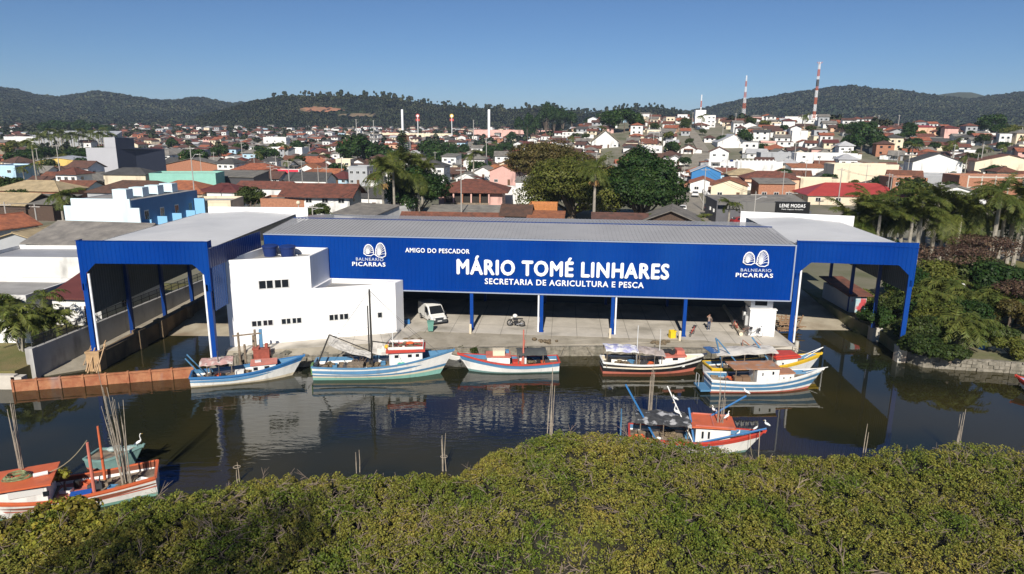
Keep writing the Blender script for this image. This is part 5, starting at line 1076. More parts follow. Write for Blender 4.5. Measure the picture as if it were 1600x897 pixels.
# big trees behind the hangar
p = G(1005,352,1.5); tree('round_tree','largest dark green round tree, right of the tall palm behind the hangar roof', (p.x+.3,p.y+4,1.5), 9.6, 16.5, .5, 56000, .55, L_dark, 42, .85, 5, low=8.5)
p = G(894,345,1.5); tree('spreading_tree','olive green spreading tree left of the tall palm behind the hangar roof', (p.x,p.y+3,1.5), 14.0, 13.0, 1.6, 42000, .5, L_olive, 32, .7, 8, low=9)
p = G(862,318,1.5); tree('spreading_tree','wide brownish-green spreading tree behind the olive green one', (p.x,p.y+4,1.5), 14.0, 14.0, 4.5, 30000, .55, L_brown, 34, .55, 9, low=7)
p = G(385,338,1.5); tree('clipped_tree','round dense tree by the brick orange wall behind the left shed', (p.x,p.y+3,1.5), 4.3, 6.2, .8, 9000, .38, L_mid, 14, .85, 4, low=3)
p = G(495,352,1.5); tree('bush_tree','small leafy tree beside the round lamp behind the left of the hangar roof', (p.x,p.y+2,1.5), 3.3, 4.0, .5, 5000, .34, L_mid, 10, .8, 14, low=2)
p = G(640,345,1.5); tree('garden_tree','dark broadleaf tree below the cluster of tall palms', (p.x+1,p.y+4,1.5), 7.6, 12.0, .5, 20000, .5, L_dark, 18, .9, 16, low=4)
# fronds and palms
def frond_mesh(name, L, m, droop=.9, n=26, leafL=.6, up0=.9, seed=0, wdt=.05, xdroop=.25):
    mb = MB(); P = []; r_ = random.Random(seed)
    for i in range(9):
        t = i/8; a = up0-droop*1.9*t; 
        P.append(Vector((0,0,0)) if i == 0 else P[-1]+Vector((math.cos(a)*L/8, 0, math.sin(a)*L/8)))
    mb.tube(P, [.05,.045,.04,.035,.03,.025,.02,.015,.01], 4)
    for i in range(n):
        t = .12+.88*i/n; k = t*8; j = min(7,int(k)); q = P[j].lerp(P[j+1], k-j); tan = (P[j+1]-P[j]).normalized(); ll = leafL*math.sin(math.pi*min(1,t*.85+.12))**.6
        for sg in (-1,1):
            d = (Vector((0,sg,0))*.85 + tan*.55 + Vector((0,0,-xdroop+r_.uniform(-.55,.45)))).normalized(); e = q+d*ll; s_ = tan*wdt
            mb.quad(q-s_, q+s_, q+d*ll*.6+s_*.9+Vector((0,0,-.05)), e+Vector((0,0,-.12*ll)))
    return mb
def palm_crown(name, nf, L, m, seed=0, droop=.9, leafL=.6, up=(.2,1.2), wdt=.05, n=26):
    r_ = random.Random(seed); mb = MB()
    for k in range(nf):
        f = frond_mesh('f', L*r_.uniform(.85,1.1), m, droop*r_.uniform(.8,1.15), n, leafL, up[0]+(up[1]-up[0])*((k*.618)%1), k, wdt)
        a = k*2.39996+r_.uniform(-.2,.2); c, s_ = math.cos(a), math.sin(a); mb.add([(x*c-y*s_, x*s_+y*c, z) for x,y,z in f.v], f.f)
    return mb.mesh(name, m)
PC = [palm_crown('crown', 15, 3.4, L_palm, s_, .85, .95, (.0,1.35), .07, 20) for s_ in (1,2,3)]
PL_ = [palm_crown('crown', 32, 3.6, L_palm, s_, .78, .72, (-.25,1.5), .034, 34) for s_ in (4,5,6)]
def palm(name, label, p, h, s, k=0, cr=None, dry=False, group=None, r=.18, leanx=0):
    t = thing(name, label, 'palm', p, random.uniform(0,6), group); c = link('crown', cr or PC[k%3], t, (leanx,0,h)); c.scale = (s,s,s)
    mb = MB(); mb.tube([(0,0,-.2),(leanx*.3,0,h*.5),(leanx,0,h)], [r*1.25,r,r*.8], 8); mb.build('trunk', palmbark, t)
    if dry:
        mb = MB()
        for k in range(70):
            a = random.uniform(0,6.28); q = random.uniform(.3,1.3); mb.tube([(0,0,0),(q*.7*math.cos(a),q*.7*math.sin(a),.05),(q*math.cos(a),q*math.sin(a),-random.uniform(.5,1.1))],.05,4)
        mb.build('fruit_stalks', L_dry, t, (0,0,h-2.6))
    return t
def pxz(px, pyb, pyt, z=1.5):
    b_ = G(px, pyb, z); d = ray(px, pyt); k = b_.y/d.y; return b_, CAMZ+d.z*k-z
b_, h = pxz(927,362,262); palm('tall_palm','tall palm with dangling tan fruit stalks between the two big trees', b_, h, 1.35, 0, PL_[0], dry=True, r=.28)
for i,(px,pb,pt,lab) in enumerate(((617,350,262,'tallest palm of the cluster left of the hipped veranda house'),(600,352,268,'palm with tan dead fronds at the left of the palm cluster'),(640,340,258,'palm on the right side of the cluster by the hipped veranda house'),(655,345,270,'lowest palm of the cluster, touching the dark tree'),(628,342,266,'palm in the middle of the cluster behind the hangar roof'),(608,318,252,'rear palm of the cluster, on the left'),(634,322,250,'rear palm of the cluster, just below the tiered conifer'),(660,318,256,'rear palm of the cluster, on the right'))):
    b_, h = pxz(px,pb,pt); palm('tall_palm', lab, b_, h, 1.55, i, PL_[i%3], dry=(i==1), r=.25)
# conifer with tiers
def conifer(p, h, R, label):
    t = thing('tiered_conifer', label, 'conifer', p); mb = MB(); mb.tube([(0,0,0),(0,0,h)],[.3,.04],7); mb.build('trunk', barkm, t); Ps = []
    for k in range(18):
        z = h*(.12+.86*k/18); r = R*(1-(k/18.5))**.6
        for j in range(int(9+r*3)):
            a = j*2.4+k; q = np.linspace(.15,1,14)*r*rng.uniform(.8,1.05); x = q*math.cos(a); y = q*math.sin(a); Ps.append(np.stack([x+rng.normal(0,.12,14),y+rng.normal(0,.12,14),z+q*.12+rng.normal(0,.1,14)],1))
    P = np.concatenate(Ps); V, Q = leaf_cards(P, np.tile([0,0,1.],(len(P),1)), 1.0, .6, .5); link('crown', fast_mesh('crown', V, Q, L_dark), t)
b_, h = pxz(630,262,201); conifer(b_, h, 4.6, 'tall tiered conifer standing above the houses left of centre')
# right-hand gardens
spots = [(1330,372,318),(1352,368,305),(1378,366,312),(1402,372,308),(1428,378,300),(1452,372,296),(1478,366,306),(1368,350,300),(1512,372,300),(1545,380,288),(1572,372,292),(1596,368,296),(1440,350,298),(1500,352,302),(1590,352,300)]
names = ['leftmost royal palm beside the right shed roof','second palm right of the right shed roof','third palm right of the shed roof, under the red roof end','fourth palm right of the shed roof','tall palm above the right shed front corner','yellowish-fronded palm right of the shed corner','palm right of the yellowish one','palm behind the front row near the red metal roof','palm behind the reddish almond tree crown','highest palm before the bare brick block','bushy palm next to the highest one by the brick block','rightmost palm at the picture edge','rear palm behind the yellowish palm','rear palm between the almond tree and the grey block','rear palm at the right picture edge']
for i,(px,pb,pt) in enumerate(spots):
    b_, h = pxz(px,pb+40,pt+14); palm('royal_palm', names[i], b_, max(3,h), 1.35, i, PL_[i%3], group='royal palms in the right garden', r=.3)
for i,(px,pb,pt) in enumerate(((1318,395,335),(1342,400,338),(1365,405,330),(1392,402,334),(1415,408,330),(1466,400,325),(1490,402,330),(1524,400,325),(1557,402,322),(1582,405,326),(1608,400,318))):
    b_, h = pxz(px,pb+12,pt+6); palm('royal_palm', 'shorter palm of the front row by the right shed, %s' % ['at its left end','second from its left end','third from its left end','fourth from its left end','fifth, at the shed corner','left of the almond crown','touching the almond crown','behind the almond crown','right of the almond crown','second from its right end','at its right end'][i], b_, max(3,h), 1.5, i+1, PL_[(i+1)%3], group='royal palms in the right garden', r=.26)
def areca(px, pb, lab, h=3.0, s=.8, n=7, L=2.4):
    b_ = G(px,pb,1.4); t = thing('clump_palm', lab, 'palm', b_, random.uniform(0,6), 'clump palms'); mbt = MB(); mbc = MB()
    for k in range(n):
        a = random.uniform(0,6.28); q = random.uniform(.2,1.1); hh = h*random.uniform(.45,1); x, y = q*math.cos(a)*1.3, q*math.sin(a)*1.3
        mbt.tube([(x*.3,y*.3,-.1),(x*.8,y*.8,hh*.6),(x,y,hh)],[.08,.06,.05],5)
        for j in range(8):
            f = frond_mesh('f', L*random.uniform(.7,1.05)*s, None, 1.05, 20, .6*s, random.uniform(.5,1.35), j+k, .045*s+.01); a2 = j*2.4+k; c, s2 = math.cos(a2), math.sin(a2); mbc.add([(vx*c-vy*s2+x, vx*s2+vy*c+y, vz+hh) for vx,vy,vz in f.v], f.f)
    mbt.build('trunk', palmbark, t); mbc.build('crown', L_palm, t); return t
areca(35,548,'leaning clump palm on the left lawn nearest the river',4.2,1.05,8,2.6); areca(75,535,'clump palm with one tan frond against the black railing',4.4,1.0,8,2.6); areca(8,520,'clump palm at the left edge before the white wall',4.0,1.0,6)
for i,(px,pb,lab) in enumerate(((1450,500,'clump palm among the shrubs right of the outermost hangar post'),(1530,500,'large arching clump palm on the right bank'),(1560,505,'arching clump palm right of the large one'),(1500,545,'low clump palm above the gabion wall'),(1590,470,'clump palm at the right edge of the picture'),(1470,480,'clump palm behind the shrubs near the red boat'))): areca(px,pb,lab,3.0,1.25,9,2.8)
for i,(px,pb,R,h,m,lab) in enumerate(((1345,415,4,3.5,L_mid,'bushy tree between the leftmost royal palms'),(1385,420,4,4,L_dark,'dark bushy tree under the royal palms by the shed roof'),(1500,400,4.5,5,L_dark,'dark broadleaf tree under the royal palms, centre'),(1560,395,5,6,L_mid,'broadleaf tree under the highest palms at the right'),(1470,470,3.6,4.2,L_olive,'tall olive bush in front of the red lawn boat'),(1530,465,4.2,4.6,L_mid,'big leafy bush behind the large clump palm'),(1575,480,4.0,4.4,L_dark,'big dark bush at the right edge behind the clump palms'),(1425,470,3.0,3.2,L_dark,'dark bush on the lawn beside the shed wall'),(1425,340,3.6,4.2,L_dark,'dark leafy tree between the red metal roof and the grey block'))):
    p = G(px,pb,1.5); tree('garden_tree', lab, (p.x,p.y+2,1.5), R, h, .8, int(1500*R), .34, m, 12, .85, 140+i, 'tree', 'garden trees at the right', low=h*.5)
# shrubs right bank
for i,(px,pb,R,h,m,lab) in enumerate(((1402,505,2.4,2.6,L_mid,'dense shrub behind the outermost hangar post'),(1445,543,2.8,3.0,L_mid,'green shrub right of the outermost hangar post'),(1455,560,2.2,1.8,L_mid,'low shrub trailing over the gabion wall'),(1475,530,3.2,3.4,L_olive,'tall olive shrub in the middle of the right bank'),(1495,568,1.6,1.2,L_mid,'small plant hanging on the gabion wall'),(1432,500,3.0,3.2,L_olive,'shrub at the edge of the lawn by the shed side wall'),(1372,515,1.8,2.2,L_dark,'dark shrub between the two right piers'),(1345,480,1.8,2.0,L_olive,'bright bush beside the graffiti hut'),(1585,520,3.2,3.6,L_brown,'brownish shrub at the right picture edge'),(1510,515,2.6,3.0,L_dark,'dark shrub between the clump palms'),(1560,540,2.0,2.2,L_mid,'leafy shrub behind the blue barrel'),(1440,520,2.6,3.0,L_dark,'dark shrub in the middle of the bank thicket'),(1485,500,2.4,2.6,L_mid,'rounded shrub below the clump palms'),(1590,560,1.6,1.6,L_olive,'low weedy shrub at the end of the gabion wall'))):
    p = G(px,pb,1.2); R *= 1.12; h *= 1.1; tree('shrub', lab, (p.x,p.y+1,1.1), R, h, .15, int(2600*R), .24, m, 12, .75, 30+i, 'shrub', 'shrubs on the right bank', low=h*.5)
for i,(px,pb,R,h,tr,lab) in enumerate(((1475,452,5.5,4.2,2.4,'reddish almond tree over the red boat, left of two'),(1545,440,5.5,4.5,2.6,'reddish almond tree at the right, its crown spreading low'),(1515,400,4.5,4.5,3.2,'small reddish tree further back by the street'),(1588,505,3.6,3.4,1.8,'bare reddish tree at the right edge near the barrel'))):
    p = G(px,pb,1.5); tree('almond_tree', lab, (p.x,p.y,1.5), R, h, tr, 3400, .26, L_purple, 16, .35, 50+i, 'tree', 'reddish almond trees', low=1.2)
for i,(x,y,l) in enumerate(((722,545,'left weed clump growing on the quay wall'),(742,548,'right weed clump growing on the quay wall'))):
    p = G(x,y,.8); tree('weed', l, (p.x,p.y-.1,.4), .55, .6, .1, 300, .16, L_mid, 5, .8, 70+i, 'weed', 'weeds on the quay wall')
# sea grape at lower left of the thicket
for i,(px,py,R,m,lab) in enumerate(((20,838,1.4,seagr,'broad-leaved reddish bush at the lower left edge'),(70,812,1.5,seagr,'broad-leaved bush right under the orange cabin'),(110,800,1.3,seagr,'reddish broad-leaved bush before the orange boat'),(150,822,1.5,L_yel,'yellow-green leafy bush below the orange boat stern'),(60,860,1.5,L_yel,'yellow-green bush in the bottom left corner'),(95,838,1.2,seagr,'broad-leaved bush between the two yellow-green ones'))):
    p = G(px,py,2.9); tree('sea_grape_bush', lab, (p.x,p.y,1.9), R, 1.5, .3, 900, .24, m, 8, .7, 80+i, 'bush', 'broad-leaved bushes at the lower left', low=.6)
p = b8.world((.5*b8.Lw,-.2,b8.zd(.5))); tree('potted_plant','leafy green plant growing on the deck of the long orange boat', (p.x,p.y,p.z), .75, 1.2, .4, 260, .22, L_yel, 6, .8, 91, 'plant')
# ---------------- town ----------------
windm = frame_m
def unit_window(pane=True):
    mb = MB(); mb.box(-.5,.5,-.06,.02,-.5,.5,0); mb.box(-.42,-.03,-.075,-.06,-.4,.4,1); mb.box(.03,.42,-.075,-.06,-.4,.4,1); return mb.mesh('window', [frame_m, glass])
UW = unit_window(); mb = MB(); mb.box(-.5,.5,-.06,.02,0,1,0); mb.box(.3,.36,-.1,-.06,.45,.5,1); UD = mb.mesh('door', [mat('door_brown',(.12,.06,.03),.7), dgrey])
FOOT = []
def house(p, rz, w, d, h, kind, roof, wall, label, name='house', cat='house', nwin=3, storeys=1, pitch=.42, over=.5, group=None, wins=True, tank=False, register=True, door=True, annex=False):
    t = thing(name, label, cat, p, rz, group); hw, hd = w/2, d/2; wm2 = WALL.get(wall, wall) if isinstance(wall,str) else wall; rm2 = ROOF.get(roof, roof) if isinstance(roof,str) else roof
    if register: FOOT.append((p[0]-math.sin(rz)*hd, p[1]+math.cos(rz)*hd, max(w,d)*.5))
    y0, y1 = 0, d; rh = hd*pitch; mb = MB(); mb.box(-hw,hw,y0,y1,-1.2,h)
    if kind == 'gable': mb.add([(-hw,y0,h),(-hw,y1,h),(-hw,hd,h+rh),(hw,y0,h),(hw,y1,h),(hw,hd,h+rh)],[(0,2,1),(3,4,5),(0,3,5,2),(1,2,5,4)])
    if kind == 'front': rh = hw*pitch; mb.add([(-hw,y0,h),(hw,y0,h),(0,y0,h+rh),(-hw,y1,h),(hw,y1,h),(0,y1,h+rh)],[(0,1,2),(3,5,4),(0,2,5,3),(1,4,5,2)])
    if kind == 'shed': mb.add([(-hw,y0,h),(hw,y0,h),(hw,y1,h),(-hw,y1,h),(hw,y1,h+d*.12),(-hw,y1,h+d*.12)],[(0,1,4,5),(1,2,4),(0,5,3),(2,3,5,4)])
    if kind == 'flat': pass
    mb.build('wall', wm2, t); mb = MB(); o = over; th = .16
    def slab(q):
        a = [Vector(k) for k in q]; up3 = Vector((0,0,th)); mb.add([*a, *[k+up3 for k in a]], [(3,2,1,0),(4,5,6,7),(0,1,5,4),(1,2,6,5),(2,3,7,6),(3,0,4,7)] if len(a)==4 else [(2,1,0),(3,4,5),(0,1,4,3),(1,2,5,4),(2,0,3,5)])
    e = .01
    if kind == 'gable':
        sl = rh/hd; slab([(-hw-o,y0-o,h-o*sl+e),(hw+o,y0-o,h-o*sl+e),(hw+o,hd,h+rh+e),(-hw-o,hd,h+rh+e)]); slab([(-hw-o,hd,h+rh+e),(hw+o,hd,h+rh+e),(hw+o,y1+o,h-o*sl+e),(-hw-o,y1+o,h-o*sl+e)]); mb.tube([(-hw-o,hd,h+rh+.17),(hw+o,hd,h+rh+.17)],.12,6)
    elif kind == 'front':
        sl = rh/hw; slab([(-hw-o,y0-o,h-o*sl+e),(0,y0-o,h+rh+e),(0,y1+o,h+rh+e),(-hw-o,y1+o,h-o*sl+e)]); slab([(0,y0-o,h+rh+e),(hw+o,y0-o,h-o*sl+e),(hw+o,y1+o,h-o*sl+e),(0,y1+o,h+rh+e)]); mb.tube([(0,y0-o,h+rh+.17),(0,y1+o,h+rh+.17)],.12,6)
    elif kind == 'hip':
        k = min(hw, hd); sl = rh/hd; rx = max(.05, hw-hd); a, b2, c, d4 = (-hw-o,y0-o,h-.1),(hw+o,y0-o,h-.1),(hw+o,y1+o,h-.1),(-hw-o,y1+o,h-.1); r1, r2 = (-rx,hd,h+rh),(rx,hd,h+rh)
        slab([a,b2,r2,r1]); slab([c,d4,r1,r2]); slab([b2,c,r2]); slab([d4,a,r1])
        for q1,q2 in ((a,r1),(d4,r1),(b2,r2),(c,r2),(r1,r2)): mb.tube([Vector(q1)+Vector((0,0,.17)),Vector(q2)+Vector((0,0,.17))],.1,5)
    elif kind == 'shed': slab([(-hw-o*.6,y0-o,h-o*.12+e),(hw+o*.6,y0-o,h-o*.12+e),(hw+o*.6,y1+o*.3,h+d*.12+e),(-hw-o*.6,y1+o*.3,h+d*.12+e)])
    else:
        mb.box(-hw+.2,hw-.2,y0+.2,y1-.2,h-.02,h+.06)
    rf = mb.build('roof', rm2, t)
    if kind == 'flat':
        mb = MB(); q = .55; 
        for b_ in ((-hw-.02,hw+.02,y0-.02,y0+.2),(-hw-.02,hw+.02,y1-.2,y1+.02),(-hw-.02,-hw+.2,y0+.2,y1-.2),(hw-.2,hw+.02,y0+.2,y1-.2)): mb.box(*b_,h-.05,h+q)
        mb.build('parapet', wm2, t)
    if annex:
        ra = random.Random(int(p[0]*7+p[1]*3)); sg = ra.choice((-1,1)); aw = ra.uniform(2.2,4.2); ah = ra.uniform(2.1,2.6); ad = d*ra.uniform(.5,.9); xa, xb = sorted((sg*(hw-.05), sg*(hw+aw))); mb = MB(); mb.box(xa,xb,y0+.3,y0+ad,-1.2,ah); an = mb.build('annex', WALL[ra.choice(['white','grey','beige','brick','white'])], t)
        mb = MB(); z1, z2 = (ah+.5, ah) if sg > 0 else (ah, ah+.5); mb.add([(xa-.2,y0-.2,z1+.02),(xb+.2,y0-.2,z2+.02),(xb+.2,y0+ad+.2,z2+.02),(xa-.2,y0+ad+.2,z1+.02),(xa-.2,y0-.2,z1+.14),(xb+.2,y0-.2,z2+.14),(xb+.2,y0+ad+.2,z2+.14),(xa-.2,y0+ad+.2,z1+.14)],[(0,3,2,1),(4,5,6,7),(0,1,5,4),(1,2,6,5),(2,3,7,6),(3,0,4,7)]); mb.build('annex_roof', ROOF[ra.choice(['grey fibre','rust tiled','orange tiled','grey fibre'])], an)
        if ra.random() < .6:
            pw = w*ra.uniform(.4,.8); mb = MB(); mb.add([(-pw/2,y0-2.0,2.15),(pw/2,y0-2.0,2.15),(pw/2,y0-.02,2.6),(-pw/2,y0-.02,2.6),(-pw/2,y0-2.0,2.27),(pw/2,y0-2.0,2.27),(pw/2,y0-.02,2.72),(-pw/2,y0-.02,2.72)],[(0,3,2,1),(4,5,6,7),(0,1,5,4),(1,2,6,5),(2,3,7,6),(3,0,4,7)]); [mb.box(q-.07,q+.07,y0-1.95,y0-1.8,-.5,2.2) for q in (-pw/2+.15,0,pw/2-.15)]; mb.build('porch', rm2, t)
    if tank: mb = MB(); mb.lathe([(.6,0),(.75,.9),(.5,1.1),(.1,1.15)],10); mb.build('water_tank', tankm, rf, (hw*.3,hd,h+(rh*.8 if kind!='flat' else .05)))
    if wins:
        hs = h/storeys; k = max(1, int(nwin)); r_ = random.Random(int(abs(p[0])*10+p[1]))
        for s_ in range(storeys):
            for i in range(k):
                x = -hw+w*(i+.5)/k
                if door and s_ == 0 and i == k//2:
                    o_ = link('door', UD, t, (x,-.0,.02)); o_.scale = (.95,1,2.1); continue
                o_ = link('window', UW, t, (x,0,s_*hs+1.55)); o_.scale = (min(1.5,w/k*.55),1,1.05)
        for sg in (-1,1):
            o_ = link('window', UW, t, (sg*hw,hd*.7,1.55+(storeys-1)*hs)); o_.rotation_euler.z = sg*math.pi/2; o_.scale = (1.2,1,1.05)
    return t
def hp(px, pyb, wpx, d, h, kind, roof, wall, label, rz=None, **k):
    """a house whose front foot stands at a ground point, its width measured from the photo"""
    p = surf(px, pyb); w = wpx/F*math.hypot(p.x,p.y)*.98/ (1/math.cos(PITCH)); rz = math.radians(-6) if rz is None else math.radians(rz)
    return house((p.x,p.y,p.z), rz, w, d, h, kind, roof, wall, label, **k)
# --- near houses, one by one
vh = hp(735,333,104,12,5.0,'hip','rust tiled','pink','large hipped rust-tiled house with an open columned veranda in front of the pink gable',rz=-3,wins=False,over=1.5,pitch=.42)
mb = MB(); mb.box(-6.2,4.4,-.06,-.01,1.6,4.6); mb.build('veranda_shade_panel', mat('veranda_shade',(.03,.025,.02),.9), vh)  # flat dark panel, the shade of the veranda recess painted as colour
for k in range(6): mb = MB(); mb.box(-6.3+k*2.15,-5.95+k*2.15,-1.1,-.8,0,4.7); mb.build('column', [WALL['brick'],WALL['pink']][k%2], vh)
mb = MB(); mb.box(-6.3,4.6,-1.15,-1.05,1.7,2.5); mb.build('balustrade', wood, vh)
hp(725,350,118,7,2.3,'shed','grey fibre','grey','long flat grey fibre-cement annex in front of the veranda house',rz=-3,wins=False)
hp(705,372,166,6,3.2,'gable','rust tiled','grey','long low rust-tiled roof running just behind the hangar, centre left',rz=-3,wins=False,pitch=.35)
hp(625,375,170,5,2.6,'shed','grey fibre','grey','long low grey corrugated roof touching the hangar ridge, left of the rust one',rz=-2,wins=False)
hp(805,372,46,7,4.2,'gable','brown tiled',dwood,'brown-tiled hut with vertical grey boards behind the hangar',wins=False)
hp(851,378,58,7,3.8,'shed','orange tiled','brick','small bright orange tiled roof just behind the hangar, left of the tall palm',wins=False)
hp(848,358,46,5,4.6,'flat','flat',mat('orange_boards',(.45,.17,.05),.8,noise=.2,scale=3),'orange boarded shack with pale windows behind the orange tiled roof',nwin=3,door=False)
hp(968,372,86,7,3.0,'gable','brown tiled','grey','long brown tiled roof behind the hangar below the darkest round tree',wins=False,pitch=.3)
hp(1046,374,80,11,3.4,'front','grey fibre',dwood,'grey gabled fibre roof with brown boarded gable left of the street',rz=-14,wins=False,pitch=.4,over=.9)
hp(497,345,104,9,5.6,'gable','rust tiled','white','two-storey white house with long rust-tiled roof and dark veranda above the hangar roof',rz=-4,nwin=4,storeys=2,over=1.2)
hp(455,345,90,8,4.2,'flat','grey fibre','brick','bare orange brick wall with flat grey roof beside the clipped round tree',rz=4,wins=False)
hp(440,372,100,7,2.4,'shed','rust tiled','white','low rust-tiled roof behind the pale panel wall of the left shed',wins=False)
hp(555,362,78,9,3.4,'shed','grey fibre','white','low white house with two grey windows and patchy brown-grey roof',rz=-22,nwin=3,door=False)
hp(600,350,46,7,3.2,'flat','flat','white','narrow white wall between the low white house and the palm cluster',rz=-30,nwin=1,wins=False)
hp(570,330,64,8,3.4,'gable','charcoal','white','white house with charcoal roof behind the low white one',rz=-10,nwin=2)
hp(478,300,66,9,3.6,'gable','charcoal','white','long charcoal-roofed house behind the rust-tiled two-storey one',wins=False)
tq = hp(445,284,48,3,3.9,'flat','flat','white','low white shop front carrying a bright red banner, beyond the charcoal roofs',wins=False); mb = MB(); mb.box(-5.5,5.5,-.15,-.03,3.1,4.4); mb.build('banner', mat('banner_red',(.62,.03,.06),.6), tq)
hp(408,312,82,9,3.2,'gable','rust tiled','white','low long rust roof with a white wall right of the turquoise building',wins=False,pitch=.3)
hp(395,285,64,10,4.2,'hip','orange tiled','cream','bright orange hipped roof between the carport and the red banner',nwin=3)
hp(355,298,86,11,4.2,'shed','grey fibre',dgrey,'wide dark open carport with grey fibre roof beside the turquoise building',wins=False)
hp(288,303,92,10,5.6,'flat','flat',mat('turquoise',(.24,.50,.41),.7,noise=.06,scale=.5),'turquoise flat-roofed building right of the grey warehouse',rz=8,nwin=4,door=False)
hp(300,276,112,12,3.6,'front','grey fibre','brick','brick gable with wide grey roof behind the turquoise building',rz=10,wins=False,pitch=.22)
hp(272,325,92,12,3.6,'hip','orange tiled','beige','large bright orange hipped roof right behind the light blue building',nwin=2)
hp(200,322,120,12,3.2,'hip','brown tiled','grey','large dark brown hipped roof behind the light blue building',wins=False)
hp(330,352,62,9,4.6,'flat','flat','cream','cream walled house with a flat dark roof and chimney right of the light blue building',rz=5,nwin=1,door=False)
hp(342,325,60,8,4.0,'hip','dark red','white','small dark red hipped roof behind the cream flat-roofed house',wins=False)
hp(197,298,62,8,5.0,'hip','charcoal','cream','cream house with dark hipped roof in front of the grey warehouse corner',rz=-4,nwin=3)
hp(45,318,92,10,3.2,'hip','tan','brick','tan patchy hipped roof at the left edge',wins=False); hp(52,345,62,9,3.6,'shed','grey fibre',dwood,'grey-brown fibre roof on posts at the left edge, before the tan roof',wins=False)
hp(10,345,60,9,3.4,'gable','tan',dwood,'tan fibre roof cut by the left picture edge',wins=False); hp(30,385,60,8,3.2,'gable','orange tiled','grey','grey rendered house with orange tiled roof at the left edge',rz=70,wins=False)
hp(110,312,50,8,3.0,'gable','rust tiled','white','rust-tiled low roof between the tan roof and the dark hipped roof',wins=False)
hp(120,418,150,14,3.4,'gable','grey fibre','grey','broad grey-brown fibre roof in front of the light blue building',rz=-8,wins=False,pitch=.3)
hp(30,408,80,9,2.8,'front','tan','grey','small tan gabled roof at the left, below the grey-brown roof',rz=-6,wins=False,pitch=.3)
hp(60,445,170,9,3.0,'flat',mat('long_metal_roof',(.33,.33,.34),.5,noise=.1,scale=.3),'white','long white building with grey metal roof left of the blue shed',rz=1,wins=False)
t = house((-45.2,68.5,1.4),math.radians(-4),5.2,11,3.0,'gable','dark red','white','white riverside house with dark red metal roof behind the clump palms',nwin=2,pitch=.25); t = house((-53.5,66.5,1.4),math.radians(-2),9.5,8,3.2,'flat','flat','white','flat-roofed white riverside house at the left edge behind the clump palms',wins=False)
mb = MB(); mb.box(-70,-46,62.5,62.8,1.3,3.6); tag(mb.build('garden_wall', wm_), 'bright white garden wall behind the left clump palms', 'wall')
hp(745,290,0.1,1,.1,'flat','flat','white','x') if False else None
hp(672,288,46,10,6.2,'hip','charcoal','white','white two-storey house with dark hipped roof right of the palm cluster',rz=-8,nwin=3,storeys=2)
hp(785,290,44,9,5.0,'front','orange tiled','pink','pink gabled house with orange trim left of the brownish tree',rz=-18,nwin=2,storeys=1)
hp(740,265,38,9,4.0,'front','dark red','white','white gable with red edging above the palm cluster',rz=-25,nwin=2)
hp(812,322,70,6,4.2,'flat','flat','white','white yard building seen between the trees behind the hangar',wins=False); hp(832,305,56,8,4.0,'shed','grey fibre','white','grey-roofed white shed behind the yard building',nwin=2)
mb = MB(); p = G(905,352); 
bluew = mat('blue_gable',(.03,.18,.42),.7,noise=.05,scale=.5)
hp(1102,292,44,10,5.2,'front','pale metal',bluew,'bright blue gabled wall beyond the street corner',rz=-12,wins=False)
hp(1098,302,40,12,3.2,'front','orange tiled','white','stepped orange tiled roof left of the broader one by the street',rz=-14,nwin=2,pitch=.35); hp(1138,312,54,13,4.0,'front','orange tiled','cream','broad orange tiled roof with white gutters behind the dark shop',rz=-16,nwin=2,pitch=.35)
tq = hp(1178,275,84,8,5.4,'flat','flat','white','white block with battlemented top behind the brown tiled roofs',rz=-2,wins=False); mb = MB(); [mb.box(-8+k*1.7,-7.4+k*1.7,-.03,.25,5.9,6.7) for k in range(10)]; mb.build('battlement', WALL['white'], tq)
hp(1165,292,52,9,4.2,'hip','tan','beige','tan-brown hipped roof under the white battlemented block',wins=False); hp(1205,298,80,10,4.0,'hip','rust tiled','peach','wide rust-brown hipped roof above the dark shop',nwin=3)
hp(1212,312,54,8,4.6,'shed','grey fibre','brick','weathered house with grey roof and two white windows above the dark shop',rz=-3,nwin=3,door=False)
hp(1350,292,90,10,7.6,'flat','flat','cream','tall plain cream block with dark side wall above the red metal roof',rz=-4,wins=False)
hp(1262,280,50,9,4.4,'shed','orange tiled','white','white house with orange lean-to roof left of the tall cream block',nwin=2); hp(1280,300,56,8,3.8,'flat','flat','cream','low cream wall building between the shop and the cream block',wins=False)
hp(1418,312,46,10,6.0,'flat','flat','brick','unfinished brick house with dark openings right of the cream block',rz=-6,nwin=3,storeys=2,door=False)
hp(1462,300,100,11,5.4,'flat','flat','grey','long grey rendered block with stained parapet',rz=-8,wins=False); hp(1462,278,64,9,6.2,'front','charcoal','white','white gabled house with three small windows rising over the grey block',rz=-8,nwin=3,door=False,pitch=.35)
hp(1492,322,70,8,3.2,'front','grey fibre','white','low white house with grey-blue gabled roof before the grey block',rz=-25,wins=False,pitch=.3)
tq = hp(1562,310,110,10,6.4,'flat','flat','brick','wide bare brick block with pale concrete frame at the right edge',rz=-4,wins=False); mb = MB(); [mb.box(-10.5+k*4.1,-10.1+k*4.1,-.06,-.01,0,6.9) for k in range(6)]; [mb.box(-10.5,10.5,-.09,-.062,z_,z_+.45) for z_ in (3.0,6.2)]; mb.build('concrete_frame', conc, tq)
hp(1572,274,74,11,5.2,'front','rust tiled','cream','cream house with striped rust and white roof at the right edge',rz=-20,wins=False,pitch=.25)
hp(1290,262,86,9,5.6,'flat','flat','white','pale modern flat-roofed house with dark garage openings',nwin=4,storeys=2,door=False); hp(1225,258,70,9,5.0,'flat','flat','grey','grey and white flat-roofed house beside the pale modern one',nwin=3)
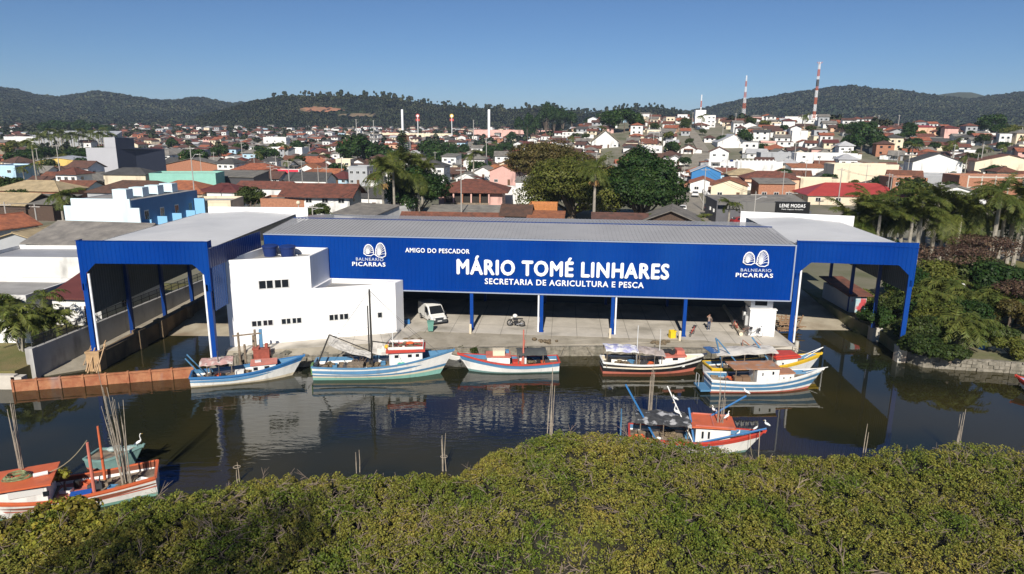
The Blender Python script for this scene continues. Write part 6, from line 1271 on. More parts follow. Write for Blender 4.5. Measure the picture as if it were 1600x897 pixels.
# red metal roof hall
hp(1340,322,142,13,2.6,'hip','red metal','cream','long bright red metal roof with dark left gable beside the palms',rz=-5,nwin=5,pitch=.45)
# dark corner shop with lettering
sp_ = surf(1205,352); t = thing('clothes_shop','dark grey corner shop with a black name board above the right shed roof','shop',sp_,math.radians(-5)); S = math.hypot(sp_.x,sp_.y)/F
shopg = mat('shop_grey',(.10,.10,.11),.6,noise=.1,scale=.5); shopband = mat('shop_band',(.17,.165,.155),.6,stripes=('Z',3,.2))
mb = MB(); mb.box(-12,8.2,0,13,0,3.2); mb.box(-12.0,-11.8,0,13,3.2,5.0); mb.build('wall', shopg, t)
mb = MB(); mb.box(-7.2,.3,-.5,.2,2.9,5.0); mb.box(-9.8,-7.2,-.3,.4,3.4,4.6); mb.build('fascia', shopband, t)
mb = MB(); mb.box(.3,7.6,-.6,.1,2.2,5.2); nb = mb.build('name_board', mat('board_black',(.006,.006,.007),.4), t)
fit_text('LENE MODAS', nb, wht, 1.2, 6.6, 4.0, 4.75, y=-.66, offset=0, bold=.015, spacing=1.1); fit_text('Moda Esporte e Fitness', nb, wht, 1.7, 6.2, 3.5, 3.75, y=-.66, offset=.0) if False else fit_text('Moda  Espacos Vitrinados', nb, wht, 1.7, 6.2, 3.5, 3.72, y=-.66, offset=0)
mb = MB(); mb.box(5.9,8.2,-.9,-.6,1.7,2.6); nb2 = mb.build('side_board', MATS['board_black'], t); fit_text('LeNE', nb2, wht, 6.2,7.9,1.95,2.4,y=-.96,offset=.01)
mb = MB(); mb.add([(-12,-.1,4.2),(8.2,-.1,4.4),(8.2,13,5.6),(-12,13,5.2)],[(0,1,2,3)]); mb.build('roof', ROOF['grey fibre'], t)
for k in range(5): mb = MB(); mb.box(-6.4+k*2.6,-4.2+k*2.6,-.04,0,.3,2.1); mb.build('shop_window', glass, t)
for k in range(2): mb = MB(); mb.box(-12.3,-11.95,2+k*4,3+k*4,2.4,3.1); mb.build('air_conditioner', frame_m, t)
# light blue building with stepped wall and four roof boxes
p = surf(168,382); TBB = t = thing('blue_building','light blue row building with stepped end wall and four roof boxes','building',p,math.radians(-3)); wl = 15.8
lb = mat('pale_blue_wall',(.62,.75,.80),.7,noise=.03,scale=.4,dirt=((.45,.55,.6),.3,.6,.85)); bb = mat('mid_blue_wall',(.09,.22,.42),.7,noise=.06,scale=.5); 
mb = MB(); mb.box(-8,7,0,.4,-1,6.2); mb.box(-10,-8,0,.4,-1,5.2); mb.box(7,9.2,0,.4,-1,5.0); mb.build('end_wall', lb, t)
mb = MB(); mb.add([(7,.4,-1),(7,.4,6.0),(8.6,26,6.0),(8.6,26,-1)],[(0,3,2,1)]); mb.build('long_wall', bb, t); mb = MB(); mb.add([(-8,.4,6.0),(-8,26,6.0),(-8,.4,-1),(-8,26,-1)],[(2,0,1,3)]); mb.build('long_wall', bb, t)
mb = MB(); mb.add([(7,.4,5.95),(-8,.4,5.95),(-8,26,5.95),(8.6,26,5.95)],[(0,1,2,3)]); mb.build('roof', ROOF['flat'], t)
for k in range(4): mb = MB(); mb.box(.6+.5*k,4.2+.5*k,3+5.4*k,5.5+5.4*k,6.0,7.3); mb.build('roof_box', lb, t)
for k in range(4):
    x = 7.05+1.6*(.12+.22*k); y = 26*(.12+.22*k); mb = MB(); mb.box(x,x+2.6,y,y+.25,-1,3.2); mb.build('fin_wall', mat('sky_wall',(.22,.48,.72),.7), t)
    o_ = link('window', UW, t, (x+.02,y+2.2,3.6)); o_.rotation_euler.z = math.radians(86.5); o_.scale = (1.6,1,1.5)
mb = MB(); mb.box(8.7,11.6,24,24.4,-1,4.8); mb.build('side_wall', MATS['sky_wall'], t)
TBB.scale = (.70,.80,1.27); FOOT.append((p.x+2,p.y+10,12))
p = G(238,356,1.5); t = thing('dish_antenna','large mesh satellite dish beside the light blue building','antenna',(p.x,p.y-4,1.5)); mb = MB(); 
for k in range(12):
    a = k*math.pi/6; mb.tube([(0,0,2.2),(.9*math.cos(a),.9*math.sin(a)*.6-.1,2.35+.5*math.sin(a)),(1.7*math.cos(a),1.7*math.sin(a)*.7-.2,2.75+1.0*math.sin(a))],.035,4)
for r in (.9,1.7): mb.tube([(r*math.cos(a),r*math.sin(a)*.7-.1,2.35+(r-.9)*.45+.55*r*math.sin(a)) for a in np.linspace(0,6.283,17)],.03,4)
mb.build('dish', lgrey, t); mb = MB(); mb.tube([(0,0,0),(0,0,2.3)],.07,6); mb.build('stand', dgrey, t)
# grey warehouse and hall
p = surf(188,288); gwm = mat('warehouse_light',(.47,.47,.49),.7,noise=.03,scale=.2); gdm = mat('warehouse_dark',(.055,.065,.10),.7,noise=.04,scale=.2)
t = thing('grey_warehouse','tall blank warehouse, pale grey on the left face and dark slate on the right','warehouse',p,math.radians(38)); 
k_ = math.hypot(p.x,p.y)/F
mb = MB(); mb.box(-14,0,0,.4,-2,15.0-1.2); mb.box(-5.2,0,0,.4,13.7,17.6); mb.build('pale_wall', gwm, t)
t.rotation_euler.z = math.radians(24)
mb = MB(); mb.add([(0,-.01,-2),(0,-.01,17.6),(8,14,17.2),(8,14,-2),(8,14,13.6),(22,32,12.6),(22,32,-2)],[(0,3,2,1),(3,6,5,4)]); mb.build('slate_wall', gdm, t)
mb = MB(); mb.add([(-14,.4,13.4),(0,.4,13.4),(22,32,12.4),(-4,36,12.4)],[(0,1,2,3)]); mb.add([(-14,.2,-2),(-14,.2,13.7),(-4,36,12.6),(-4,36,-2)],[(0,1,2,3)]); mb.add([(0,.3,17.6),(8,14,17.2),(3,16,17.2),(-5,.3,17.6)],[(0,1,2,3)]); mb.build('roof', ROOF['pale metal'], t)
t.scale = (.64,.52,.90); FOOT.append((p.x+4,p.y+8,16))
hp(118,232,96,30,9,'shed','pale metal','grey','big hall with pale metal roof behind the grey warehouse',rz=18,wins=False); hp(92,268,104,20,3.2,'front','pale metal','yellow','yellow-walled market under a broad pale metal roof at the left',rz=16,nwin=6,pitch=.15)
hp(270,258,70,12,6.0,'shed','grey fibre','grey','two-storey slate blue row with grey roof right of the grey warehouse',rz=-8,nwin=6,storeys=2)
hp(8,290,36,10,6.0,'flat','flat','sky','pale blue house cut by the left picture edge',nwin=2,storeys=2); hp(36,228,52,10,6.5,'flat','flat','white','white flat-roofed house with three dark windows, far left',nwin=3,storeys=1,door=False)
hp(448,245,50,12,5.5,'flat','flat','white','large white house with a glazed upper room left of the conifer',nwin=4,storeys=1); hp(430,232,36,8,8.5,'flat','flat','white','upper glazed storey behind the large white house',nwin=3,storeys=2,door=False)
hp(190-0,0.1,1,1,1,'flat','flat','white','x') if False else None
# distinctive far buildings
def fb(px, pyb, wpx, hpx, d, kind, roof, wall, label, r=None, **k):
    p = surf(px, pyb) if r is None else far_xyz(px, r); R = math.hypot(p.x,p.y); w_ = wpx/F*R; h_ = hpx/F*R
    return house((p.x,p.y,p.z-.3), math.radians(k.pop('rz',-6)), w_, d, h_, kind, roof, wall, label, register=True, **k)
t = fb(1104,196,24,17,12,'flat','flat','white','white three-storey building with a square water tower beside the hill road',r=520,nwin=4,storeys=3,door=False)
px_ = far_xyz(1091,519); mb = MB(); mb.box(-3.6,3.6,-2,5,0,12.2); mb.build('tower', wm_, t, ((-10.5/F*520*1.0),-.6,0))
fb(1272,194,20,12,14,'flat','flat','white','plain white block at the foot of the tall striped mast',r=610,wins=False); fb(1236,196,19,9,10,'flat','flat','white','white flat-roofed house left of the block by the tall mast',r=600,nwin=4,door=False)
fb(1250,204,38,6,12,'shed','brown tiled','peach','long peach house with brown roof below the tall striped mast',nwin=5); fb(1340,190,22,7,9,'hip','orange tiled','brick','orange brick house on the hill right of the tall mast',r=620,nwin=2)
fb(945,232,40,11,14,'front','tan','white','chalet-like white house with two tan gables beyond the dark round tree',nwin=4,pitch=.8,over=1.2); fb(1040,196,0.1,1,1,'flat','flat','white','x') if False else None
fb(895,217,32,9,10,'flat','flat','white','long white two-storey block with small windows, beyond the olive tree',nwin=5,storeys=2,door=False); fb(1145,232,44,9,18,'front','pale metal','white','wide white gabled hall in the middle of the right-hand hillside',wins=False,pitch=.5)
fb(1570,200,44,9,14,'flat','flat','white','long white flat block near the right edge under the hills',r=560,wins=False); fb(1440,208,34,8,10,'shed','red metal','peach','peach house with a bright red roof before the dark tree on the right',nwin=3)
fb(640,204,130,5,20,'flat','flat','cream','long low filling station canopy with cream band in the far distance',r=900,wins=False); fb(800,206,120,11,40,'flat','flat','pink','long pale pink factory hall in the far distance',r=900,wins=False); fb(868,200,30,9,30,'flat','flat','peach','brick-coloured end of the far factory hall',r=905,wins=False)
# towers, masts, signs
def tower(label, px, r, ztop, w0, w1, seg, solid=False):
    p = far_xyz(px, r); d = ray(px, 100); t = thing('radio_mast', label, 'radio mast', (p.x,p.y,p.z-1)); h = ztop-p.z+1; A_, B_ = mat('mast_red',(.55,.15,.08),.6), wht; mb = MB()
    for i in range(seg):
        z0, z1 = h*i/seg, h*(i+1)/seg; a, c = (w0+(w1-w0)*i/seg)/2, (w0+(w1-w0)*(i+1)/seg)/2; m = (i+1)%2; q = [(-1,-1),(1,-1),(1,1),(-1,1)]; sub = 3
        for s_ in range(sub):
            za, zb = z0+(z1-z0)*s_/sub, z0+(z1-z0)*(s_+1)/sub; aa, cc = a+(c-a)*s_/sub, a+(c-a)*(s_+1)/sub
            for k in range(4):
                x, y = q[k]; X, Y = q[(k+1)%4]; mb.beam((x*aa,y*aa,za),(x*cc,y*cc,zb),.2 if solid else .12,m=m); mb.beam((x*aa,y*aa,za),(X*cc,Y*cc,zb),.1,m=m); mb.beam((X*aa,Y*aa,za),(x*cc,y*cc,zb),.1,m=m); mb.beam((x*aa,y*aa,za),(X*aa,Y*aa,za),.1,m=m)
    mb.build('lattice', [A_,B_], t)
    if solid:
        mb = MB(); [mb.beam((0,0,h-1.5),(2.3*math.cos(k*2.1),2.3*math.sin(k*2.1),h),.3) for k in range(3)]; mb.build('antenna_arms', MATS['mast_red'], t); mb = MB(); mb.box(-.8,.8,-.8,.8,h*.62,h*.62+5); mb.build('antenna_ring', dgrey, t)
    return t
def ztop(px, py, r): d = ray(px, py); return CAMZ+d.z*r/math.hypot(d.x,d.y)
tower('tall red and white mast with three antenna arms at its top', 1270, 600, ztop(1276,97,600), 1.5, 1.1, 9, True)
tower('slimmer red and white lattice mast left of the tall one', 1160, 640, ztop(1163,118,640), 2.9, .6, 9)
tower('thin pale antenna standing behind the white water tower building', 1093, 560, ztop(1093,148,560), 1.0, .5, 5)
for px_,py_,l in ((629,171,'left'),(764,171,'right')):
    r = 950 if l == 'left' else 800; p = far_xyz(px_, r); zt_ = ztop(px_,py_,r); mb = MB(); mb.lathe([(1.5,0),(1.5,zt_-p.z-.6),(1.1,zt_-p.z)],16); tag(mb.build('standpipe', wht, None, (p.x,p.y,p.z)), 'white cylindrical water standpipe in the far distance, %s of the two'%l, 'water tower', 'white standpipes')
for px_,l,c in ((653,'round red and white roadside sign on a pole, nearer the left standpipe','boat_red'),(706,'round yellow and red roadside sign on a pole, between the standpipes','boat_yellow')):
    r = 820; p = far_xyz(px_, r); zt_ = ztop(px_,181,r)-p.z; t = thing('pylon_sign', l, 'sign', p); mb = MB(); mb.tube([(0,0,0),(0,0,zt_)],.4,6); mb.build('pole', wht, t); mb = MB(); mb.lathe([(2.2,-.3),(2.2,.3)],20); mb.v = [(a,c_,b_+zt_) for a,b_,c_ in mb.v]; mb.build('disc', pm_('red') if 'red and white' in l else pm_('yellow'), t); mb = MB(); mb.lathe([(1.3,-.36),(1.3,-.3)],16); mb.v = [(a,c_,b_+zt_) for a,b_,c_ in mb.v]; mb.build('disc_face', wht, t); mb = MB(); mb.box(-2.2,2.2,-.3,.3,zt_-6,zt_-3.2); mb.build('panel', pm_('red'), t)
# street and its vehicles
def road(name, pts, w, m, z=.05, kerb=False):
    mb = MB(); n = len(pts); L = []
    for i,p in enumerate(pts):
        a = Vector(pts[max(0,i-1)][:2]); c = Vector(pts[min(n-1,i+1)][:2]); d = (c-a).normalized(); nn = Vector((-d.y,d.x)); q = Vector(p[:2]); L.append((q+nn*w/2, q-nn*w/2, nn))
    for i in range(n-1):
        a, b_, _ = L[i]; c, d, _ = L[i+1]; hz = lambda v: H(v.x,v.y)+z+ (.35 if H(v.x,v.y)>1.6 else 0); mb.quad((b_.x,b_.y,hz(b_)),(d.x,d.y,hz(d)),(c.x,c.y,hz(c)),(a.x,a.y,hz(a)))
    struct(name, mb, m)
    if kerb:
        mb = MB()
        for i in range(n-1):
            for s_ in (0,1):
                a = L[i][s_]; c = L[i+1][s_]; mb.beam((a.x,a.y,H(a.x,a.y)+.09),(c.x,c.y,H(c.x,c.y)+.09),.25,.2)
        struct('kerb', mb, conc)
s1 = surf(1105,365); s2 = surf(1075,330); s3 = surf(1066,300); s4 = surf(1085,262); s5 = surf(1100,240); s6 = surf(1085,215); s7 = surf(1068,196); 
def dens(P, k=12): return [Vector(P[i]).lerp(Vector(P[i+1]), j/k) for i in range(len(P)-1) for j in range(k)]+[Vector(P[-1])]
road('street', dens([s1,s2,s3,s4,s5]), 9.5, pave, .06, True); road('hill_road', dens([s5,s6,s7],20), 6, pave, .3)
c1 = surf(900,352); c2 = surf(1180,372); road('cross_street', dens([(-10,112,0),(40,118,0),(95,112,0),(140,140,0)]), 9, pave, .055); road('right_street', dens([surf(1500,372),surf(1560,385),surf(1640,400)]), 10, asph, .07)
road('left_street', dens([surf(-60,320),surf(80,300),surf(160,296)]), 8, asph, .06)
p = surf(1128,312); car('parked_car','white hatchback parked by the white fence on the street',surf(1141,317),math.radians(250),paintw) if False else None
car('parked_car','white hatchback parked further up the street by the fence',Vector((surf(1086,308).x,surf(1086,308).y,1.57)),math.radians(255),paintw,'hatch',1.15,'vehicles in the street')
car('parked_car','dark hatchback seen from behind near the dark shop',Vector((surf(1105,330).x,surf(1105,330).y,1.57)),math.radians(80),mat('car_dark',(.02,.02,.025),.25),'hatch',1.15,'vehicles in the street')
car('parked_pickup','white pickup truck with a load in its bed on the street',Vector((surf(1066,333).x,surf(1066,333).y,1.57)),math.radians(75),paintw,'pickup',1.1,'vehicles in the street')
car('parked_car','dark red car half hidden behind the right shed roof',Vector((surf(1158,352).x,surf(1158,352).y,1.57)),math.radians(10),mat('car_red',(.25,.02,.02),.3),'hatch',1.15,'vehicles in the street')
car('parked_car','silver pickup-like car at the left edge below the posts',Vector((surf(42,368).x,surf(42,368).y,1.55)),math.radians(15),mat('car_silver',(.4,.42,.45),.3,metal=.3),'hatch',1.2)
for x_,l in ((42,'white pickup by the yellow market, left one'),(60,'white car by the yellow market, right of the pickup')): car('parked_car',l,surf(x_,266)+Vector((0,0,.1)),0.2,paintw,'hatch',1.3,'cars by the market')
mb = MB(); a = surf(1082,300); c = surf(1122,352); n_ = 26
for i in range(n_):
    q = a.lerp(c, i/n_); mb.box(q.x-.12+3,q.x+.12+3,q.y-.12,q.y+.12,1.5,3.4)
for z in (2.0,3.0): mb.beam((a.x+3,a.y,z),(c.x+3,c.y,z),.1)
tag(mb.build('picket_fence', wm_), 'white barred fence running along the right side of the street', 'fence')
t = thing('warning_sign','small orange diamond road sign on a post by the dark shop','sign',surf(1142,348)); mb = MB(); mb.tube([(0,0,0),(0,0,2.6)],.05,6); mb.build('post', lgrey, t); mb = MB(); mb.box(-.45,.45,-.02,.02,-.45,.45); mb.v=[((x-z)*.707,y,(x+z)*.707+2.7) for x,y,z in mb.v]; mb.build('plate', mat('sign_orange',(.75,.30,.02),.5), t)
for px_,pb,pt,l in ((1137,362,318,'palm beside the orange diamond sign'),(1028,366,345,'small palm before the grey gabled roof'),(1092,366,342,'small palm at the street corner behind the hangar'),(915,368,350,'low banana-like palm beside the tall palm trunk'),(60,300,222,'tall solitary palm before the yellow market'),(100,352,305,'palm in the garden left of the light blue building, left one'),(115,350,303,'palm in the garden left of the light blue building, right one')):
    b_, h = pxz(px_,pb,pt); palm('palm', l, b_, max(1.5,h), .9 if h < 6 else 1.1, int(px_)%3, r=.2)
# utility poles
polec = mat('pole_concrete',(.38,.36,.33),.9)
POLES = [(1176,360,300,'by the street corner behind the hangar'),(721,352,262,'slim one left of the hipped veranda house') ,(577,340,282,'beside the rust-tiled two-storey house'),(490,362,320,'with a lamp arm right above the hangar roof'),(307,335,228,'tall one by the light blue building end'),(16,378,315,'at the left edge, left one'),(62,376,318,'at the left edge, right one'),(1465,330,285,'before the grey rendered block'),(1308,330,262,'by the long red metal roof'),(1570,405,335,'with a white band near the reddish tree'),(453,300,250,'near the red banner'),(425,300,258,'by the orange hipped roof'),(1098,330,262,'on the street opposite the fence'),(1230,330,298,'above the dark shop roof'),(98,300,225,'thin one near the yellow market'),(655,325,270,'between the palms and the white two-storey house'),(930,300,240,'among the big trees'),(1388,322,272,'right of the red metal roof'),(760,262,215,'left of the pink gable, far'),(380,262,222,'above the wide carport'),(535,285,245,'left of the palm cluster, mid distance'),(1530,270,225,'among the far roofs at the right'),(1240,262,222,'on the right-hand hillside'),(1020,240,205,'beyond the dark round tree'),(585,232,188,'far one left of the left standpipe'),(740,225,180,'far one between the standpipes'),(558,228,186,'far one above the white houses left of the conifer')]
for px_,pb,pt,l in POLES:
    p = surf(px_,pb); z = ztop(px_,pt,math.hypot(p.x,p.y))-p.z; R = math.hypot(p.x,p.y); z = min(max(z,5),24); r_ = max(.12,R*.00055); t = thing('utility_pole','concrete utility pole '+l,'utility pole',p,random.uniform(-.3,.3),'utility poles in the town'); mb = MB(); mb.tube([(0,0,0),(0,0,z)],[r_*1.2,r_*.8],6); mb.build('pole', polec, t); mb = MB(); mb.box(-1.1,1.1,-.07,.07,z-.6,z-.45); mb.build('crossarm', polec, t)
    if random.random() < .5 or 'lamp' in l: mb = MB(); mb.tube([(0,0,z*.8),(1.2,-.3,z*.88),(1.7,-.4,z*.88)],.06,5); mb.obox((1.9,-.4,z*.88),(.5,.22,.12)); mb.build('lamp_arm', lgrey, t)
rp = random.Random(3)
for k in range(46):
    px_ = rp.uniform(20,1590); r = rp.uniform(190,560); p = far_xyz(px_, r); r_ = max(.1, r*.00042); zc, zr_ = ('','')
    t = thing('utility_pole','POLE','utility pole',(p.x,p.y,p.z),rp.uniform(-.4,.4),'utility poles in the town'); z = rp.uniform(8,10.5); mb = MB(); mb.tube([(0,0,-1),(0,0,z)],[r_*1.2,r_*.8],5); mb.build('pole', polec, t); mb = MB(); mb.box(-1.0,1.0,-.06,.06,z-.6,z-.46); mb.build('crossarm', polec, t); t['_pr'] = (px_, r)
t = thing('globe_lamp','round white globe on a post behind the left end of the hangar roof','lamp',surf(469,365)); mb = MB(); mb.tube([(0,0,0),(0,0,5.6)],.08,6); mb.build('post', lgrey, t); mb = MB(); mb.ball((0,0,5.9),.42,n=12); mb.build('globe', pm_('cream'), t)
for i,(a,c) in enumerate((((16,378,315),(62,376,318)),((490,362,320),(577,340,282)),((577,340,282),(721,352,262)),((1176,360,300),(1098,330,262)),((1465,330,285),(1388,322,272)),((1388,322,272),(1308,330,262)))):
    pa, pc = surf(a[0],a[1]), surf(c[0],c[1]); pa.z = ztop(a[0],a[2],pa.length)-.4; pc.z = ztop(c[0],c[2],pc.length)-.4; mb = MB()
    for o_ in (-.5,.5): mb.tube([pa.lerp(pc,k/8)+Vector((o_,0,-3.2*(k/8)*(1-k/8))) for k in range(9)],.03,3)
    tag(mb.build('power_line', wire), 'sagging black power lines between the utility poles, %s'%['at the left edge','above the hangar roof left','over the palm cluster','over the street','right of the red roof end','above the red metal roof'][i], 'cable')
# ---------------- the rest of the houses ----------------

ZC = [(-99,130,'left of the grey warehouse'),(130,250,'above the grey warehouse'),(250,340,'above the turquoise building'),(340,430,'above the dark carport'),(430,520,'above the red banner'),(520,610,'left of the tiered conifer'),(610,690,'around the tiered conifer'),(690,790,'above the veranda house'),(790,880,'above the brownish tree'),(880,960,'above the olive tree'),(960,1060,'above the dark round tree'),(1060,1120,'beside the hill road'),(1120,1180,'above the blue gable'),(1180,1260,'above the battlemented block'),(1260,1330,'above the red metal roof'),(1330,1400,'above the tall cream block'),(1400,1480,'above the grey block'),(1480,1900,'above the bare brick block')]
def zone(px, r):
    c = next((s for a,b_,s in ZC if a <= px < b_), 'at the edge'); return c, ('near' if r < 290 else 'further back' if r < 350 else 'distant')
for o in bpy.data.objects:
    if o.get('label') == 'POLE': a_, r_ = o['_pr']; del o['_pr']; o['label'] = 'thin utility pole, %s, %s' % ((lambda q: (q[1], q[0]))(zone(a_, r_)))
BIG = [(G(975,352).x,G(975,352).y,15),(G(860,330).x,G(860,330).y,15)]
STP = [Vector(q[:2]) for q in dens([s1,s2,s3,s4,s5,s6,s7])]
def blocked(x, y, rad):
    for fx,fy,fr in FOOT:
        if (x-fx)**2+(y-fy)**2 < (fr*.9+rad)**2: return True
    if y < 480:
        for b_ in BIG:
            if (x-b_[0])**2+(y-b_[1])**2 < (b_[2]*.7+rad)**2: return True
    v = Vector((x,y))
    if x > 10 and any((v-q).length < 6+rad*.7 for q in STP[::3]): return True
    return False
cand = []; th = math.radians(12); ct, st_ = math.cos(th), math.sin(th)
for i in range(-97, 98):
    for j in range(0, 124):
        u = i*10.6+random.uniform(-1.6,1.6); v = j*12.2+(5 if j%2 else 0)+random.uniform(-1.6,1.6)
        if i%6 == 0: continue
        x = u*ct+v*st_; y = 128-u*st_+v*ct
        if y < 150: continue
        r = math.hypot(x,y)
        if r < 245: continue
        if r > 1330: continue
        q = PX((x,y,H(x,y)))
        if q[0] < -60 or q[0] > 1660: continue
        cand.append((r,x,y,q[0],q[1]))
cand.sort(); rr = random.Random(5); nh = 0; FAR = []; TREES = []
WK = ['white']*16+['cream']*5+['grey']*3+['beige','beige','pink','peach','brick','sky']; RK = ['orange tiled']*4+['rust tiled']*6+['brown tiled']*6+['grey fibre']*5+['pale metal']+['dark red']*2+['charcoal']*2
WD = dict(white='white',cream='cream',grey='grey',beige='beige',pink='pink',peach='peach',yellow='yellow',brick='bare brick',sky='pale blue',green='pale green')
NEARB = 78
for (r,x,y,px_,py_) in cand:
    leftgap = px_ < 130 and r > 420 and px_ > 50
    dn = .72 if r < 700 else .60
    if px_ > 1400: dn *= .85
    if px_ < 320 and r > 800: dn *= .75
    if rr.random() > dn or leftgap:
        if rr.random() < .8: TREES.append((r,x,y,px_))
        continue
    wall = rr.choice(WK); w_ = rr.uniform(5.5,9.4); d_2 = rr.uniform(6,8.8); kind = rr.choice(['gable']*6+['hip']*5+['front']*4+['flat']*2+['shed']*2); st = 2 if rr.random() < .13 else 1; h_ = rr.uniform(2.3,2.9)*(1.15*st if st == 2 else 1) if kind != 'flat' else rr.uniform(2.9,3.4)*st; roof = rr.choice(RK) if kind != 'flat' else 'flat'
    rz = th*-1+rr.choice([0,0,0,math.pi/2,-.25,.2])+rr.uniform(-.06,.06)
    if blocked(x,y,max(w_,d_2)*.55): continue
    if nh < 300-NEARB:
        zc, zr_ = zone(px_, r); rd = 'flat roof' if kind == 'flat' else '%s %s roof' % (roof, {'gable':'ridged','hip':'hipped','front':'gabled','shed':'lean-to'}[kind])
        lab = '%s%s house, %s, %s, %s' % ('tall ' if st==2 else '', WD[wall], rd, zr_, zc); nh += 1
        house((x,y,H(x,y)), rz, w_, d_2, h_, kind, roof, wall, lab, storeys=st, nwin=2 if r > 300 else 3, register=False, group='houses of the town behind the hangar', tank=(rr.random()<.3 and kind=='flat'), annex=rr.random()<.7, over=.7, pitch=.5)
    else: FAR.append((x,y,H(x,y),rz,w_,d_2,h_,kind,roof,wall,st))
# remaining houses as one mass
farmats = list(WALL.values())+list(ROOF.values())+[glass]; wi = {k:i for i,k in enumerate(WALL)}; ri = {k:i+len(WALL) for i,k in enumerate(ROOF)}; gi = len(farmats)-1
mb = MB()
for (x,y,z,rz,w_,d_2,h_,kind,roof,wall,st) in FAR:
    c, s_ = math.cos(rz), math.sin(rz); T_ = lambda P: [(x+a*c-b_*s_, y+a*s_+b_*c, z+q) for a,b_,q in P]; hw, hd, o = w_/2, d_2/2, .7; m1, m2 = wi[wall], ri[roof]
    mb.add(T_([(-hw,-hd,-1.5),(hw,-hd,-1.5),(hw,hd,-1.5),(-hw,hd,-1.5),(-hw,-hd,h_),(hw,-hd,h_),(hw,hd,h_),(-hw,hd,h_)]),[(0,1,5,4),(1,2,6,5),(2,3,7,6),(3,0,4,7)],m1)
    rh = hd*.42
    if kind in ('gable','front'): mb.add(T_([(-hw-o,-hd-o,h_-.2),(hw+o,-hd-o,h_-.2),(hw+o,0,h_+rh),(-hw-o,0,h_+rh),(hw+o,hd+o,h_-.2),(-hw-o,hd+o,h_-.2)]),[(0,1,2,3),(3,2,4,5)],m2); mb.add(T_([(-hw,-hd,h_),(-hw,hd,h_),(-hw,0,h_+rh-.1),(hw,-hd,h_),(hw,hd,h_),(hw,0,h_+rh-.1)]),[(0,2,1),(3,4,5)],m1)
    elif kind == 'hip': rx = max(.1,hw-hd); mb.add(T_([(-hw-o,-hd-o,h_-.1),(hw+o,-hd-o,h_-.1),(hw+o,hd+o,h_-.1),(-hw-o,hd+o,h_-.1),(-rx,0,h_+rh),(rx,0,h_+rh)]),[(0,1,5,4),(2,3,4,5),(1,2,5),(3,0,4)],m2)
    else: mb.add(T_([(-hw-.1,-hd-.1,h_+.05),(hw+.1,-hd-.1,h_+.05),(hw+.1,hd,h_+.4),(-hw,hd,h_+.4)]),[(0,1,2,3)],m2)
    for k in range(2*st):
        a = (-.45,.45)[k%2]*hw; zz = 1+(k//2)*2.9; mb.add(T_([(a-.6,-hd-.05,zz),(a+.6,-hd-.05,zz),(a+.6,-hd-.05,zz+1.1),(a-.6,-hd-.05,zz+1.1)]),[(0,1,2,3)],gi)
tag(mb.build('distant_houses', farmats), kind='stuff')
# town trees: four shared crowns
TC = [crown_mesh('crown', 3.4, 5.0, 1500, .55, L_mid, 9, .85, 101, 2)[0], crown_mesh('crown', 3.8, 4.2, 1500, .6, L_dark, 10, .8, 102, 1.5)[0], crown_mesh('crown', 3.0, 3.6, 1200, .5, L_olive, 8, .8, 103, 1)[0], crown_mesh('crown', 4.4, 6.5, 1800, .7, L_dark, 12, .9, 104, 2.5)[0]]
mb = MB(); mb.tube([(0,0,-.3),(.1,0,1.2),(0,.1,3.5)],[.2,.16,.1],6); TT = mb.mesh('trunk', barkm); mb = MB(); mb.tube([(0,0,-.3),(.1,0,4),(0,0,8)],[.22,.18,.15],6); TP = mb.mesh('trunk', palmbark)
ntr = 0; FT = []
extra = [(70,212,3,2.0),(88,210,3,2.3),(108,211,3,2.1),(128,210,3,2.4),(148,211,3,2.0),(165,213,3,1.8),(1345,238,3,2.2),(1330,245,3,1.6),(1375,240,3,1.3),(1160,232,3,1.5),(1130,228,1,1.2),(1420,215,3,1.3),(1525,205,3,2.2),(1550,212,3,2.0),(1570,225,2,2.2),(1585,215,2,1.8),(955,205,3,2.0),(975,208,3,2.3),(995,204,3,1.7),(560,262,3,2.3),(590,262,1,2.4),(575,258,0,2.2),(545,255,3,1.6),(700,245,3,1.4),(760,235,1,1.2),(800,225,3,1.8),(815,212,3,2.0),(465,245,3,1.5),(20,240,2,2.0),(5,250,2,2.0),(270,235,3,1.2),(690,262,1,2.2),(672,258,3,1.9),(745,275,1,1.3),(1190,240,1,1.1),(1070,262,1,1.0),(1340,215,3,1.4),(845,205,3,2.4),(1425,325,0,1.6),(1250,275,0,1.0),(1225,282,0,.9),(10,312,0,1.2),(35,330,0,1.0),(20,262,3,1.0)]
EX = []
for (px_,py_,k,s_) in extra:
    p = surf(px_,py_); EX.append((math.hypot(p.x,p.y),p.x,p.y,px_,k,s_))
KD = ['mid-green','dark green','olive','tall dark']
for e in EX+[t_ for t_ in TREES]:
    r, x, y, px_ = e[:4]
    if len(e) == 4:
        if blocked(x,y,2.5): continue
        k = rr.randrange(5); s_ = rr.uniform(.7,1.5)
    else: k, s_ = e[4], e[5]
    if len(e) == 4 and r > 520:
        if rr.random() < .45: FT.append((x,y,s_*.8))
        continue
    zc, zr_ = zone(px_, r); pal = k == 4
    t = thing('town_palm' if pal else 'town_tree', ('slender palm' if pal else KD[k]+' tree')+', %s%s, %s' % ('large, ' if s_>1.25 else 'small, ' if s_<.8 else '', zr_, zc), 'palm' if pal else 'tree', (x,y,H(x,y)), rr.uniform(0,6), 'trees among the houses of the town')
    c = link('crown', PC[int(x)%3] if pal else TC[k], t, (0,0,8*.9*s_ if pal else .8*s_)); c.scale = (s_*(1.0 if pal else 1),)*3; tk = link('trunk', TP if pal else TT, t); tk.scale = (s_,s_,s_*.9 if pal else s_); ntr += 1
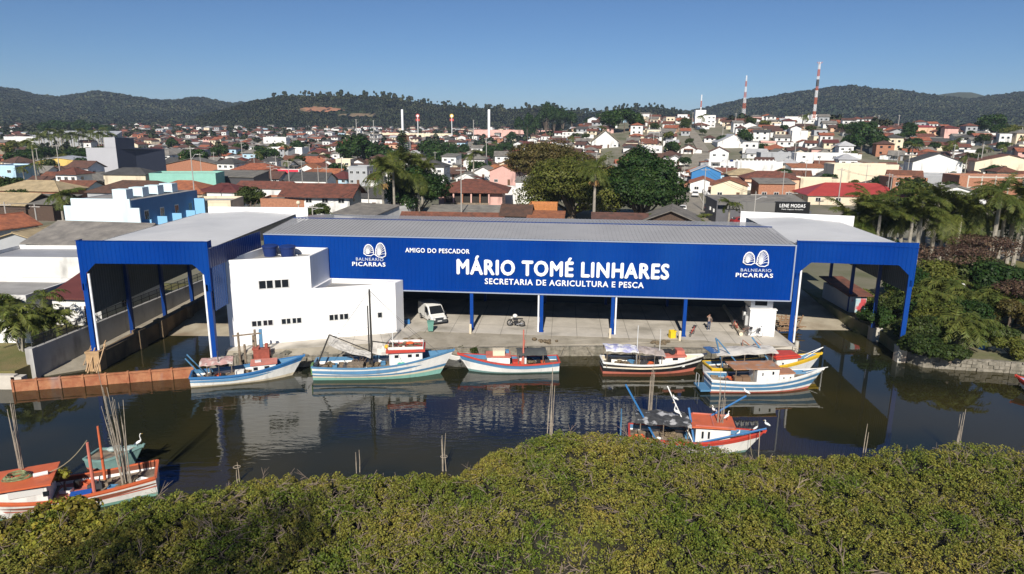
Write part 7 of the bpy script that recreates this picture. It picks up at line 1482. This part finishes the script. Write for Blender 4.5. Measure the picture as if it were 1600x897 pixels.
print('conifer', [ (o.name, tuple(o.location), PX(o.location), [ (c.name, tuple(c.dimensions)) for c in o.children]) for o in bpy.data.objects if o.name.startswith('tiered')]); print('houses', nh, 'far', len(FAR), 'trees', ntr, 'far trees', len(FT), 'foot', len(FOOT))
# ---------------- hills, woods ----------------
hillm = mat('hill_green', (.022,.032,.014), .95, col2=(.05,.055,.028), scale=.012, world=True, detail=10, bump=1, bscale=.06)
forest = leafm('forest_crown', (.014,.024,.009), (.052,.056,.024), .5, .012, .8, .1)
SK_back = ([-400,0,30,60,100,150,170,200,240,280,310,330,360,390,420,470,560,640,720,800,900,1000,1060,1100,1160,1200,1240,1290,1320,1360,1400,1450,1500,1540,1600,2000],[150,140,141,151,156,147,147,151,158,158,154,156,163,162,165,168,172,175,178,180,182,183,180,175,160,155,146,139,137,141,143,149,153,150,143,150])
SK_mid = ([300,360,400,440,470,500,540,560,600,640,680,720,760,800,830,860,900,940,980,1020,1060,1080],[188,172,160,154,153,153,152,153,154,160,166,170,173,174,172,172,180,178,172,171,176,190])
def hills(name, sky, R0, R1, R2, a0, a1, step, seed, m):
    az = np.arange(a0, a1+1, step); rs = np.concatenate([np.linspace(R0,R1,14), np.linspace(R1,R2,5)[1:]]); V = []
    for a in az:
        d = ray(a, 195); dh = math.hypot(d.x,d.y); yy = np.interp(a, sky[0], sky[1])+1.5; dd = ray(a, yy); top = CAMZ+dd.z*R1/math.hypot(dd.x,dd.y)
        for r in rs:
            x, y = d.x/dh*r, d.y/dh*r; t = (r-R0)/(R1-R0); b0 = H(x, y)
            n_ = float(vnoise(x, y, seed, 330.))*1.0+float(vnoise(x,y,seed+1,110.))*.4
            z = b0-2+(top-b0+2)*(smooth(0,1,t)**.8)*(1+.35*n_*(t*(1-t))*4 if t < 1 else 1) if t <= 1 else top*(1-(r-R1)/(R2-R1)*.9)
            V.append((x,y,z))
    n1 = len(rs); Q = [(i*n1+j, (i+1)*n1+j, (i+1)*n1+j+1, i*n1+j+1) for i in range(len(az)-1) for j in range(n1-1)]
    tag(link(name, fast_mesh(name, np.array(V), np.array(Q), m)), kind='structure'); return np.array(V).reshape(len(az), n1, 3)
VB = hills('hill_range', SK_back, 1500, 2600, 3600, -380, 1980, 10, 61, hillm); VM = hills('wooded_hill', SK_mid, 1230, 1500, 2000, 310, 1078, 8, 71, hillm)
VF = hills('far_peak', ([1380,1440,1465,1490,1510,1540,1620],[175,152,146,143,144,152,175]), 2750, 3150, 3700, 1380, 1620, 10, 81, hillm)
ico_v = []; ph = (1+5**.5)/2
for a in (-1,1):
    for b_ in (-ph,ph): ico_v += [(0,a,b_),(a,b_,0),(b_,0,a)]
ico_v = np.array(ico_v)/math.sqrt(1+ph*ph); from itertools import combinations
ico_f = [f for f in combinations(range(12),3) if all(np.linalg.norm(ico_v[f[i]]-ico_v[f[(i+1)%3]]) < 1.1 for i in range(3))]
def crowns(P, S, name, m, hf=.9, thin=None):
    n_ = len(P); J = rng.uniform(.72,1.25,(n_,12,1)); V = ico_v[None]*J*S[:,None,None]*np.array([1,1,hf]); V = V+P[:,None,:]; Fq = np.array(ico_f)[None]+np.arange(n_)[:,None,None]*12
    return tag(link(name, fast_mesh(name, V.reshape(-1,3), Fq.reshape(-1,3), m)), kind='stuff')
def on_hill(Vg, n_, jmax=14):
    ai = rng.uniform(0, Vg.shape[0]-1.001, n_); ri_ = rng.uniform(0,1,n_)*(jmax-1); i = ai.astype(int); j = ri_.astype(int); fa = (ai-i)[:,None]; fr = (ri_-j)[:,None]
    return (Vg[i,j]*(1-fa)+Vg[i+1,j]*fa)*(1-fr)+(Vg[i,j+1]*(1-fa)+Vg[i+1,j+1]*fa)*fr
P = on_hill(VB, 30000, 14); q_ = vnoise(P[:,0],P[:,1],91,120.)+.6*vnoise(P[:,0],P[:,1],92,45.); P = P[q_ > -.75]; q_ = q_[q_ > -.75]; S = rng.uniform(3.5,9.0,len(P))*(1+.35*np.clip(q_,-1,1)); P[:,2] += S*(.2+.3*rng.uniform(0,1,len(P))); crowns(P, S, 'hill_forest', forest)
P = on_hill(VM, 11000, 14)
clay = lambda P: ((np.abs(P[:,0]/P[:,1]*F+800-500) < 34) & (np.abs((P[:,2]-CAMZ)/P[:,1]*F-25) < 7))
S = rng.uniform(2.6,5.6,len(P)); A_ = np.array([PX(p) for p in P]); cl = ((A_[:,0]-500)/36)**2+((A_[:,1]-173)/5.5)**2 < 1; cl |= ((A_[:,0]-560)/38)**2+((A_[:,1]-181)/4.)**2 < 1; P = P[~cl]; S = S[~cl]; P[:,2] += S*.4; crowns(P, S, 'hill_woods', forest)
# bare clay cutting and meadow on the wooded hill: strips laid over its slope
def patch(name, cx, cy, rx, ry, m, lift=1.2):
    V = []; 
    for k in range(20):
        a = k*math.pi/10; q = 1+.2*math.sin(k*2.3); px_, py_ = cx+rx*q*math.cos(a), cy+ry*q*math.sin(a); d = ray(px_, py_); t_ = 1150.
        ii = int((px_-310)/8); ii = max(0,min(VM.shape[0]-1,ii)); pr = VM[ii,:14]; rr_ = np.hypot(pr[:,0],pr[:,1])
        while t_ < 1600:
            p = Vector((0,0,CAMZ))+d*t_; r_ = math.hypot(p.x,p.y)
            if p.z <= np.interp(r_, rr_, pr[:,2]): break
            t_ += 4
        V.append((p.x,p.y,p.z+lift))
    c = Vector((sum(v[0] for v in V)/20,sum(v[1] for v in V)/20,sum(v[2] for v in V)/20)); mb = MB(); mb.add(V+[tuple(c)], [(k,(k+1)%20,20) for k in range(20)]); struct(name, mb, m)
patch('clay_cutting', 500,172,36,4.5, mat('clay',(.36,.15,.08),.95,col2=(.22,.13,.07),scale=.05,world=True)); patch('clay_cutting', 562,181,34,3, mat('clay2',(.20,.13,.08),.95,col2=(.12,.10,.05),scale=.05,world=True)); patch('hill_meadow', 433,184,26,4, mat('meadow',(.14,.17,.04),.95,col2=(.10,.13,.04),scale=.03,world=True))
# emergent trees on the skyline: taller crowns of several lumps
Ps = []; Ss = []
for k in range(230):
    px_ = rng.uniform(420,905) if k < 170 else rng.uniform(905,1090); r = rng.uniform(1250,1500); d = ray(px_,190); dh = math.hypot(d.x,d.y); yy = np.interp(px_, SK_mid[0], SK_mid[1]); dd = ray(px_, yy); zt_ = CAMZ+dd.z*r/math.hypot(dd.x,dd.y); s_ = rng.uniform(2,4.2)
    for q in range(rng.integers(2,6)): Ps.append((d.x/dh*r+rng.normal(0,s_*.7), d.y/dh*r, zt_+rng.uniform(-2,11)*(1 if k%3 else .5))); Ss.append(s_*rng.uniform(.6,1.0))
crowns(np.array(Ps), np.array(Ss), 'skyline_trees', forest, 1.2)
# far trees in the town as one mass
Ps = []; Ss = []
for (x,y,s_) in FT:
    for q in range(4): Ps.append((x+rng.normal(0,2.),y+rng.normal(0,2.),H(x,y)+rng.uniform(1.5,6)*s_)); Ss.append(rng.uniform(1.6,3.2)*s_)
for k in range(4200):   # belt of woods at the foot of the hills
    px_ = rng.uniform(-80,1700); r = rng.uniform(1260,1560) if (px_ < 820 or px_ > 1120) else rng.uniform(800,1200)
    if px_ < 180: r = rng.uniform(950,1500)
    if px_ > 1120 : r = rng.uniform(980,1500)
    d = ray(px_,200); dh = math.hypot(d.x,d.y); x, y = d.x/dh*r, d.y/dh*r; Ps.append((x,y,H(x,y)+rng.uniform(0,4))); Ss.append(rng.uniform(2.5,5))
crowns(np.array(Ps), np.array(Ss), 'distant_woods', forest)
# tall dark grove right of the far factory, and the palm grove far left
for i,(px_,yt,w_) in enumerate(((812,172,8),(824,166,9),(838,176,10),(853,150,15),(866,160,12),(880,163,12),(893,170,10),(845,180,12),(830,192,14),(868,190,14),(935,172,5),(920,184,9))):
    r = 700+i*6; p = far_xyz(px_, r); h_ = ztop(px_,yt,r)-p.z; R = w_*r/F; t = tree('eucalyptus', 'tall dark eucalyptus in the far grove, %s' % ['with a narrow top','slightly taller with ragged top','low rounded one','tallest dense one','beside the tallest one','broad one on the right side','last one on the right','low one under the tallest','low one at the left foot','low one at the right foot','lone thin one to the right','small one right of the grove'][i], (p.x,p.y,p.z), R, h_*.75, h_*.2, 2600, 1.5, L_dark, 12, 1.5, 200+i, 'tree', 'far eucalyptus grove', low=h_*.15)
for i in range(30):
    px_ = 58+i*3.9; r = 560+(i%4)*25; p = far_xyz(px_, r); h_ = ztop(px_, 199+(i*7%9), r)-p.z; palm('grove_palm', 'palm in the far palm grove behind the pale halls', p, max(5,h_-1)*(.72+.28*((i*37)%10)/10), 1.55, i, PC[i%3], group='far palm grove behind the pale halls', r=.3)
# ---------------- haze ----------------
hz = bpy.data.materials.new('haze_air'); hz.use_nodes = True; n = hz.node_tree.nodes; l = hz.node_tree.links; n.remove(n['Principled BSDF']); pv = n.new('ShaderNodeVolumePrincipled'); pv.inputs['Color'].default_value = (.62,.78,1,1); pv.inputs['Density'].default_value = HAZE; pv.inputs['Anisotropy'].default_value = 0.0
l.new(pv.outputs[0], n['Material Output'].inputs['Volume'])
if HAZE > 0: mb = MB(); mb.box(-9500,9500,-300,12500,-3,200); tag(mb.build('haze', hz), kind='stuff')
# ---------------- labels: number what would otherwise read alike ----------------
from collections import defaultdict
ORD = ['leftmost','second','third','fourth','fifth','sixth','seventh','eighth','ninth','tenth','eleventh','twelfth']
bpy.context.view_layer.update(); D_ = defaultdict(list)
for o in REG: D_[o.get('label')].append(o)
for lab, os_ in D_.items():
    if len(os_) < 2 or lab is None: continue
    if lab.startswith('palm in the far palm grove'): continue
    os_.sort(key=lambda o: PX(o.matrix_world.translation)[0])
    for k, o in enumerate(os_): o['label'] = lab + (', leftmost' if k == 0 else ', rightmost' if k == len(os_)-1 else ', %s from left' % ORD[min(k,11)])
